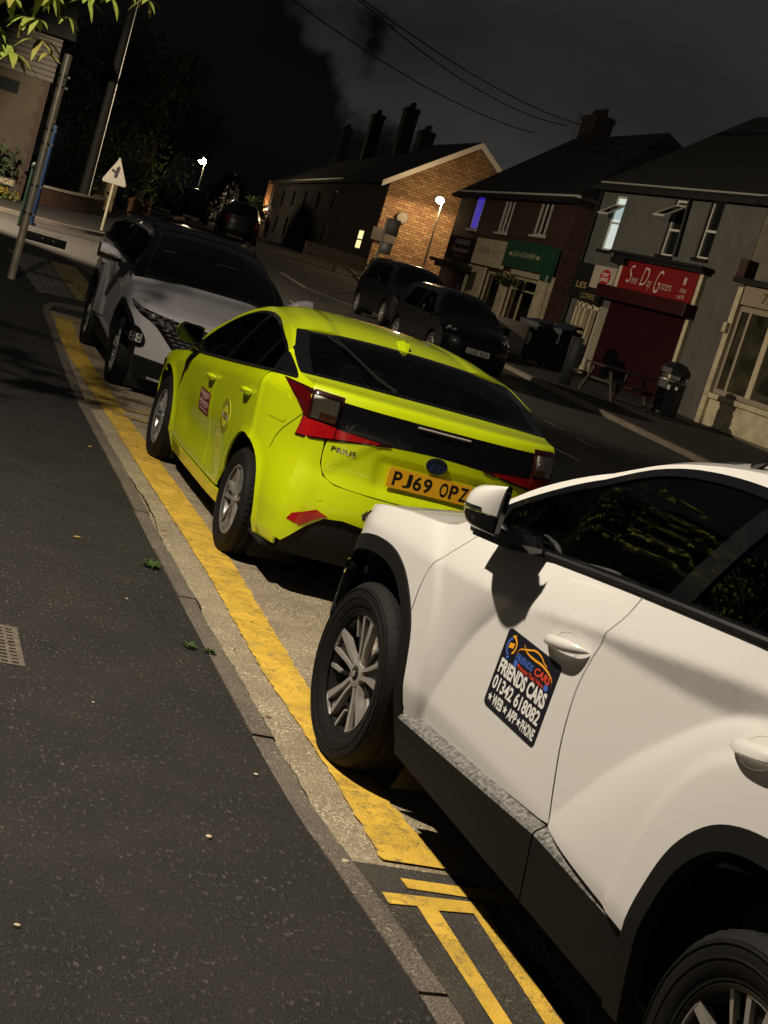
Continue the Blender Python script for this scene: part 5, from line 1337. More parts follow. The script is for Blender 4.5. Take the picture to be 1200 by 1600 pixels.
def gable_roof(parent, u0, u1, d, ze, zr, over=.3, hip0=0., hip1=0., m=None, th=.12, verge=None):
    """ridge along x at depth d/2; optional hips"""
    mb = MB(); a, b = u0-.15, u1+.15; r0, r1 = u0-.15+hip0, u1+.15-hip1; k = (zr-ze)/(d/2); zo = ze-over*k
    P = [(a, over, zo), (b, over, zo), (b, -d-over, zo), (a, -d-over, zo), (r0, -d/2, zr), (r1, -d/2, zr)]
    lo = [(x, y, z-th) for x, y, z in P]; mb.add(P+lo, [(0, 1, 5, 4), (2, 3, 4, 5), (1, 2, 5), (3, 0, 4), (6, 10, 11, 7), (8, 11, 10, 9), (0, 6, 7, 1), (2, 8, 9, 3), (1, 7, 8, 2), (3, 9, 6, 0)])
    return mb.build('roof', m or roof_tile, parent, smooth=False)
def chimney(parent, u, y, z0, z1, w=.9, d=.6, pots=2, m=None):
    mb = MB(); mb.box(u-w/2, u+w/2, y-d/2, y+d/2, z0, z1-.22); mb.box(u-w/2-.05, u+w/2+.05, y-d/2-.05, y+d/2+.05, z1-.22, z1-.08); mb.box(u-w/2, u+w/2, y-d/2, y+d/2, z1-.08, z1)
    c = mb.build('chimney', m or chim_brick, parent, smooth=False)
    for i in range(pots):
        p = MB(); x = u-w/2+w*(i+.5)/pots; p.lathe([(.13, z1), (.10, z1+.32), (.12, z1+.34), (.09, z1+.34), (.09, z1)], 10, axis='z', M=Matrix.Translation((x, y, 0))); p.build('chimney_pot', mat_pot, c)
    return c
mat_pot = mat('terracotta', (.03, .016, .012), .8)
chim_brick = brick_mat('unlit_chimney_brick', (.018, .009, .006), (.011, .006, .004), (.02, .016, .012), 4.4, .99, .33, rot=(radians(90), 0, 0))  # darkened copy of the red brick, lack of lamplight put into its colour
def sign_text(mb, txt, u0, u1, z0, z1, y, **kw):
    text_into(mb, txt, u1, u0, z0, z1, lambda u, v, o: (u, y+o, v), .004, **kw)      # mirrored axis: read from the street
# ---- grey rendered parade with the grocer (local x runs away from the camera along the street)
bz = .52
pr = empty('shop_building', (19.3, 32.3, 0), radians(90)); tag(pr, 'grey rendered two storey building over the red grocer shopfront', 'building')
mb = MB()
wins = [(7.52, 8.30, 4.20, 5.80), (3.90, 4.66, 4.34, 5.86), (2.02, 2.72, 4.42, 5.94)]
ground_open = [(1.75, 6.45, bz-.3, 3.25), (6.95, 8.72, bz-.3, 2.62)]
facade(mb, 0, 9.2, 0, 6.18, wins+ground_open); mb.box(0, .24, -8.4, -.241, 0, 6.18); mb.box(8.96, 9.2, -8.4, -.241, 0, 6.18); mb.box(.24, 8.96, -8.4, -8.2, 0, 6.18)
mb.add([(9.19, 0, 6.18), (9.19, -8.4, 6.18), (9.19, -4.2, 9.3)], [(0, 1, 2)]); mb.build('wall', render_grey, pr, smooth=False)
gable_roof(pr, 0, 9.2, 8.4, 6.22, 9.45)
lit_pane = mat('lit_curtain', (.7, .75, .72), .9, emit=(.62, .78, .80), es=.55)
w = window(pr, *wins[0], rails=(5.02,), pane=lit_pane, sill_m=black_trim)
# top light of the lit window pushed open
def open_vent(w, u0, u1, zt, L, ang, pane):
    mb = MB(); M = Matrix.Translation((0, -.06, zt)) @ Matrix.Rotation(radians(ang), 4, 'X')
    for a, b, c, d in ((u0, u0+.06, -L, 0), (u1-.06, u1, -L, 0), (u0+.06, u1-.06, -L, -L+.06), (u0+.06, u1-.06, -.06, 0)): mb.box(a, b, -.02, .02, c, d, M=M)
    v = mb.build('vent_light', white_frame, w, smooth=False); p = MB(); p.box(u0+.05, u1-.05, -.006, .006, -L+.05, -.05, M=M); p.build('pane', pane, v, smooth=False)
open_vent(w, 7.58, 8.24, 5.55, .62, 52, glass)
w = window(pr, *wins[1], rails=(5.05,), sill_m=black_trim); open_vent(w, 3.96, 4.60, 5.72, .75, 55, glass)
w = window(pr, *wins[2], rails=(5.15,), sill_m=black_trim)
mb = MB(); mb.box(2.10, 2.66, -.17, -.15, 4.5, 5.05); mb.build('net_curtain', mat('net_curtain', (.25, .24, .2), .9), w, smooth=False)
mb = MB(); mb.box(-.05, 9.25, .02, .14, 6.03, 6.16); mb.build('gutter', mat('gutter_grey', (.30, .28, .24), .5), pr, smooth=False)
mb = MB(); mb.tube([(3.78, .10, 6.05), (3.75, .07, 5.8), (3.62, .07, 4.36)], .055, 8); mb.build('downpipe', black_trim, pr)
mb = MB(); mb.tube([(9.12, .10, 6.05), (9.10, .07, 5.7), (9.05, .07, 2.6), (9.05, .07, .6)], .045, 8); mb.build('downpipe', black_trim, pr)
# cornice, fascia sign, shutter box and shutter
sf = empty('shopfront'); sf.parent = pr
mb = MB(); mb.box(1.45, 6.75, .0, .42, 4.12, 4.20, b=.01); mb.box(1.55, 6.65, .0, .30, 4.03, 4.119); mb.box(5.9, 6.75, .0, .30, 3.86, 4.029); mb.build('cornice', black_trim, pr, smooth=False)
mb = MB(); mb.box(1.92, 6.18, .0, .14, 3.24, 4.02); fas = mb.build('fascia_sign', mat('fascia_red', (.20, .007, .009), .5), pr, smooth=False)
mb = MB()
def script(txt_parts, y):
    for tx, u0, u1, z0, z1, b_ in txt_parts: sign_text(mb, tx, u0, u1, z0, z1, y, bold=b_, shear=.3)
script((('S', 5.42, 5.72, 3.42, 3.92, -.01), ('even', 5.05, 5.42, 3.42, 3.58, -.01), ('D', 4.50, 4.90, 3.42, 3.92, -.01), ('ay', 4.22, 4.48, 3.33, 3.58, -.01), ('G', 3.72, 4.05, 3.30, 3.92, -.01), ('rocers', 3.10, 3.70, 3.42, 3.58, -.01)), .142)
sign_text(mb, '8', 2.42, 2.58, 3.66, 3.86, .142, bold=.02); sign_text(mb, 'OPEN', 2.30, 2.62, 3.46, 3.56, .142); sign_text(mb, 'LATE', 2.30, 2.66, 3.30, 3.39, .142)
mb.build('lettering', mat('sign_cream', (.62, .52, .40), .5), fas, smooth=False)
for a_, b_, c_ in ((1.72, 1.90, .5), (6.20, 6.40, 3.2)): mb = MB(); mb.box(a_, b_, .0, .12, c_, 4.02); mb.build('pilaster', cream_trim, pr, smooth=False)
shut_red = mat('shutter_red', (.022, .0015, .003), .5)
mb = MB(); mb.box(1.70, 6.95, .0, .36, 2.86, 3.22, b=.02); mb.build('shutter_box', mat('shutter_box_red', (.030, .002, .003), .5), pr, smooth=False)
mb = MB(); n = 60; vs = []
for i in range(n+1):
    z = bz-.02+(2.84-bz)*i/n; yy = .02+.018*(i % 2)
    vs += [(1.905, yy, z), (6.44, yy, z)]
mb.add(vs, [(2*i, 2*i+1, 2*i+3, 2*i+2) for i in range(n)]); mb.build('roller_shutter', shut_red, pr, smooth=False)
# post office panel and the narrow door bay
mb = MB(); mb.box(6.42, 7.86, .0, .16, 3.06, 3.72); po = mb.build('post_sign', mat('post_white', (.42, .37, .30), .5), pr, smooth=False)
mb = MB(); mb.add([(7.0+.34*cos(2*pi*i/28), .166, 3.42+.22*sin(2*pi*i/28)) for i in range(28)], [tuple(range(28))]); oval = mb.build('oval_mark', mat('post_red', (.40, .02, .02), .5), po, smooth=False)
mb = MB(); sign_text(mb, 'POST', 6.80, 7.20, 3.44, 3.54, .168, bold=.02); sign_text(mb, 'OFFICE', 6.76, 7.24, 3.30, 3.40, .168, bold=.02); mb.build('lettering', white_ink, oval, smooth=False)
mb = MB(); mb.box(7.88, 9.1, .0, .14, 2.66, 3.72); mb.box(6.95, 7.879, .0, .16, 2.62, 3.04); bl_ = mb.build('door_sign_board', black_trim, pr, smooth=False)
mb = MB(); sign_text(mb, 'LES', 8.05, 8.75, 2.98, 3.16, .144, bold=.02); sign_text(mb, 'COFFEE', 7.25, 8.2, 2.70, 2.86, .166, bold=.0); mb.build('lettering', mat('sign_gold', (.35, .25, .10), .4), bl_, smooth=False)
mb = MB()
for u in (7.05, 7.55, 8.0, 8.35, 8.62): mb.box(u-.05, u+.05, -.16, -.02, bz, 2.6)
mb.box(7.0, 8.7, -.16, -.02, 2.45, 2.55); mb.build('door_frame', cream_trim, pr, smooth=False)
mb = MB(); mb.box(6.98, 8.7, -.24, -.22, bz, 2.6); mb.build('door_glass', mat('door_dim', (.10, .09, .05), .3, coat=.5), pr, smooth=False)
mb = MB(); mb.box(6.45, 6.94, .001, .03, bz, 2.6); mb.build('door_pier', mat('pier_grey_green', (.26, .25, .18), .7), pr, smooth=False)
for a_, b_ in ((6.96, 7.6), (8.08, 8.3)): mb = MB(); mb.box(a_, b_, -.10, -.04, bz, bz+.9); mb.build('kick_panel', black_trim, pr, smooth=False)
# ---- cream shop nearer the camera
cr = empty('shop_building', (19.3, 22.0, 0), radians(90)); tag(cr, 'cream painted shop building with tall mullioned window at the right edge', 'building')
mb = MB(); facade(mb, 0, 10.28, 0, 6.18, [(2.0, 10.0-.02, 1.30, 3.46), (1.2, 2.0, 4.2, 5.8), (5.2, 6.0, 4.2, 5.8)], y=.0)
mb.box(0, .24, -8.4, -.241, 0, 6.18); mb.box(.24, 10.04, -8.4, -8.2, 0, 6.18); mb.box(10.04, 10.27, -8.4, -.241, 0, 6.18); mb.add([(.01, 0, 6.18), (.01, -8.4, 6.18), (.01, -4.2, 9.9)], [(0, 1, 2)])
mb.build('wall', render_cream, cr, smooth=False); gable_roof(cr, 0, 10.28, 8.4, 6.25, 9.95)
window(cr, 1.2, 2.0, 4.2, 5.8, rails=(5.0,)); window(cr, 5.2, 6.0, 4.2, 5.8, rails=(5.0,))
win = window(cr, 2.0, 9.98, 1.30, 3.46, bars=(9.52-.02, 8.5-.05), y=.02, fw=.12, m=mat('shop_frame', (.30, .26, .18), .6), pane=mat('shop_pane', (.07, .066, .042), .15, coat=1, noise=(1.5, .8)), name='shop_window', sill=False)
mb = MB(); mb.box(8.30, 8.60-.08, -.04, .06, 1.4, 3.38); mb.box(10.30-.9, 10.30-.86, -.0, .05, 1.4, 3.38); mb.build('mullion', cream_trim, win, smooth=False)
mb = MB(); mb.box(9.98, 10.2, .0, .14, .5, 3.9); mb.box(0, 10.2, .0, .14, 1.16, 1.28); mb.box(0, 10.0, .0, .05, .5, 1.15); mb.build('stall_riser', stone_cream, cr, smooth=False)
mb = MB(); mb.box(0, 9.97, .0, .10, 3.50, 3.95); f2 = mb.build('fascia_sign', mat('fascia_taupe', (.30, .235, .17), .6), cr, smooth=False)
mb = MB(); sign_text(mb, 'The W', 7.4, 9.1, 3.60, 3.86, .102, bold=.03, shear=.3); mb.build('lettering', mat('gold_lettering', (.75, .50, .14), .25, metal=1, emit=(.9, .6, .2), es=.05), f2, smooth=False)
mb = MB(); mb.box(0, 10.24, .0, .34, 3.98, 4.10, b=.01); mb.build('cornice', black_trim, cr, smooth=False)
mb = MB(); mb.box(9.9, 10.27, .002, .28, 4.11, 4.55); mb.build('sign_light_box', mat('rusty_box', (.045, .02, .014), .8), cr, smooth=False)
mb = MB(); mb.box(-.05, 10.25, .02, .14, 6.03, 6.16); mb.build('gutter', mat('gutter_cream', (.30, .28, .24), .5), cr, smooth=False)
tag_alarm = MB(); tag_alarm.box(10.02, 10.2, .145, .24, 2.75, 3.0, b=.02); tag_alarm.build('alarm_box', mat('alarm_cream', (.5, .45, .32), .5), cr)
# ---- brick terrace with three shopfronts
A0 = (21.1, 46.3); AR = radians(90-6)
br = empty('shop_building', (A0[0], A0[1], 0), AR); tag(br, 'red brick terrace with three shopfronts and a violet lit upstairs window', 'building')
mb = MB(); wn = [(12.72, 14.2, 4.46, 5.88), (8.2, 9.8, 4.48, 5.90), (3.35, 5.1, 4.56, 5.95)]
gopen = [(2.3, 5.9, 1.15, 2.98), (6.75, 9.35, 1.20, 2.95), (12.0, 14.5, 1.25, 2.52)]
facade(mb, .8, 16.7, 0, 6.06, wn+gopen); mb.box(.8, 1.04, -8, -.241, 0, 6.06); mb.box(16.46, 16.7, -8, -.241, 0, 6.06); mb.box(1.04, 16.46, -8, -7.8, 0, 6.06)
mb.build('wall', brick_red, br, smooth=False); gable_roof(br, .8, 17.2, 8.2, 6.10, 9.62, hip0=5.0, hip1=.6)
violet = mat('violet_curtain', (.1, .08, .5), .9, emit=(.06, .03, .75), es=.55)
for i, w_ in enumerate(wn):
    a, b = w_[:2]; th = (b-a)/3
    window(br, *w_, bars=(a+th, b-th), pane=violet if i == 0 else pane_dark, sill_m=white_frame)
mb = MB(); mb.box(.75, 16.75, .02, .14, 5.95, 6.05); mb.build('gutter', white_frame, br, smooth=False)
chimney(br, 14.2, -4.1, 8.9, 10.5, w=1.9, d=.8, pots=3)
mb = MB(); mb.tube([(17.0, -4.1, 9.4), (16.9, -4.1, 10.9)], .02, 5); mb.tube([(16.5, -4.1, 10.7), (17.4, -4.1, 10.8)], .012, 5); mb.build('tv_aerial', black_trim, br)
mb = MB(); mb.box(.82, 5.95, .001, .10, .55, 1.12); mb.box(.82, 2.28, .001, .10, 1.121, 3.2); mb.box(5.9, 6.73, .001, .10, .55, 3.05); mb.box(9.37, 11.9, .001, .10, .55, 3.02); mb.box(6.73, 9.37, .001, .10, .55, 1.18); mb.box(2.28, 5.9, .001, .10, 3.0, 3.2)
mb.build('shopfront_surround', stone_cream, br, smooth=False)
grn = mat('fascia_green', (.020, .075, .045), .8, spec=.2)
mb = MB(); mb.box(1.75, 6.62, .101, .30, 3.22, 4.22); mb.box(.85, 1.749, .101, .26, 3.0, 4.15); f3 = mb.build('green_fascia', grn, br, smooth=False)
mb = MB(); sign_text(mb, "Lily's of Lingfield", 2.75, 5.55, 3.58, 3.86, .302, shear=.35, bold=.01)
for u in (2.45, 5.85):
    for k in range(3): mb.add([(u+.10*cos(a)*(.5+.5*(j % 2))+.12*(k-1), .306, 3.71+.10*sin(a)*(.5+.5*(j % 2))) for j, a in enumerate([2*pi*j/8 for j in range(8)])], [tuple(range(8))])
mb.build('lettering', mat('sign_pale_green', (.50, .52, .36), .5), f3, smooth=False)
mb = MB(); mb.box(6.9, 11.3, .101, .22, 3.08, 4.12); f4 = mb.build('cream_fascia', cream_trim, br, smooth=False)
mb = MB(); sign_text(mb, 'BAKERY', 8.6, 10.7, 3.55, 3.82, .222, bold=.02); sign_text(mb, 'CAFE', 7.4, 8.4, 3.62, 3.80, .222); mb.build('lettering', mat('faint_lettering', (.30, .25, .16), .6), f4, smooth=False) if False else None
mb = MB()
for u0, u1, z0, z1 in ((9.0, 10.7, 3.55, 3.80), (7.5, 8.6, 3.62, 3.70), (7.5, 8.6, 3.45, 3.51)): mb.box(u0, u1, .221, .226, z0, z1)
mb.build('faded_mark', mat('faded_mark', (.40, .35, .24), .7), f4, smooth=False)
mb = MB(); mb.box(11.5, 15.75, .001, .22, 3.08, 4.04); f5 = mb.build('black_fascia', mat('fascia_black', (.012, .008, .010), .8, spec=.2), br, smooth=False)
mb = MB(); sign_text(mb, 'LINGFIELD', 12.2, 14.6, 3.72, 3.94, .222, bold=.02); sign_text(mb, 'Tandoori', 12.2, 14.9, 3.40, 3.62, .222, bold=.01); mb.build('lettering', mat('sign_dim_white', (.32, .28, .26), .5), f5, smooth=False)
mb = MB(); sign_text(mb, 'xxxxx', 12.6, 14.3, 3.20, 3.28, .222, bold=.03); mb.build('red_stars', mat('sign_dim_red', (.22, .02, .015), .5), f5, smooth=False)
mb = MB(); mb.box(11.2, 16.1, .10, .75, 2.78, 2.92); mb.box(11.2, 16.1, .10, .5, 2.62, 2.78); mb.build('canopy', black_trim, br, smooth=False)
disp = mat('window_display', (.16, .13, .08), .8, noise=(2.6, .95, (.012, .012, .009)))
w = window(br, 2.3, 5.9, 1.15, 2.98, bars=(4.35,), rails=(2.52,), m=cream_trim, pane=glass, fw=.10, name='shop_window', sill=False)
w2 = window(br, 6.75, 9.35, 1.20, 2.95, m=cream_trim, pane=glass, fw=.10, name='shop_window', sill=False)
mb = MB(); mb.box(2.4, 9.2, -.9, -.88, 1.1, 2.98); mb.build('display_backdrop', disp, br, smooth=False)
mb = MB(); mb.box(2.4, 9.2, -.87, -.25, 1.02, 1.15); mb.build('display_shelf', stone_cream, br, smooth=False)
def point_light(loc, e, col, r=.05):
    ld = bpy.data.lights.new('lamp_light', 'POINT'); ld.energy = e; ld.color = col; ld.shadow_soft_size = r
    lo = bpy.data.objects.new('lamp_light', ld); COL.objects.link(lo); lo.location = loc; return lo
MA_ = Matrix.Translation((A0[0], A0[1], 0)) @ Matrix.Rotation(AR, 4, 'Z')
point_light(MA_ @ Vector((3.2, -.4, 2.8)), 40, (1, .80, .5)); point_light(MA_ @ Vector((8.0, -.4, 2.8)), 25, (1, .80, .5))
r = random.Random(5)
for k in range(9):      # goods in the windows: vases, papers, dried stems
    u = 2.7+r.random()*2.9 if k < 5 else 7.0+r.random()*2.1; hgt = r.uniform(.35, .9); mb = MB()
    if k % 2: mb.lathe([(.05, 1.15), (.12, 1.15+hgt*.3), (.05, 1.15+hgt*.75), (.08, 1.15+hgt)], 10, axis='z', M=Matrix.Translation((u, -.45, 0)))
    else:
        for j in range(14):
            a = r.uniform(-.5, .5); mb.tube([(u, -.45, 1.15), (u+a*hgt*.5, -.42, 1.15+hgt*.6), (u+a*hgt, -.4, 1.15+hgt*r.uniform(.8, 1.1))], .012, 4)
    mb.build('display_item', mat('display_%d' % k, (r.uniform(.15, .5), r.uniform(.12, .4), r.uniform(.06, .25)), .7), br)
mb = MB(); mb.box(12.0, 14.5, -.2, -.18, 1.2, 2.52); mb.build('dark_window', pane_dark, br, smooth=False)
mb = MB(); mb.tube([(.9, .26, 3.2), (.75, .35, 1.2)], .035, 6); mb.build('awning_post', cream_trim, br)
ti = MB(); ti.add([(14.0, .06, 1.0)], [])
# hanging basket plants and red flowers
def leaf_cluster(mb, c, R, n, size, seed=0, flat_=.0, sq=(1, 1, 1)):
    r = random.Random(seed); c = Vector(c)
    for i in range(n):
        d = Vector((r.gauss(0, 1), r.gauss(0, 1), r.gauss(0, 1))).normalized()*(r.random()**.45)
        p = c+Vector((d.x*R*sq[0], d.y*R*sq[1], d.z*R*sq[2])); a = Vector((r.gauss(0, 1), r.gauss(0, 1), r.gauss(0, 1))).normalized(); b = a.orthogonal().normalized(); s_ = size*r.uniform(.6, 1.3)
        mb.add([p, p+a*s_*.5+b*s_*.28, p+a*s_, p+a*s_*.5-b*s_*.28], [(0, 1, 2, 3)])
foliage = mat('dark_foliage', (.045, .075, .022), .65, noise=(1.5, .5))
foliage_lit = mat('lit_foliage', (.10, .16, .045), .5, noise=(1.2, .45))  # paler copy of the foliage for lamplit bushes, light put into its colour
red_petal = mat('red_petals', (.28, .03, .03), .6)
M_A = Matrix.Translation((A0[0], A0[1], 0)) @ Matrix.Rotation(AR, 4, 'Z')
pl = empty('flower_trough', M_A @ Vector((13.4, .55, terr(59)+.0))); tag(pl, 'trough of red flowers under the black shop sign', 'planter')
mb = MB(); mb.box(-1.3, 1.3, -.2, .2, 0, .42); mb.build('trough', black_trim, pl, smooth=False)
mb = MB(); leaf_cluster(mb, (0, 0, .62), .4, 420, .10, 3, sq=(3.2, .7, .8)); mb.build('foliage', foliage, pl)
mb = MB(); leaf_cluster(mb, (0, 0, .72), .4, 170, .08, 4, sq=(3.1, .7, .8)); mb.build('flowers', red_petal, pl)
pl.rotation_euler = (0, 0, AR)
hb = empty('hanging_basket', M_A @ Vector((3.7, .75, 2.72))); tag(hb, 'hanging basket under the green sign of the florist shop', 'hanging basket')
mb = MB(); mb.lathe([(.02, -.24), (.16, -.18), (.24, -.02), (.25, 0)], 16, axis='z'); mb.build('basket', black_trim, hb)
mb = MB(); leaf_cluster(mb, (0, 0, 0), .36, 420, .10, 8, sq=(1.4, 1, .7)); mb.build('foliage', foliage, hb)
mb = MB(); mb.tube([(0, 0, 0), (0, 0, .5), (0, .0, .52)], .01, 4); mb.build('hanger', black_trim, hb)
# ---- gable house lit by the lamp, and its long dark flank
gh = empty('brick_house', (21.5, 69.3, 0), 0); tag(gh, 'buff brick house with white bargeboards lit by the street lamp', 'house')
G = Matrix.Rotation(radians(90-60), 4, 'Z')
ax = Vector((sin(radians(60)), cos(radians(60)), 0)); nx_ = Vector((cos(radians(60)), -sin(radians(60)), 0))
gh.rotation_euler = (0, 0, radians(-5))
# local +x runs right along the gable, local -y faces the street
mb = MB(); mb.add([(0, 0, 0), (7.4, 0, 0), (7.4, 0, 6.0), (3.7, 0, 8.7), (0, 0, 6.0), (0, .3, 0), (7.4, .3, 0), (7.4, .3, 6.0), (3.7, .3, 8.7), (0, .3, 6.0)], [(0, 1, 2, 3, 4), (5, 9, 8, 7, 6), (0, 5, 6, 1), (1, 6, 7, 2), (0, 4, 9, 5)])
mb.build('gable_wall', brick_buff, gh, smooth=False)
mb = MB(); mb.box(0, .3, .301, 9, 0, 6.0); mb.box(7.1, 7.4, .301, 9, 0, 6.0); mb.box(0, 7.4, 9, 9.3, 0, 6); mb.build('side_wall', brick_red, gh, smooth=False)
mb = MB(); P = [(-.45, -.35, 5.78), (3.7, -.35, 8.85), (7.85, -.35, 5.78), (-.45, 9.6, 5.78), (3.7, 9.6, 8.85), (7.85, 9.6, 5.78)]
mb.add(P+[(x, y, z-.15) for x, y, z in P], [(0, 1, 4, 3), (1, 2, 5, 4), (6, 9, 10, 7), (7, 10, 11, 8), (0, 3, 9, 6), (2, 8, 11, 5), (0, 6, 7, 1), (1, 7, 8, 2), (3, 4, 10, 9), (4, 5, 11, 10)]); mb.build('roof', roof_tile, gh, smooth=False)
for sg, x0 in ((1, -.45), (-1, 7.85)):
    mb = MB(); x1 = 3.7; mb.add([(x0, -.40, 5.48), (x1, -.40, 8.55), (x1, -.40, 8.84), (x0, -.40, 5.77), (x0, -.36, 5.48), (x1, -.36, 8.55), (x1, -.36, 8.84), (x0, -.36, 5.77)], [(0, 1, 2, 3), (7, 6, 5, 4), (0, 4, 5, 1), (3, 2, 6, 7), (0, 3, 7, 4)]); mb.build('bargeboard', white_frame, gh, smooth=False)
mb = MB(); mb.lathe([(0, 0), (.30, 0), (.30, .14), (.25, .2), (0, .2)], 18, axis='z', M=Matrix.Translation((1.0, -.02, 4.35)) @ Matrix.Rotation(radians(90), 4, 'X')); mb.build('wall_lantern', mat('dim_white', (.14, .125, .10), .5), gh)
mb = MB(); mb.box(-.2, 1.0, -.12, -.02, 3.0, 3.6); mb.build('name_board', mat('board_grey', (.06, .055, .05), .6), gh, smooth=False)
lw = empty('dark_terrace', (21.45, 69.6, 0), radians(90-7.7)); tag(lw, 'long dark terrace of houses running up the street beyond the brick gable', 'terrace')
lw.name = 'terraced_house'
mb = MB(); opn = []
for i in range(8): opn += [(2.0+7*i, 3.2+7*i, 4.1, 5.3), (2.0+7*i, 3.4+7*i, 1.9, 3.3)]
opn[1] = (.3, 1.5, 2.45, 3.25); opn[3] = (9.0, 10.4, 1.9, 3.3)
opn = [o for k, o in enumerate(opn) if not (k == 0)]
facade(mb, 8.8, 55.6, 0, 6.0, [o for o in opn if o[0] > 8.8]); mb.box(55.3, 55.6, -8, -.241, 0, 6); mb.box(8.8, 55.6, -8.3, -8, 0, 6); mb.build('wall', mat('unlit_brick', (.0045, .003, .0025), .9, noise=(3, .4)), lw, smooth=False)  # near-black brick, the shade of the unlit terrace put into its colour
gable_roof(lw, 9.0, 55.6, 8.2, 6.05, 8.9)
mb = MB(); mb.box(8.8, 55.6, .02, .14, 5.95, 6.04); mb.build('gutter', mat('gutter_dim', (.05, .045, .04), .35), lw, smooth=False)
warm_pane = mat('lit_pane', (.8, .6, .3), .9, emit=(1, .72, .34), es=1.4)
for k, o_ in enumerate([o for o in opn if o[0] > 8.8 or o[0] in (1.9,)]):
    lit = o_[0] in (1.9,)

    window(lw, *o_, bars=((o_[0]+o_[1])/2,), rails=(((o_[2]+o_[3])/2,) if lit else ()), pane=warm_pane if lit else pane_dark, m=mat_dimframe if not lit else black_trim, sill=False) if True else None
for u, z in ((74, 12.6), (36.5, 12.3), (23.5, 12.1), (16.2, 10.35)):
    uu = min(u, 54); dz = 0
    if u > 60: continue
    chimney(lw, uu, -4.1, 8.2, z-.3, w=1.5, d=.8, pots=3)
chimney(lw, 50.5, -4.1, 8.2, 11.6, w=1.3, d=.7, pots=3)
lwn = MB(); lwn.box(-.03, .03, 2.4, 3.6, 2.35, 3.35)
lf = lwn.build('window', black_trim, gh, smooth=False); lp_ = MB()
for a_, b_ in ((2.48, 2.96), (3.04, 3.52)):
    for c_, d_ in ((2.42, 2.80), (2.88, 3.28)): lp_.box(-.05, -.035, a_, b_, c_, d_)
lp_.build('pane', warm_pane, lf, smooth=False)
# porch flood light on the far end wall
fl = MB(); fl.box(54.6, 54.85, .02, .12, 3.6, 3.75); fl.build('flood_light', mat('flood_glow', (1, .8, .5), .4, emit=(1, .72, .45), es=90), lw, smooth=False)
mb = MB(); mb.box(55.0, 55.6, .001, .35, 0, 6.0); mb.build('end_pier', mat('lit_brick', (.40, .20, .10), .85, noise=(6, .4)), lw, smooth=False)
ML = Matrix.Translation((21.45, 69.6, 0)) @ Matrix.Rotation(radians(90-7.7), 4, 'Z')
def point_light(loc, e, col, r=.05, parent=None):
    ld = bpy.data.lights.new('lamp_light', 'POINT'); ld.energy = e; ld.color = col; ld.shadow_soft_size = r
    lo = bpy.data.objects.new('lamp_light', ld); COL.objects.link(lo); lo.location = loc; return lo
point_light(ML @ Vector((54.5, .5, 3.6)), 130, (1, .65, .38))
for u in (19, 22, 27.6, 28.3, 33, 40): 
    pass
# ---- house on the left beyond the side road
hs = empty('rendered_house', (3.25, 42.4, 0), radians(0)); tag(hs, 'beige rendered house with dark brick quoins and pale boarding at the left edge', 'house')
mb = MB(); mb.add([(0, 0, 0), (-12, 0, 0), (-12, 0, 5.2), (0, 0, 5.2), (0, 9, 0), (-12, 9, 0), (-12, 9, 5.2), (0, 9, 5.2)], [(0, 1, 2, 3), (0, 3, 7, 4), (4, 7, 6, 5), (1, 5, 6, 2)]); mb.build('wall', mat('beige_render', (.055, .042, .026), .85, noise=(1.5, .35)), hs, smooth=False)
mb = MB()
for i in range(18):
    z = .9+i*.225; L = .22 if i % 2 else .12; mb.box(-L, .012, -.014, .2, z, z+.20)
mb.build('quoins', mat('quoin_brick', (.035, .02, .014), .85), hs, smooth=False)
mb = MB()
for i in range(9): mb.box(-12, .06, -.05-.012*(i % 1), -.015, 3.98+i*.135, 4.09+i*.135)
mb.build('boarding', mat('pale_boards', (.07, .063, .05), .7), hs, smooth=False)
mb = MB(); mb.box(-1.7, -.75, -.02, .02, 3.42, 3.75); mb.build('window', pane_dark, hs, smooth=False)
mb = MB(); P = [(-12.3, -.4, 5.15), (.35, -.4, 5.15), (.35, 9.4, 5.15), (-12.3, 9.4, 5.15), (-12.3, 4.5, 8), (.35, 4.5, 8)]; mb.add(P, [(0, 1, 5, 4), (2, 3, 4, 5), (1, 2, 5), (3, 0, 4)]); mb.build('roof', roof_tile, hs, smooth=False)
def sm3(L, n=5):
    out = []; P = [Vector(p) for p in L]; m = len(P)
    for i in range(m-1):
        a = P[i-1] if i else P[i]*2-P[i+1]; b, c = P[i], P[i+1]; d = P[i+2] if i+2 < m else P[i+1]*2-P[i]
        for k in range(n):
            t = k/n; out.append(.5*((2*b)+(c-a)*t+(2*a-5*b+4*c-d)*t*t+(3*b-a-3*c+d)*t**3))
    return out+[P[-1]]
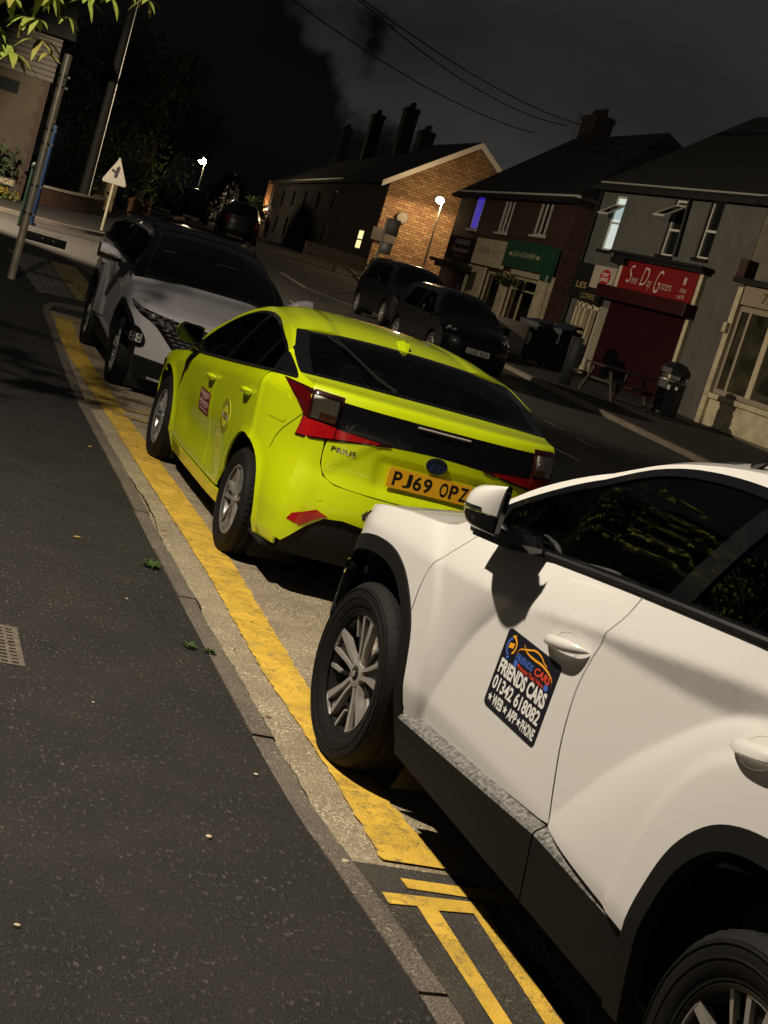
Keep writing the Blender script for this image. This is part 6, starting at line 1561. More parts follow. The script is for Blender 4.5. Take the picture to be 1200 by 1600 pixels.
# ---------------------------------------------------------------- street furniture, fences, greenery, other cars
galv = mat('galvanised_steel', (.50, .44, .33), .4, metal=.3, noise=(6, .35))
def blue_post_mat(): return mat('blue_paint', (.009, .022, .06), .35, coat=.5)
z0 = terr(22)+KERB_H
t = empty('sign_post', (1.83, 21.98, z0)); tag(t, 'steel post with band clamps rising into the leaves at the left', 'post')
mb = MB(); mb.tube([(0, 0, -.05), (0, 0, 3.2)], .057, 16); mb.build('pole', galv, t)
for z in (.95, 1.35, 1.95, 2.15, 2.75, 2.9):
    mb = MB(); mb.tube([(0, 0, z-.015), (0, 0, z+.015)], .066, 16); mb.box(.06, .10, -.012, .012, z-.015, z+.015); mb.build('clamp', steel, t)
mb = MB(); mb.box(-.02, .62, -.012, .012, .60, .72, b=.004); p = mb.build('flag_plate', black_plastic, t)
for u in (.28, .44):
    mb = MB(); mb.lathe([(0, 0), (.012, 0), (.012, .01), (0, .012)], 10, axis='z', M=Matrix.Translation((u, -.012, .67)) @ Matrix.Rotation(radians(90), 4, 'X')); mb.build('bolt', steel, p)
mb = MB(); mb.tube([(0, .02, 2.45), (.0, .02, 3.2)], .03, 8); mb.build('cable_guard', black_plastic, t)
bp = empty('blue_post', (3.06, 35.3, terr(35.3))); tag(bp, 'slim blue post standing behind the steel post', 'post')
mb = MB(); mb.tube([(0, 0, 0), (0, 0, 2.25)], .06, 10); mb.tube([(0, 0, 2.25), (0, 0, 2.29)], .06, 10, r2=.01); mb.build('pole', blue_post_mat(), bp)
mb = MB(); mb.tube([(0, 0, 0), (0, 0, .06)], .11, 12); mb.build('base', blue_post_mat(), bp)
gp = empty('green_post', (2.7, 33.8, terr(33.8))); tag(gp, 'slim dark green post between the flowers and the steel post', 'post')
mb = MB(); mb.tube([(0, 0, 0), (0, 0, 1.3)], .045, 8); mb.build('pole', mat('green_paint', (.006, .022, .014), .5), gp); mb = MB(); mb.lathe([(0, 1.3), (.06, 1.3), (.06, 1.36), (0, 1.42)], 10, axis='z'); mb.build('cap', mat('green_cap', (.006, .022, .014), .5), gp)
# utility pole with stays
up_ = empty('utility_pole', (5.3, 46.5, terr(46.5))); tag(up_, 'tall dark wooden utility pole beyond the side road', 'utility pole')
mb = MB(); mb.tube([(0, 0, 0), (0, 0, 9.5)], .15, 12, r2=.10); mb.build('pole', mat('dark_timber', (.012, .010, .008), .8, noise=(8, .4)), up_)
mb = MB(); mb.tube([(.16, -.02, 0), (.12, -.02, 7)], .016, 6); mb.build('lit_edge_rod', steel, up_)  # pale rod standing for the lit right edge of the pole
# triangular side-road sign
ts = empty('road_sign', (5.2, 39.75, terr(39.75)+.09), radians(-12)); tag(ts, 'triangular warning sign with a side road symbol on a grey pole', 'road sign')
mb = MB(); mb.tube([(0, 0, 0), (0, 0, 1.9)], .038, 10); mb.build('pole', galv, ts)
tri = smooth_path([(-.34, 1.28), (.34, 1.28), (0, 1.87)], 1)
def rtri(r): 
    o = []
    for (cx, cy), a0 in (((-.31+r, 1.24+r*.6), 210), ((.31-r, 1.24+r*.6), 330), ((0, 1.86-r*1.2), 90)):
        o += [(cx+r*cos(radians(a0-60+30*k)), cy+r*sin(radians(a0-60+30*k))) for k in range(5)]
    return o
mb = MB(); mb.prism([(x, z) for x, z in rtri(.05)], lambda u, v, w: (u, -.045-w, v), .006); pt = mb.build('sign_plate', mat('sign_back_white', (.30, .275, .23), .35), ts, smooth=False)
mb = MB(); mb.add([(x, -.053, z) for x, z in ((-.035, 1.38), (.045, 1.38), (.075, 1.66), (.02, 1.70), (-.02, 1.64), (-.03, 1.56), (-.12, 1.60), (-.135, 1.53), (-.04, 1.49))], [tuple(range(9))]); mb.build('symbol', ink, pt, smooth=False)
# low curved wall, gate pier, brick piers
mb = MB(); pts = sm([(-9, 43.9), (2, 43.6), (4.2, 44.6), (5.7, 47.4), (6.0, 49.5)], 6); vs = []
o2 = offset_line(pts, .3)
for (a, b) in zip(pts, o2):
    z = terr(a[1]); vs += [(*a, z), (*a, z+.55), (*b, z+.55), (*b, z)]
n = len(pts); mb.add(vs, [(4*i+j, 4*i+j+1, 4*i+j+5, 4*i+j+4) for i in range(n-1) for j in range(3)]+[(0, 1, 2, 3), (4*n-4, 4*n-3, 4*n-2, 4*n-1)])
gw = empty('garden_wall', (0, 0, 0)); tag(gw, 'low curved dark brick garden wall with a pale coping behind the road sign', 'wall'); mb.build('wall', brick_red, gw)
vs = []; o1 = offset_line(pts, -.03); o2 = offset_line(pts, .33); mb = MB()
for (a, b) in zip(o1, o2):
    z = terr(a[1])+.553; vs += [(*a, z), (*a, z+.06), (*b, z+.06), (*b, z)]
mb.add(vs, [(4*i+j, 4*i+j+1, 4*i+j+5, 4*i+j+4) for i in range(n-1) for j in range(3)]); mb.build('coping', mat('pale_coping', (.34, .30, .24), .7), gw)
gp2 = MB(); gp2.box(-.62, .62, -.3, .3, 0, 1.05, b=.01); o = gp2.build('wall', mat('beige_wall', (.34, .25, .14), .8, noise=(2, .3)), None); o.location = (6.2, 51.3, terr(51.3)); o.name = 'gate_pier'; tag(o, 'wide beige rendered gate pier behind the triangular sign', 'pier')
for k, (x, y) in enumerate(((7.75, 53.0), (8.9, 57.5))):
    mb = MB(); mb.box(-.17, .17, -.17, .17, 0, .62); mb.box(-.20, .20, -.20, .20, .621, .70); mb.add([(-.17, -.17, .70), (.17, -.17, .70), (.17, .17, .70), (-.17, .17, .70), (0, 0, .80)], [(0, 1, 4), (1, 2, 4), (2, 3, 4), (3, 0, 4)])
    o = mb.build('brick_pier', mat('pier_brick_%d' % k, (.22, .10, .045), .85, noise=(9, .4)), None, smooth=False); o.location = (x, y, terr(y)); tag(o, ['small brick gate pier right of the triangular sign, the nearer one', 'small brick gate pier farther up the left pavement'][k], 'pier', 'brick piers along the left pavement')
# street name board on legs, clipped by the picture's edge
nb = empty('street_name_sign', (2.55, 41.55, terr(41.6)), radians(-3)); tag(nb, 'street name board at the far left edge above yellow flowers', 'street sign')
mb = MB(); mb.box(-1.0, .42, -.02, .02, .42, .62, b=.004); p = mb.build('name_plate', mat('name_plate_dark', (.03, .028, .02), .5), nb, smooth=False)
mb = MB(); text_into(mb, 'GRANGE', -.62, .37, .45, .59, lambda u, v, o_: (u, -.021-o_, v), .002, bold=.04); mb.build('lettering', mat('name_cream', (.28, .24, .13), .5), p, smooth=False)
for x in (-.9, .32):
    mb = MB(); mb.box(x-.03, x+.03, .021, .06, 0, .60); mb.build('leg', black_trim, nb, smooth=False)
def shrub(name, loc, R, sq, n, size, m, label, cat='shrub', group=None, seed=1, stem=True):
    t = empty(name, loc); tag(t, label, cat, group); mb = MB(); r = random.Random(seed)
    for k in range(7):
        c = (r.uniform(-.55, .55)*R*sq[0], r.uniform(-.5, .5)*R*sq[1], R*sq[2]*r.uniform(.5, 1.35)); leaf_cluster(mb, c, R*.55, n//7, size, seed*10+k, sq=sq)
    mb.build('foliage', m, t)
    mb = MB()
    for k in range(5): a = r.uniform(0, 6.3); mb.tube([(0, 0, -.02), (cos(a)*R*.3, sin(a)*R*.3, R*.6), (cos(a)*R*.6, sin(a)*R*.5, R*1.2)], .02+R*.015, 5)
    mb.build('stem', mat_bark, t)
    return t
mat_bark = mat('bark', (.05, .038, .025), .9, noise=(6, .4), bump=(20, .01))
flower_y = mat('yellow_petals', (.20, .14, .015), .6)
shrub('shrub', (1.9, 41.9, terr(42)), .95, (1.3, .8, 1.0), 1500, .16, foliage, 'broad dark leafy shrub behind the street name board', seed=3)
shrub('shrub', (-.6, 42.0, terr(42)), 1.1, (1.5, .8, 1.0), 1500, .16, foliage, 'large leafy shrub at the left edge under the rendered house', seed=4)
fb = empty('flower_bed', (2.6, 41.15, terr(41))); tag(fb, 'bed of yellow flowers under the street name board', 'flower bed')
mb = MB(); leaf_cluster(mb, (-.3, 0, .18), .34, 700, .09, 5, sq=(2.6, .8, .6)); mb.build('foliage', foliage_lit, fb)
mb = MB(); leaf_cluster(mb, (-.3, -.1, .26), .3, 420, .10, 6, sq=(2.8, .8, .55)); mb.build('flowers', flower_y, fb)
shrub('shrub', (6.3, 53.5, terr(53)), 1.5, (1.2, .8, 1.1), 1700, .18, foliage_lit, 'tall leafy shrub above the beige gate pier', seed=7)
shrub('shrub', (7.8, 56.5, terr(56)), 1.7, (1.3, .8, 1.1), 1600, .18, foliage_lit, 'leafy bush behind the brick gate pier', seed=8)
shrub('hedge', (3.8, 49.5, terr(49)), 1.0, (2.6, .7, .9), 1500, .14, foliage, 'dark hedge behind the low curved wall', 'hedge', seed=9)
def tree(name, loc, H, R, n, size, m, label, group=None, seed=1, cat='tree', z0f=.35):
    t = empty(name, loc); tag(t, label, cat, group); r = random.Random(seed); mb = MB()
    mb.tube([(0, 0, -.1), (.1, 0, H*.35), (-.1, .1, H*.8)], R*.09, 8, r2=R*.02)
    cs = []
    for k in range(9):
        a = r.uniform(0, 6.3); e = r.uniform(.45, .95); q = R*r.uniform(.35, .8)*(1.25-e*.6); c = Vector((cos(a)*q, sin(a)*q, H*e)); cs.append(c)
        mb.tube([(0, 0, H*(e-.25)), (c.x*.5, c.y*.5, H*(e-.08)), tuple(c)], R*.035, 5, r2=R*.008)
    mb.build('trunk', mat_bark, t); mb = MB()
    for k, c in enumerate(cs+[Vector((0, 0, H*.9)), Vector((0, 0, H*.65))]): leaf_cluster(mb, c, R*.45, n//11, size, seed*30+k, sq=(1, 1, .8))
    mb.build('crown', m, t); return t
G_ = 'dark trees beyond the side road'
for k, (x, y, H, R) in enumerate(((4.0, 60, 7.2, 2.8), (9.0, 72, 8.2, 3.4), (13.5, 86, 8.8, 3.6), (-1.5, 58, 8.5, 3.4), (19, 128, 10.0, 5), (10, 100, 9.5, 5))):
    tree('tree', (x, y, terr(y)), H, R, 1800, .35, foliage, ['dark tree nearest behind the low curved wall', 'dark tree rising behind the triangular sign', 'dark tree midway up the left side of the road', 'dark tree behind the rendered house at the left', 'farthest dark tree at the head of the road', 'broad dark tree set back on the far left side'][k], G_, seed=40+k)
# conifer lit by the far lamp
cf = empty('conifer', (22.6, 110.5, 1.32)); tag(cf, 'bushy conifer lit by the far street lamp', 'tree'); mb = MB(); mb.tube([(0, 0, -.1), (0, 0, 3.6)], .14, 8, r2=.03); mb.build('trunk', mat_bark, cf)
mb = MB(); r = random.Random(77)
for i in range(7000):
    h = r.random()**.75; a = r.uniform(0, 6.283); R = (2.5*(1-h)**.8+.12)*(.55+.45*r.random())*(1+.22*sin(a*5+h*9)); p = Vector((R*cos(a), R*sin(a), .2+h*3.6)); d = Vector((cos(a), sin(a), r.uniform(-.1, .6))).normalized(); b = d.orthogonal().normalized(); s_ = .24
    mb.add([p, p+d*s_*.5+b*.06, p+d*s_, p+d*s_*.5-b*.06], [(0, 1, 2, 3)])
mb.build('crown', mat('conifer_needles', (.07, .085, .03), .7, noise=(1.4, .5)), cf)
for k, (x, y) in enumerate(((27.2, 122), (26.4, 119))): shrub('shrub', (x, y, 1.32), 1.5, (1, 1, 1.2), 1300, .25, foliage_lit, ['climbing greenery beside the floodlit end of the terrace', 'lower bush beside the floodlit end of the terrace'][k], seed=60+k)
# picket fence before the gable house, with a gate leaf
def picket(name, a, b, h, label, m, gap=.12):
    A = Vector((*a, terr(a[1]))); B = Vector((*b, terr(b[1]))); L = (B-A).length; ang = atan2(B.y-A.y, B.x-A.x)
    t = empty(name, A, ang); tag(t, label, 'fence', 'picket fences before the brick gable'); mb = MB(); n = int(L/gap)
    for i in range(n): x = i*gap; mb.box(x, x+gap*.62, -.012, .012, .05, h); mb.add([(x, -.012, h), (x+gap*.62, -.012, h), (x+gap*.31, -.012, h+.06), (x, .012, h), (x+gap*.62, .012, h), (x+gap*.31, .012, h+.06)], [(0, 1, 2), (3, 5, 4), (0, 2, 5, 3), (1, 4, 5, 2)])
    mb.build('pickets', m, t, smooth=False)
    mb = MB(); mb.box(0, L, .013, .05, .25, .33); mb.box(0, L, .013, .05, h-.3, h-.22); mb.build('rail', m, t, smooth=False)
    for x in (0, L/2, L):
        mb = MB(); mb.box(x-.05, x+.05, .051, .15, 0, h+.02); mb.build('post', m, t, smooth=False)
fm_ = mat('fence_timber', (.13, .095, .06), .8, noise=(5, .4))
picket('picket_fence', (16.6, 62.6), (19.4, 62.0), .85, 'low dark picket fence leftmost in front of the terrace', fm_)
picket('picket_fence', (19.45, 62.0), (22.4, 61.3), .98, 'picket fence below the lamplit brick gable', fm_)
picket('picket_fence', (22.45, 61.3), (25.6, 60.6), .95, 'picket fence rightmost, meeting the shop terrace', fm_)
# bus stop pole with flag and timetable case
bs = empty('bus_stop', (16.13, 51.05, terr(51)+.1), radians(-25)); tag(bs, 'bus stop pole with flag and timetable case by the kerb', 'bus stop')
mb = MB(); mb.tube([(0, 0, 0), (0, 0, 2.6)], .045, 10); mb.build('pole', mat('stop_grey', (.30, .29, .25), .4, metal=.5), bs)
mb = MB(); mb.box(.05, .48, -.02, .02, 2.05, 2.62, b=.01); mb.build('flag', mat('flag_dark', (.015, .014, .012), .5), bs)
mb = MB(); mb.box(.05, .42, -.03, .03, 1.35, 1.78, b=.01); mb.build('timetable_case', mat('case_grey', (.05, .047, .04), .4), bs)
# wheelie bins, litter bin, black post, picnic bench, cat figure
def wheelie(loc, rz, label, lidcol=(.02, .03, .05), h=1.0):
    t = empty('wheelie_bin', loc, rz); tag(t, label, 'bin', 'wheeled bins outside the florist'); mb = MB(); m = mat('bin_black', (.010, .011, .012), .45)
    vs = [(-.24, -.22, .08), (.24, -.22, .08), (.24, .22, .08), (-.24, .22, .08), (-.29, -.34, h), (.29, -.34, h), (.29, .34, h), (-.29, .34, h)]; mb.add(vs, [(0, 1, 5, 4), (1, 2, 6, 5), (2, 3, 7, 6), (3, 0, 4, 7), (0, 3, 2, 1)]); mb.box(-.31, .31, -.36, .36, h-.06, h-.001); mb.build('body', m, t, smooth=False)
    mb = MB(); mb.add([(-.31, -.38, h+.01), (.31, -.38, h+.01), (.31, .38, h+.10), (-.31, .38, h+.10), (-.31, -.38, h+.06), (.31, -.38, h+.06), (.25, .30, h+.17), (-.25, .30, h+.17)], [(0, 1, 2, 3), (4, 7, 6, 5), (0, 4, 5, 1), (1, 5, 6, 2), (2, 6, 7, 3), (3, 7, 4, 0)]); mb.build('lid', mat('bin_lid', lidcol, .35), t, smooth=False)
    for s_ in (-1, 1):
        mb = MB(); mb.lathe([(0, -.03), (.10, -.03), (.10, .03), (0, .03)], 14, M=Matrix.Translation((s_*.27, .27, .10))); mb.build('wheel', rubber, t)
    return t
b1 = wheelie((16.35, 36.6, terr(36.6)+.1), radians(-60), 'black wheeled bin with a round number sticker, left of the pair')
mb = MB(); mb.add([(.20*cos(2*pi*i/24), -.335, .62+.20*sin(2*pi*i/24)) for i in range(24)], [tuple(range(24))]); st_ = mb.build('round_sticker', mat('sticker_pale', (.40, .34, .26), .6), b1, smooth=False)
mb = MB(); text_into(mb, '2', -.07, .07, .53, .72, lambda u, v, o_: (u, -.337-o_, v), .002, bold=.03); mb.build('lettering', ink, st_, smooth=False)
for z in (.86, .74, .62):
    mb = MB(); mb.box(-.295, -.235, -.36, -.345, z-.04, z+.03); mb.build('label_sticker', white_ink, b1, smooth=False)
wheelie((17.55, 37.3, terr(37.3)+.1), radians(-60), 'black wheeled bin nearer the grocer, right of the pair', h=1.08)
wheelie((17.05, 36.6, terr(36.6)+.1), radians(-60), 'black wheeled bin squeezed in the middle behind the pair')
cab = empty('utility_cabinet', (15.5, 36.3, terr(36.3)+.1), radians(-10)); tag(cab, 'low grey cabinet beside the wheeled bins', 'cabinet')
mb = MB(); mb.box(-.45, .45, -.2, .2, .12, .95, b=.01); mb.build('case', mat('cabinet_grey', (.14, .12, .10), .5), cab); mb = MB(); mb.box(-.42, .42, -.17, .17, 0, .12); mb.build('plinth', black_trim, cab, smooth=False)
mb = MB(); mb.box(-.14, .14, -.035, .035, 0, 1.15, b=.02); o = mb.build('bollard', mat('bollard_black', (.012, .012, .012), .4)); o.location = (15.35, 31.9, terr(31.9)+.1); o.rotation_euler = (0, 0, radians(-30)); tag(o, 'flat black bollard at the kerb outside the grocer', 'bollard')
lb = empty('litter_bin', (17.75, 31.3, terr(31.3)+.1)); tag(lb, 'black hooded litter bin between the picnic bench and the cream shop', 'litter bin')
mb = MB(); mb.lathe([(.30, 0), (.33, .03), (.34, .80), (.32, .82), (.32, .86)], 8, axis='z'); mb.build('body', black_trim, lb, smooth=False)
mb = MB(); mb.lathe([(.32, .96), (.36, .98), (.36, 1.10), (.22, 1.24), (0, 1.28)], 8, axis='z'); mb.build('hood', black_trim, lb, smooth=False)
mb = MB(); mb.lathe([(.345, .80), (.35, .82), (.345, .84)], 24, axis='z'); mb.build('rim_band', steel, lb)
for a in range(4): pass
for a in (0, 90, 180, 270): mb = MB(); mb.box(.29, .32, -.04, .04, .85, .97, M=Matrix.Rotation(radians(a+22), 4, 'Z')); mb.build('hood_post', black_trim, lb, smooth=False)
for dx in (-.05, .13):
    mb = MB(); mb.box(dx-.03, dx+.03, -.352, -.340, .62+dx*.2, .72, M=Matrix.Rotation(radians(-30), 4, 'Z')); mb.build('bin_label', white_ink, lb, smooth=False)
mb = MB(); mb.box(-.3, .3, -.25, .25, 0, .55, b=.02); o = mb.build('storage_box', mat('red_box', (.10, .008, .008), .6)); o.location = (18.6, 34.6, terr(34.6)+.65); 
bpy.data.objects.remove(o)
pb = empty('picnic_table', (16.3, 31.2, terr(31.2)+.1), radians(10)); tag(pb, 'wooden picnic bench on the pavement outside the grocer', 'picnic table')
wood = mat('weathered_wood', (.045, .032, .022), .8, noise=(5, .45))
for nm, bx in (('table_top', (-.75, .75, -.36, .36, .70, .74)), ('seat', (-.75, .75, -.80, -.55, .42, .46)), ('seat', (-.75, .75, .55, .80, .42, .46))):
    mb = MB(); 
    if nm == 'table_top':
        for i in range(5): mb.box(-.75, .75, -.36+.147*i, -.36+.147*i+.13, .70, .74)
    else:
        w_ = (bx[3]-bx[2]-.01)/2; mb.box(bx[0], bx[1], bx[2], bx[2]+w_, bx[4], bx[5]); mb.box(bx[0], bx[1], bx[2]+w_+.01, bx[3], bx[4], bx[5])
    mb.build(nm, wood, pb, smooth=False)
for x in (-.5, .5):
    for s_ in (-1, 1):
        mb = MB(); mb.prism([(s_*.25, .70), (s_*.36, .70), (s_*.72, 0), (s_*.61, 0)], lambda u, v, w: (x-.02+w, u, v), .04); mb.build('leg', wood, pb, smooth=False)
    mb = MB(); mb.box(x+.021, x+.06, -.74, .74, .36, .42); mb.build('brace', wood, pb, smooth=False)
ct = MB(); ct.lathe([(0, 0), (.11, .0), (.13, .06), (.10, .20), (.07, .28), (.085, .34), (.07, .42), (0, .45)], 14, axis='z')
for s_ in (-1, 1): ct.lathe([(.03, 0), (0, .07)], 6, axis='z', M=Matrix.Translation((s_*.045, 0, .41)))
o = ct.build('cat_figure', mat('stone_figure', (.42, .36, .26), .7)); o.location = (18.95, 38.5, terr(38.5)+.1); tag(o, 'pale stone cat figure standing by the grocer door', 'figurine')
mg = MB(); vs_ = [(0, 0, 1.0), (.06, .35, 1.25), (.10, .7, 1.5), (.08, .62, 1.15), (.1, .85, .95), (.04, .3, .8)]
# overhead wires
wm = mat('wire_black', (.006, .006, .006), .6)
def wire(a, b, sag, label):
    A, B = Vector(a), Vector(b); mb = MB(); mb.tube([A.lerp(B, i/24)-Vector((0, 0, sag*4*(i/24)*(1-i/24))) for i in range(25)], .022, 4, cap=False)
    tag(mb.build('overhead_wire', wm), label, 'wire', 'overhead wires above the shops')
wire((7.41, 30.5, 6.95), (24.8, 56.83, 9.55), .35, 'uppermost overhead wire running to the brick chimney')
wire((8.21, 32.39, 7.11), (24.1, 57.06, 9.35), .45, 'middle overhead wire running to the brick chimney')
wire((6.94, 35.04, 7.17), (23.0, 57.37, 8.69), .4, 'lower overhead wire reaching the roof left of the chimney')
# ---------------------------------------------------------------- the overhanging tree at the left
tr = empty('broadleaf_tree', (-4.2, 13.0, KERB_H)); tag(tr, 'tree whose leafy branches hang over the pavement at the top left corner', 'tree')
mb = MB(); mb.tube([(0, 0, -.1), (.05, .02, 1.6), (.2, -.1, 3.0), (.1, 0, 5.2)], [.24, .19, .15, .06], 12)
limbs = [((.15, -.1, 2.5), (2.2, -1.5, 3.1), (4.0, -2.6, 3.05), (4.85, -2.85, 2.95)), ((.15, -.1, 2.2), (2.0, -1.6, 2.75), (3.9, -2.7, 2.75), (4.62, -2.85, 2.50)), ((.1, 0, 3.0), (1.8, -1.4, 3.6), (3.9, -2.4, 3.6), (5.0, -2.8, 3.35)), ((.2, 0, 3.4), (1.0, 1.6, 4.2), (1.6, 3.0, 4.6)), ((.1, 0, 3.0), (-1.4, -.8, 3.9), (-2.6, -1.2, 4.3)), ((.1, 0, 3.6), (2.2, .2, 4.2), (3.6, .4, 4.1))]
for L in limbs: mb.tube(sm3(L), .05, 6, r2=.003)
mb.build('trunk', mat_bark, tr)
def leaf(mb, p, d, L, w, droop):
    d = d.normalized(); sd = d.cross(Vector((0, 0, 1)));
    if sd.length < .1: sd = Vector((1, 0, 0))
    sd.normalize(); n = 5; vs = []
    for i in range(n+1):
        t = i/n; c = p+d*L*t+Vector((0, 0, -droop*L*t*t)); ww = w*sin(pi*min(1, t*.93+.05))**.9
        vs += [c-sd*ww+Vector((0, 0, .12*ww)), c, c+sd*ww+Vector((0, 0, .12*ww))]
    mb.add(vs, [(3*i+j, 3*i+j+1, 3*i+j+4, 3*i+j+3) for i in range(n) for j in (0, 1)])
mb = MB(); tw = MB(); r = random.Random(11); O = Vector((-4.2, 13.0, KERB_H))
whorls = []
def whorl(p, R, n, droop=.5, tilt=0.):
    for i in range(n):
        a = 2*pi*i/n+r.uniform(-.3, .3); leaf(mb, p, Vector((cos(a), sin(a), tilt+r.uniform(-.35, .25))), R*r.uniform(.75, 1.15), R*.15, droop+r.uniform(-.2, .4))
for (px, R, n) in (((.50, 10.17, 2.47), .20, 9), ((.66, 10.13, 2.60), .15, 8), ((.45, 10.25, 2.52), .17, 8), ((.30, 10.1, 2.50), .18, 8), ((.60, 10.0, 2.70), .13, 7), ((.30, 10.3, 2.85), .16, 8), ((.55, 10.5, 2.98), .15, 8), ((.9, 10.2, 3.02), .13, 7), ((1.1, 10.1, 3.08), .12, 6), ((.36, 10.2, 2.60), .15, 8), ((.72, 10.1, 2.53), .10, 6), ((.55, 10.3, 2.72), .13, 7), ((.42, 10.0, 2.78), .14, 8), ((.68, 10.2, 2.88), .13, 7), ((.86, 10.1, 2.93), .12, 7), ((1.0, 10.0, 2.97), .11, 6), ((1.22, 9.98, 3.03), .10, 6), ((.80, 10.3, 2.80), .09, 5), ((.60, 10.4, 2.93), .14, 8)):
    whorl(Vector(px)-O, R, n)
for k in range(60):
    L = r.choice(limbs[:3]); t = r.uniform(.35, 1); q = sm3(L); c = q[int(t*(len(q)-1))]; p = Vector(c)+Vector((r.uniform(-.5, .5), r.uniform(-.6, .6), r.uniform(-.1, .5)))
    w = p+O
    if w.z < 2.85+.15*(w.x-.5) and w.x > .3: continue
    if w.x > 1.25: continue
    whorl(p, r.uniform(.10, .16), r.randint(5, 8)); tw.tube([Vector(c), (Vector(c)+p)/2+Vector((0, 0, .03)), p], .006, 4)
for k in range(130):
    L = r.choice(limbs[3:]+limbs[:2]); t = r.uniform(.15, .9); q = sm3(L); c = Vector(q[int(t*(len(q)-1))]); p = c+Vector((r.gauss(0, .5), r.gauss(0, .5), r.gauss(.25, .35)))
    if (p+O).x > .0: continue
    whorl(p, r.uniform(.10, .16), 6)
leaf_m = mat('tree_leaf', (.24, .36, .06), .38, noise=(2.5, .6, (.26, .20, .045)))
tw.build('twigs', mat_bark, tr); mb.build('leaves', leaf_m, tr, angle=70)
# ---------------------------------------------------------------- dark cars across the road and up the street
def hatch_W(Wb, belt, Lf, Lr, tuck=.25):
    def f(s, z):
        if z > belt+.02*0+.0: return f(s, belt-.001)-.34*(z-belt)-.25*(z-belt)**2
        w = Wb-.05*abs((z-.62)/.4)**2.2*(1 if z > .62 else .6)
        for a0 in (Lf, 0.):
            r_ = sqrt((s-a0)**2+(max(z, .3)-.3)**2); w += .012*sstep(.42, .36, r_)
        if s > Lf+.25: w *= 1-.85*min(1, (s-Lf-.25)/.62)**2.4
        if s < -.35: w *= 1-.5*min(1, (-.35-s)/.5)**2.4
        return w
    return f
def small_car(name, Wb, H, belt, wb, fo, ro, pm, label, plate=None, group=None, mpv=True, dark_lamps=False, tail=(.42, .02, .01)):
    root = empty(name); tag(root, label, 'car', group)
    F = wb+fo; Wf = hatch_W(Wb, belt, wb, -ro)
    st = [(F-.22, .20, F, .20, 2.6), (F-.22, .50, F+.01, .50, 2.6), (F-.26, .68, F-.03, .70, 2.6), (F-.40, .80, F-.20, .84, 2.6), (wb-.05, belt-.01, wb+.10, belt+.06, 2.6),
          (wb-.30, belt+.14, wb-.16, belt+.18, 2.6), (wb-.78, H-.13, wb-.66, H-.06, 2.8), (wb-1.3, H-.05, wb-1.25, H, 2.8), (.2, H-.04, .2, H, 2.8), (-ro+.22, H-.12, -ro+.12, H-.06, 3), (-ro+.12, belt+.05, -ro+.02, belt+.05, 3.2), (-ro+.10, .75, -ro-.02, .75, 3.2), (-ro+.10, .48, -ro-.02, .48, 3.2), (-ro+.12, .22, -ro+.02, .22, 3.2)]
    B = Body(Wf, st); B.mid = (1.2, .7); f_edge = lambda a, b, n: edge_line(B, a, b, n)
    for sg in (-1, 1):
        f = B.side(sg); gl_lo = belt+.03
        arch = lambda c: [(c+.36*cos(a), .30+.36*sin(a)) for a in [radians(-8+196*i/16) for i in range(17)]]
        front = f_edge(0, 4, 12); back = f_edge(10, 13, 10)
        body = front+[(wb-.3, belt), (-ro+.18, belt)]+back+[(-.36, .22)]+[p for p in arch(0)[::-1]]+[(.40, .22), (wb-.40, .22)]+arch(wb)[::-1]+[(wb+.37, .20)]
        panel('body_side', body, f, pm, root, step=.08)
        top = f_edge(4.6, 9.8, 26); gh_ = [(wb-.3, belt+.001)]+top+[(-ro+.16, belt+.001)]
        A = [(wb-.42, gl_lo), (wb-.95, H-.17), (.95, H-.15), (.95, gl_lo)]; Bq = [(.88, gl_lo), (.88, H-.15), (.0, H-.16), (-.05, gl_lo)]
        panel('glasshouse', gh_, f, pm, root, step=.09, holes=(A, Bq))
        panel('side_window', A, f, glass, root, step=.2, off=-.004, flange=0); panel('side_window', Bq, f, glass, root, step=.2, off=-.004, flange=0)
        arch_liner(root, wb, .30, .37, .74, .45, sg); arch_liner(root, 0, .30, .37, .74, .45, sg)
        mb = MB(); mb.box(sg*(Wb+.03) if sg > 0 else sg*(Wb+.20), sg*(Wb+.20) if sg > 0 else sg*(Wb+.03), wb-.52, wb-.40, belt+.0, belt+.15, b=.03); mb.box(min(sg*(Wb-.04), sg*(Wb+.04)), max(sg*(Wb-.04), sg*(Wb+.04)), wb-.49, wb-.44, belt+.02, belt+.06); mb.build('door_mirror', pm, root)
        for s_ in (.92, wb-.35 if False else .90): pass
        hl = [(sg*.56, 2.35), (sg*.99, 2.15), (sg*1.0, 2.85), (sg*.72, 2.9)]
        lamp = panel('headlight', hl, B.strip, lens_glass, root, step=.12, off=.012)
        mb = MB()
        for (q, t_) in ((.70, 2.5), (.85, 2.5), (.80, 2.72)):
            c = B.strip(sg*q, t_, .004); mb.add([c+Vector((.05*cos(a), 0, .05*sin(a))) for a in [2*pi*i/10 for i in range(10)]]+[c+Vector((0, -.03, 0))], [(i, (i+1) % 10, 10) for i in range(10)])
        mb.build('reflector', mat_headrefl, lamp)
        panel('tail_light', [(sg*.80, 10.2), (sg*1, 10.2), (sg*1, 11.3), (sg*.82, 11.2)], B.strip, dark_red_lens, root, step=.1, off=.008)
    stp = B.strip
    panel('front_bumper', [(-1, 0), (1, 0), (1, 2.6), (-1, 2.6)], stp, pm, root, step=.1)
    panel('grille', [(-.45, 1.1), (.45, 1.1), (.40, 1.75), (-.40, 1.75)], stp, black_plastic, root, step=.15, off=.006)
    panel('bonnet', [(-1, 2.62), (1, 2.62), (1, 4.3), (-1, 4.3)], stp, pm, root, step=.12)
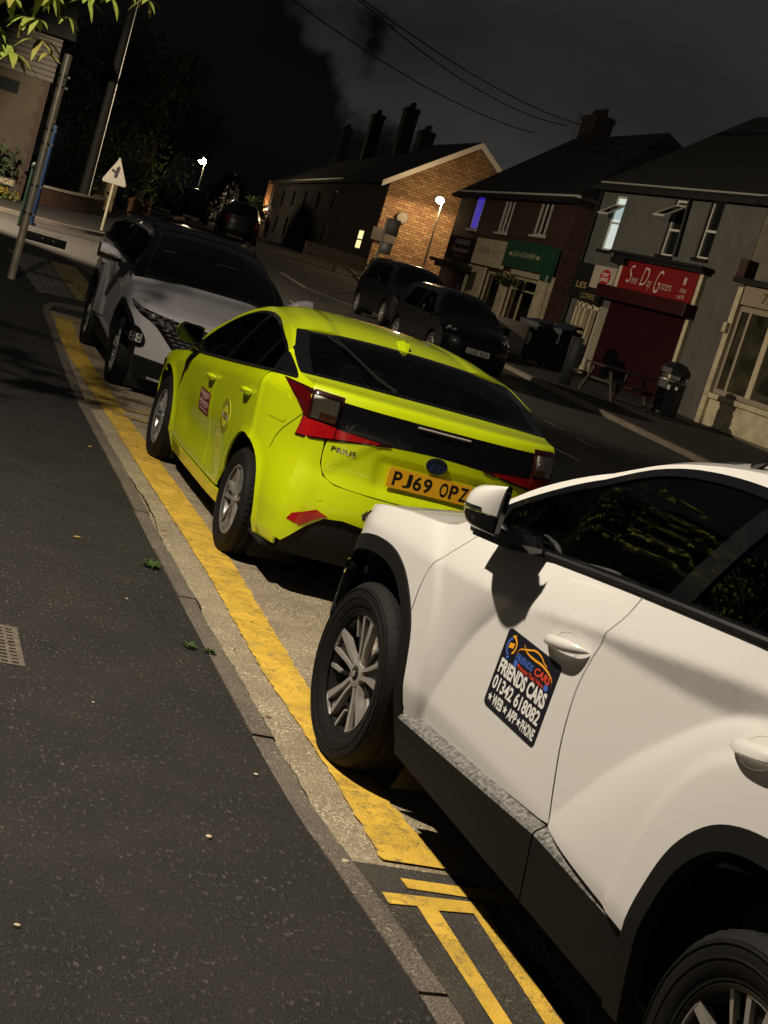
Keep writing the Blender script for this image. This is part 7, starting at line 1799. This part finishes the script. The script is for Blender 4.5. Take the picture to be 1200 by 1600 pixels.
    panel('windscreen', [(-.90, 4.4), (.90, 4.4), (.90, 6.1), (-.90, 6.1)], stp, glass, root, step=.2, off=-.004, flange=0)
    for sg in (-1, 1): panel('windscreen_pillar', [(sg*.90, 4.3), (sg, 4.3), (sg, 6.15), (sg*.9, 6.15)], stp, pm, root, step=.15)
    panel('roof', [(-1, 6.15), (1, 6.15), (1, 9), (-1, 9)], stp, pm, root, step=.12)
    panel('tailgate', [(-1, 9.02), (1, 9.02), (1, 13), (-1, 13)], stp, pm, root, step=.12, holes=([(-.8, 9.2), (.8, 9.2), (.82, 9.95), (-.82, 9.95)],))
    panel('rear_window', [(-.8, 9.2), (.8, 9.2), (.82, 9.95), (-.82, 9.95)], stp, tint_glass, root, step=.2)
    for (s_, sg) in ((wb, -1), (0, -1), (wb, 1), (0, 1)): wheel(root, (sg*(Wb-.01), s_, .30), sg, .30, .18, .20, 'plain')
    mb = MB(); mb.box(-Wb+.12, Wb-.12, -ro+.2, wb+.3, .22, .30); mb.box(-.45, .45, -ro+.2, F-.25, .25, .62); mb.build('floor_pan', dark_void, root)
    seat(root, -.34, 1.0, .36); seat(root, .34, 1.0, .36); mb = MB(); mb.box(-.6, .6, wb-.75, wb-.35, belt-.25, belt-.02, b=.03); mb.build('dashboard', dash_plastic, root)
    if plate: plate_part(root, 'number_plate', plate, lambda u, v, o=0.: Vector((-u, F+.02+o, .46+v)), .52, .111, plate_white)
    return root
mat_headrefl = mat('headlamp_reflector', (.95, .92, .85), .3, metal=.5)
c1 = small_car('parked_car', .80, 1.53, .93, 2.45, .70, .60, black_paint, 'small black car with plate LL60 EDK facing the camera across the road', 'LL60 EDK', 'black cars parked facing us across the road')
c1.location = (11.52, 31.2, terr(30)-.02); c1.rotation_euler = (0, 0, radians(180-1))
c2 = small_car('parked_car', .86, 1.62, .98, 2.65, .85, .80, black_paint, 'larger black car partly hidden behind the small black one', None, 'black cars parked facing us across the road')
c2.location = (12.5, 37.4, terr(37)); c2.rotation_euler = (0, 0, radians(180-3))
def silver(): return paint('silver_paint', (.30, .30, .30), .35, metal=.5)
c3 = copy_tree(c2); c3.location = (13.6, 62.5, terr(62)); c3.rotation_euler = (0, 0, radians(-9)); c3.name = 'parked_van'; tag(c3, 'dark tall vehicle seen from behind far up the road', 'car', 'cars far up the road')
c4 = copy_tree(c1); c4.location = (13.2, 71.5, terr(70)); c4.rotation_euler = (0, 0, radians(-12)); tag(c4, 'small car with lamplight on its roof beyond the tall vehicle', 'car', 'cars far up the road')
c5 = copy_tree(c1); c5.location = (11.3, 69, terr(69)); c5.rotation_euler = (0, 0, radians(-12)); tag(c5, 'leftmost small car glimpsed over the grey SUV roof', 'car', 'cars far up the road')
for c in (c3, c4, c5):
    for ch in kids(c):
        if ch.name.startswith('number_plate'):
            for g_ in kids(ch): bpy.data.objects.remove(g_)
            bpy.data.objects.remove(ch)
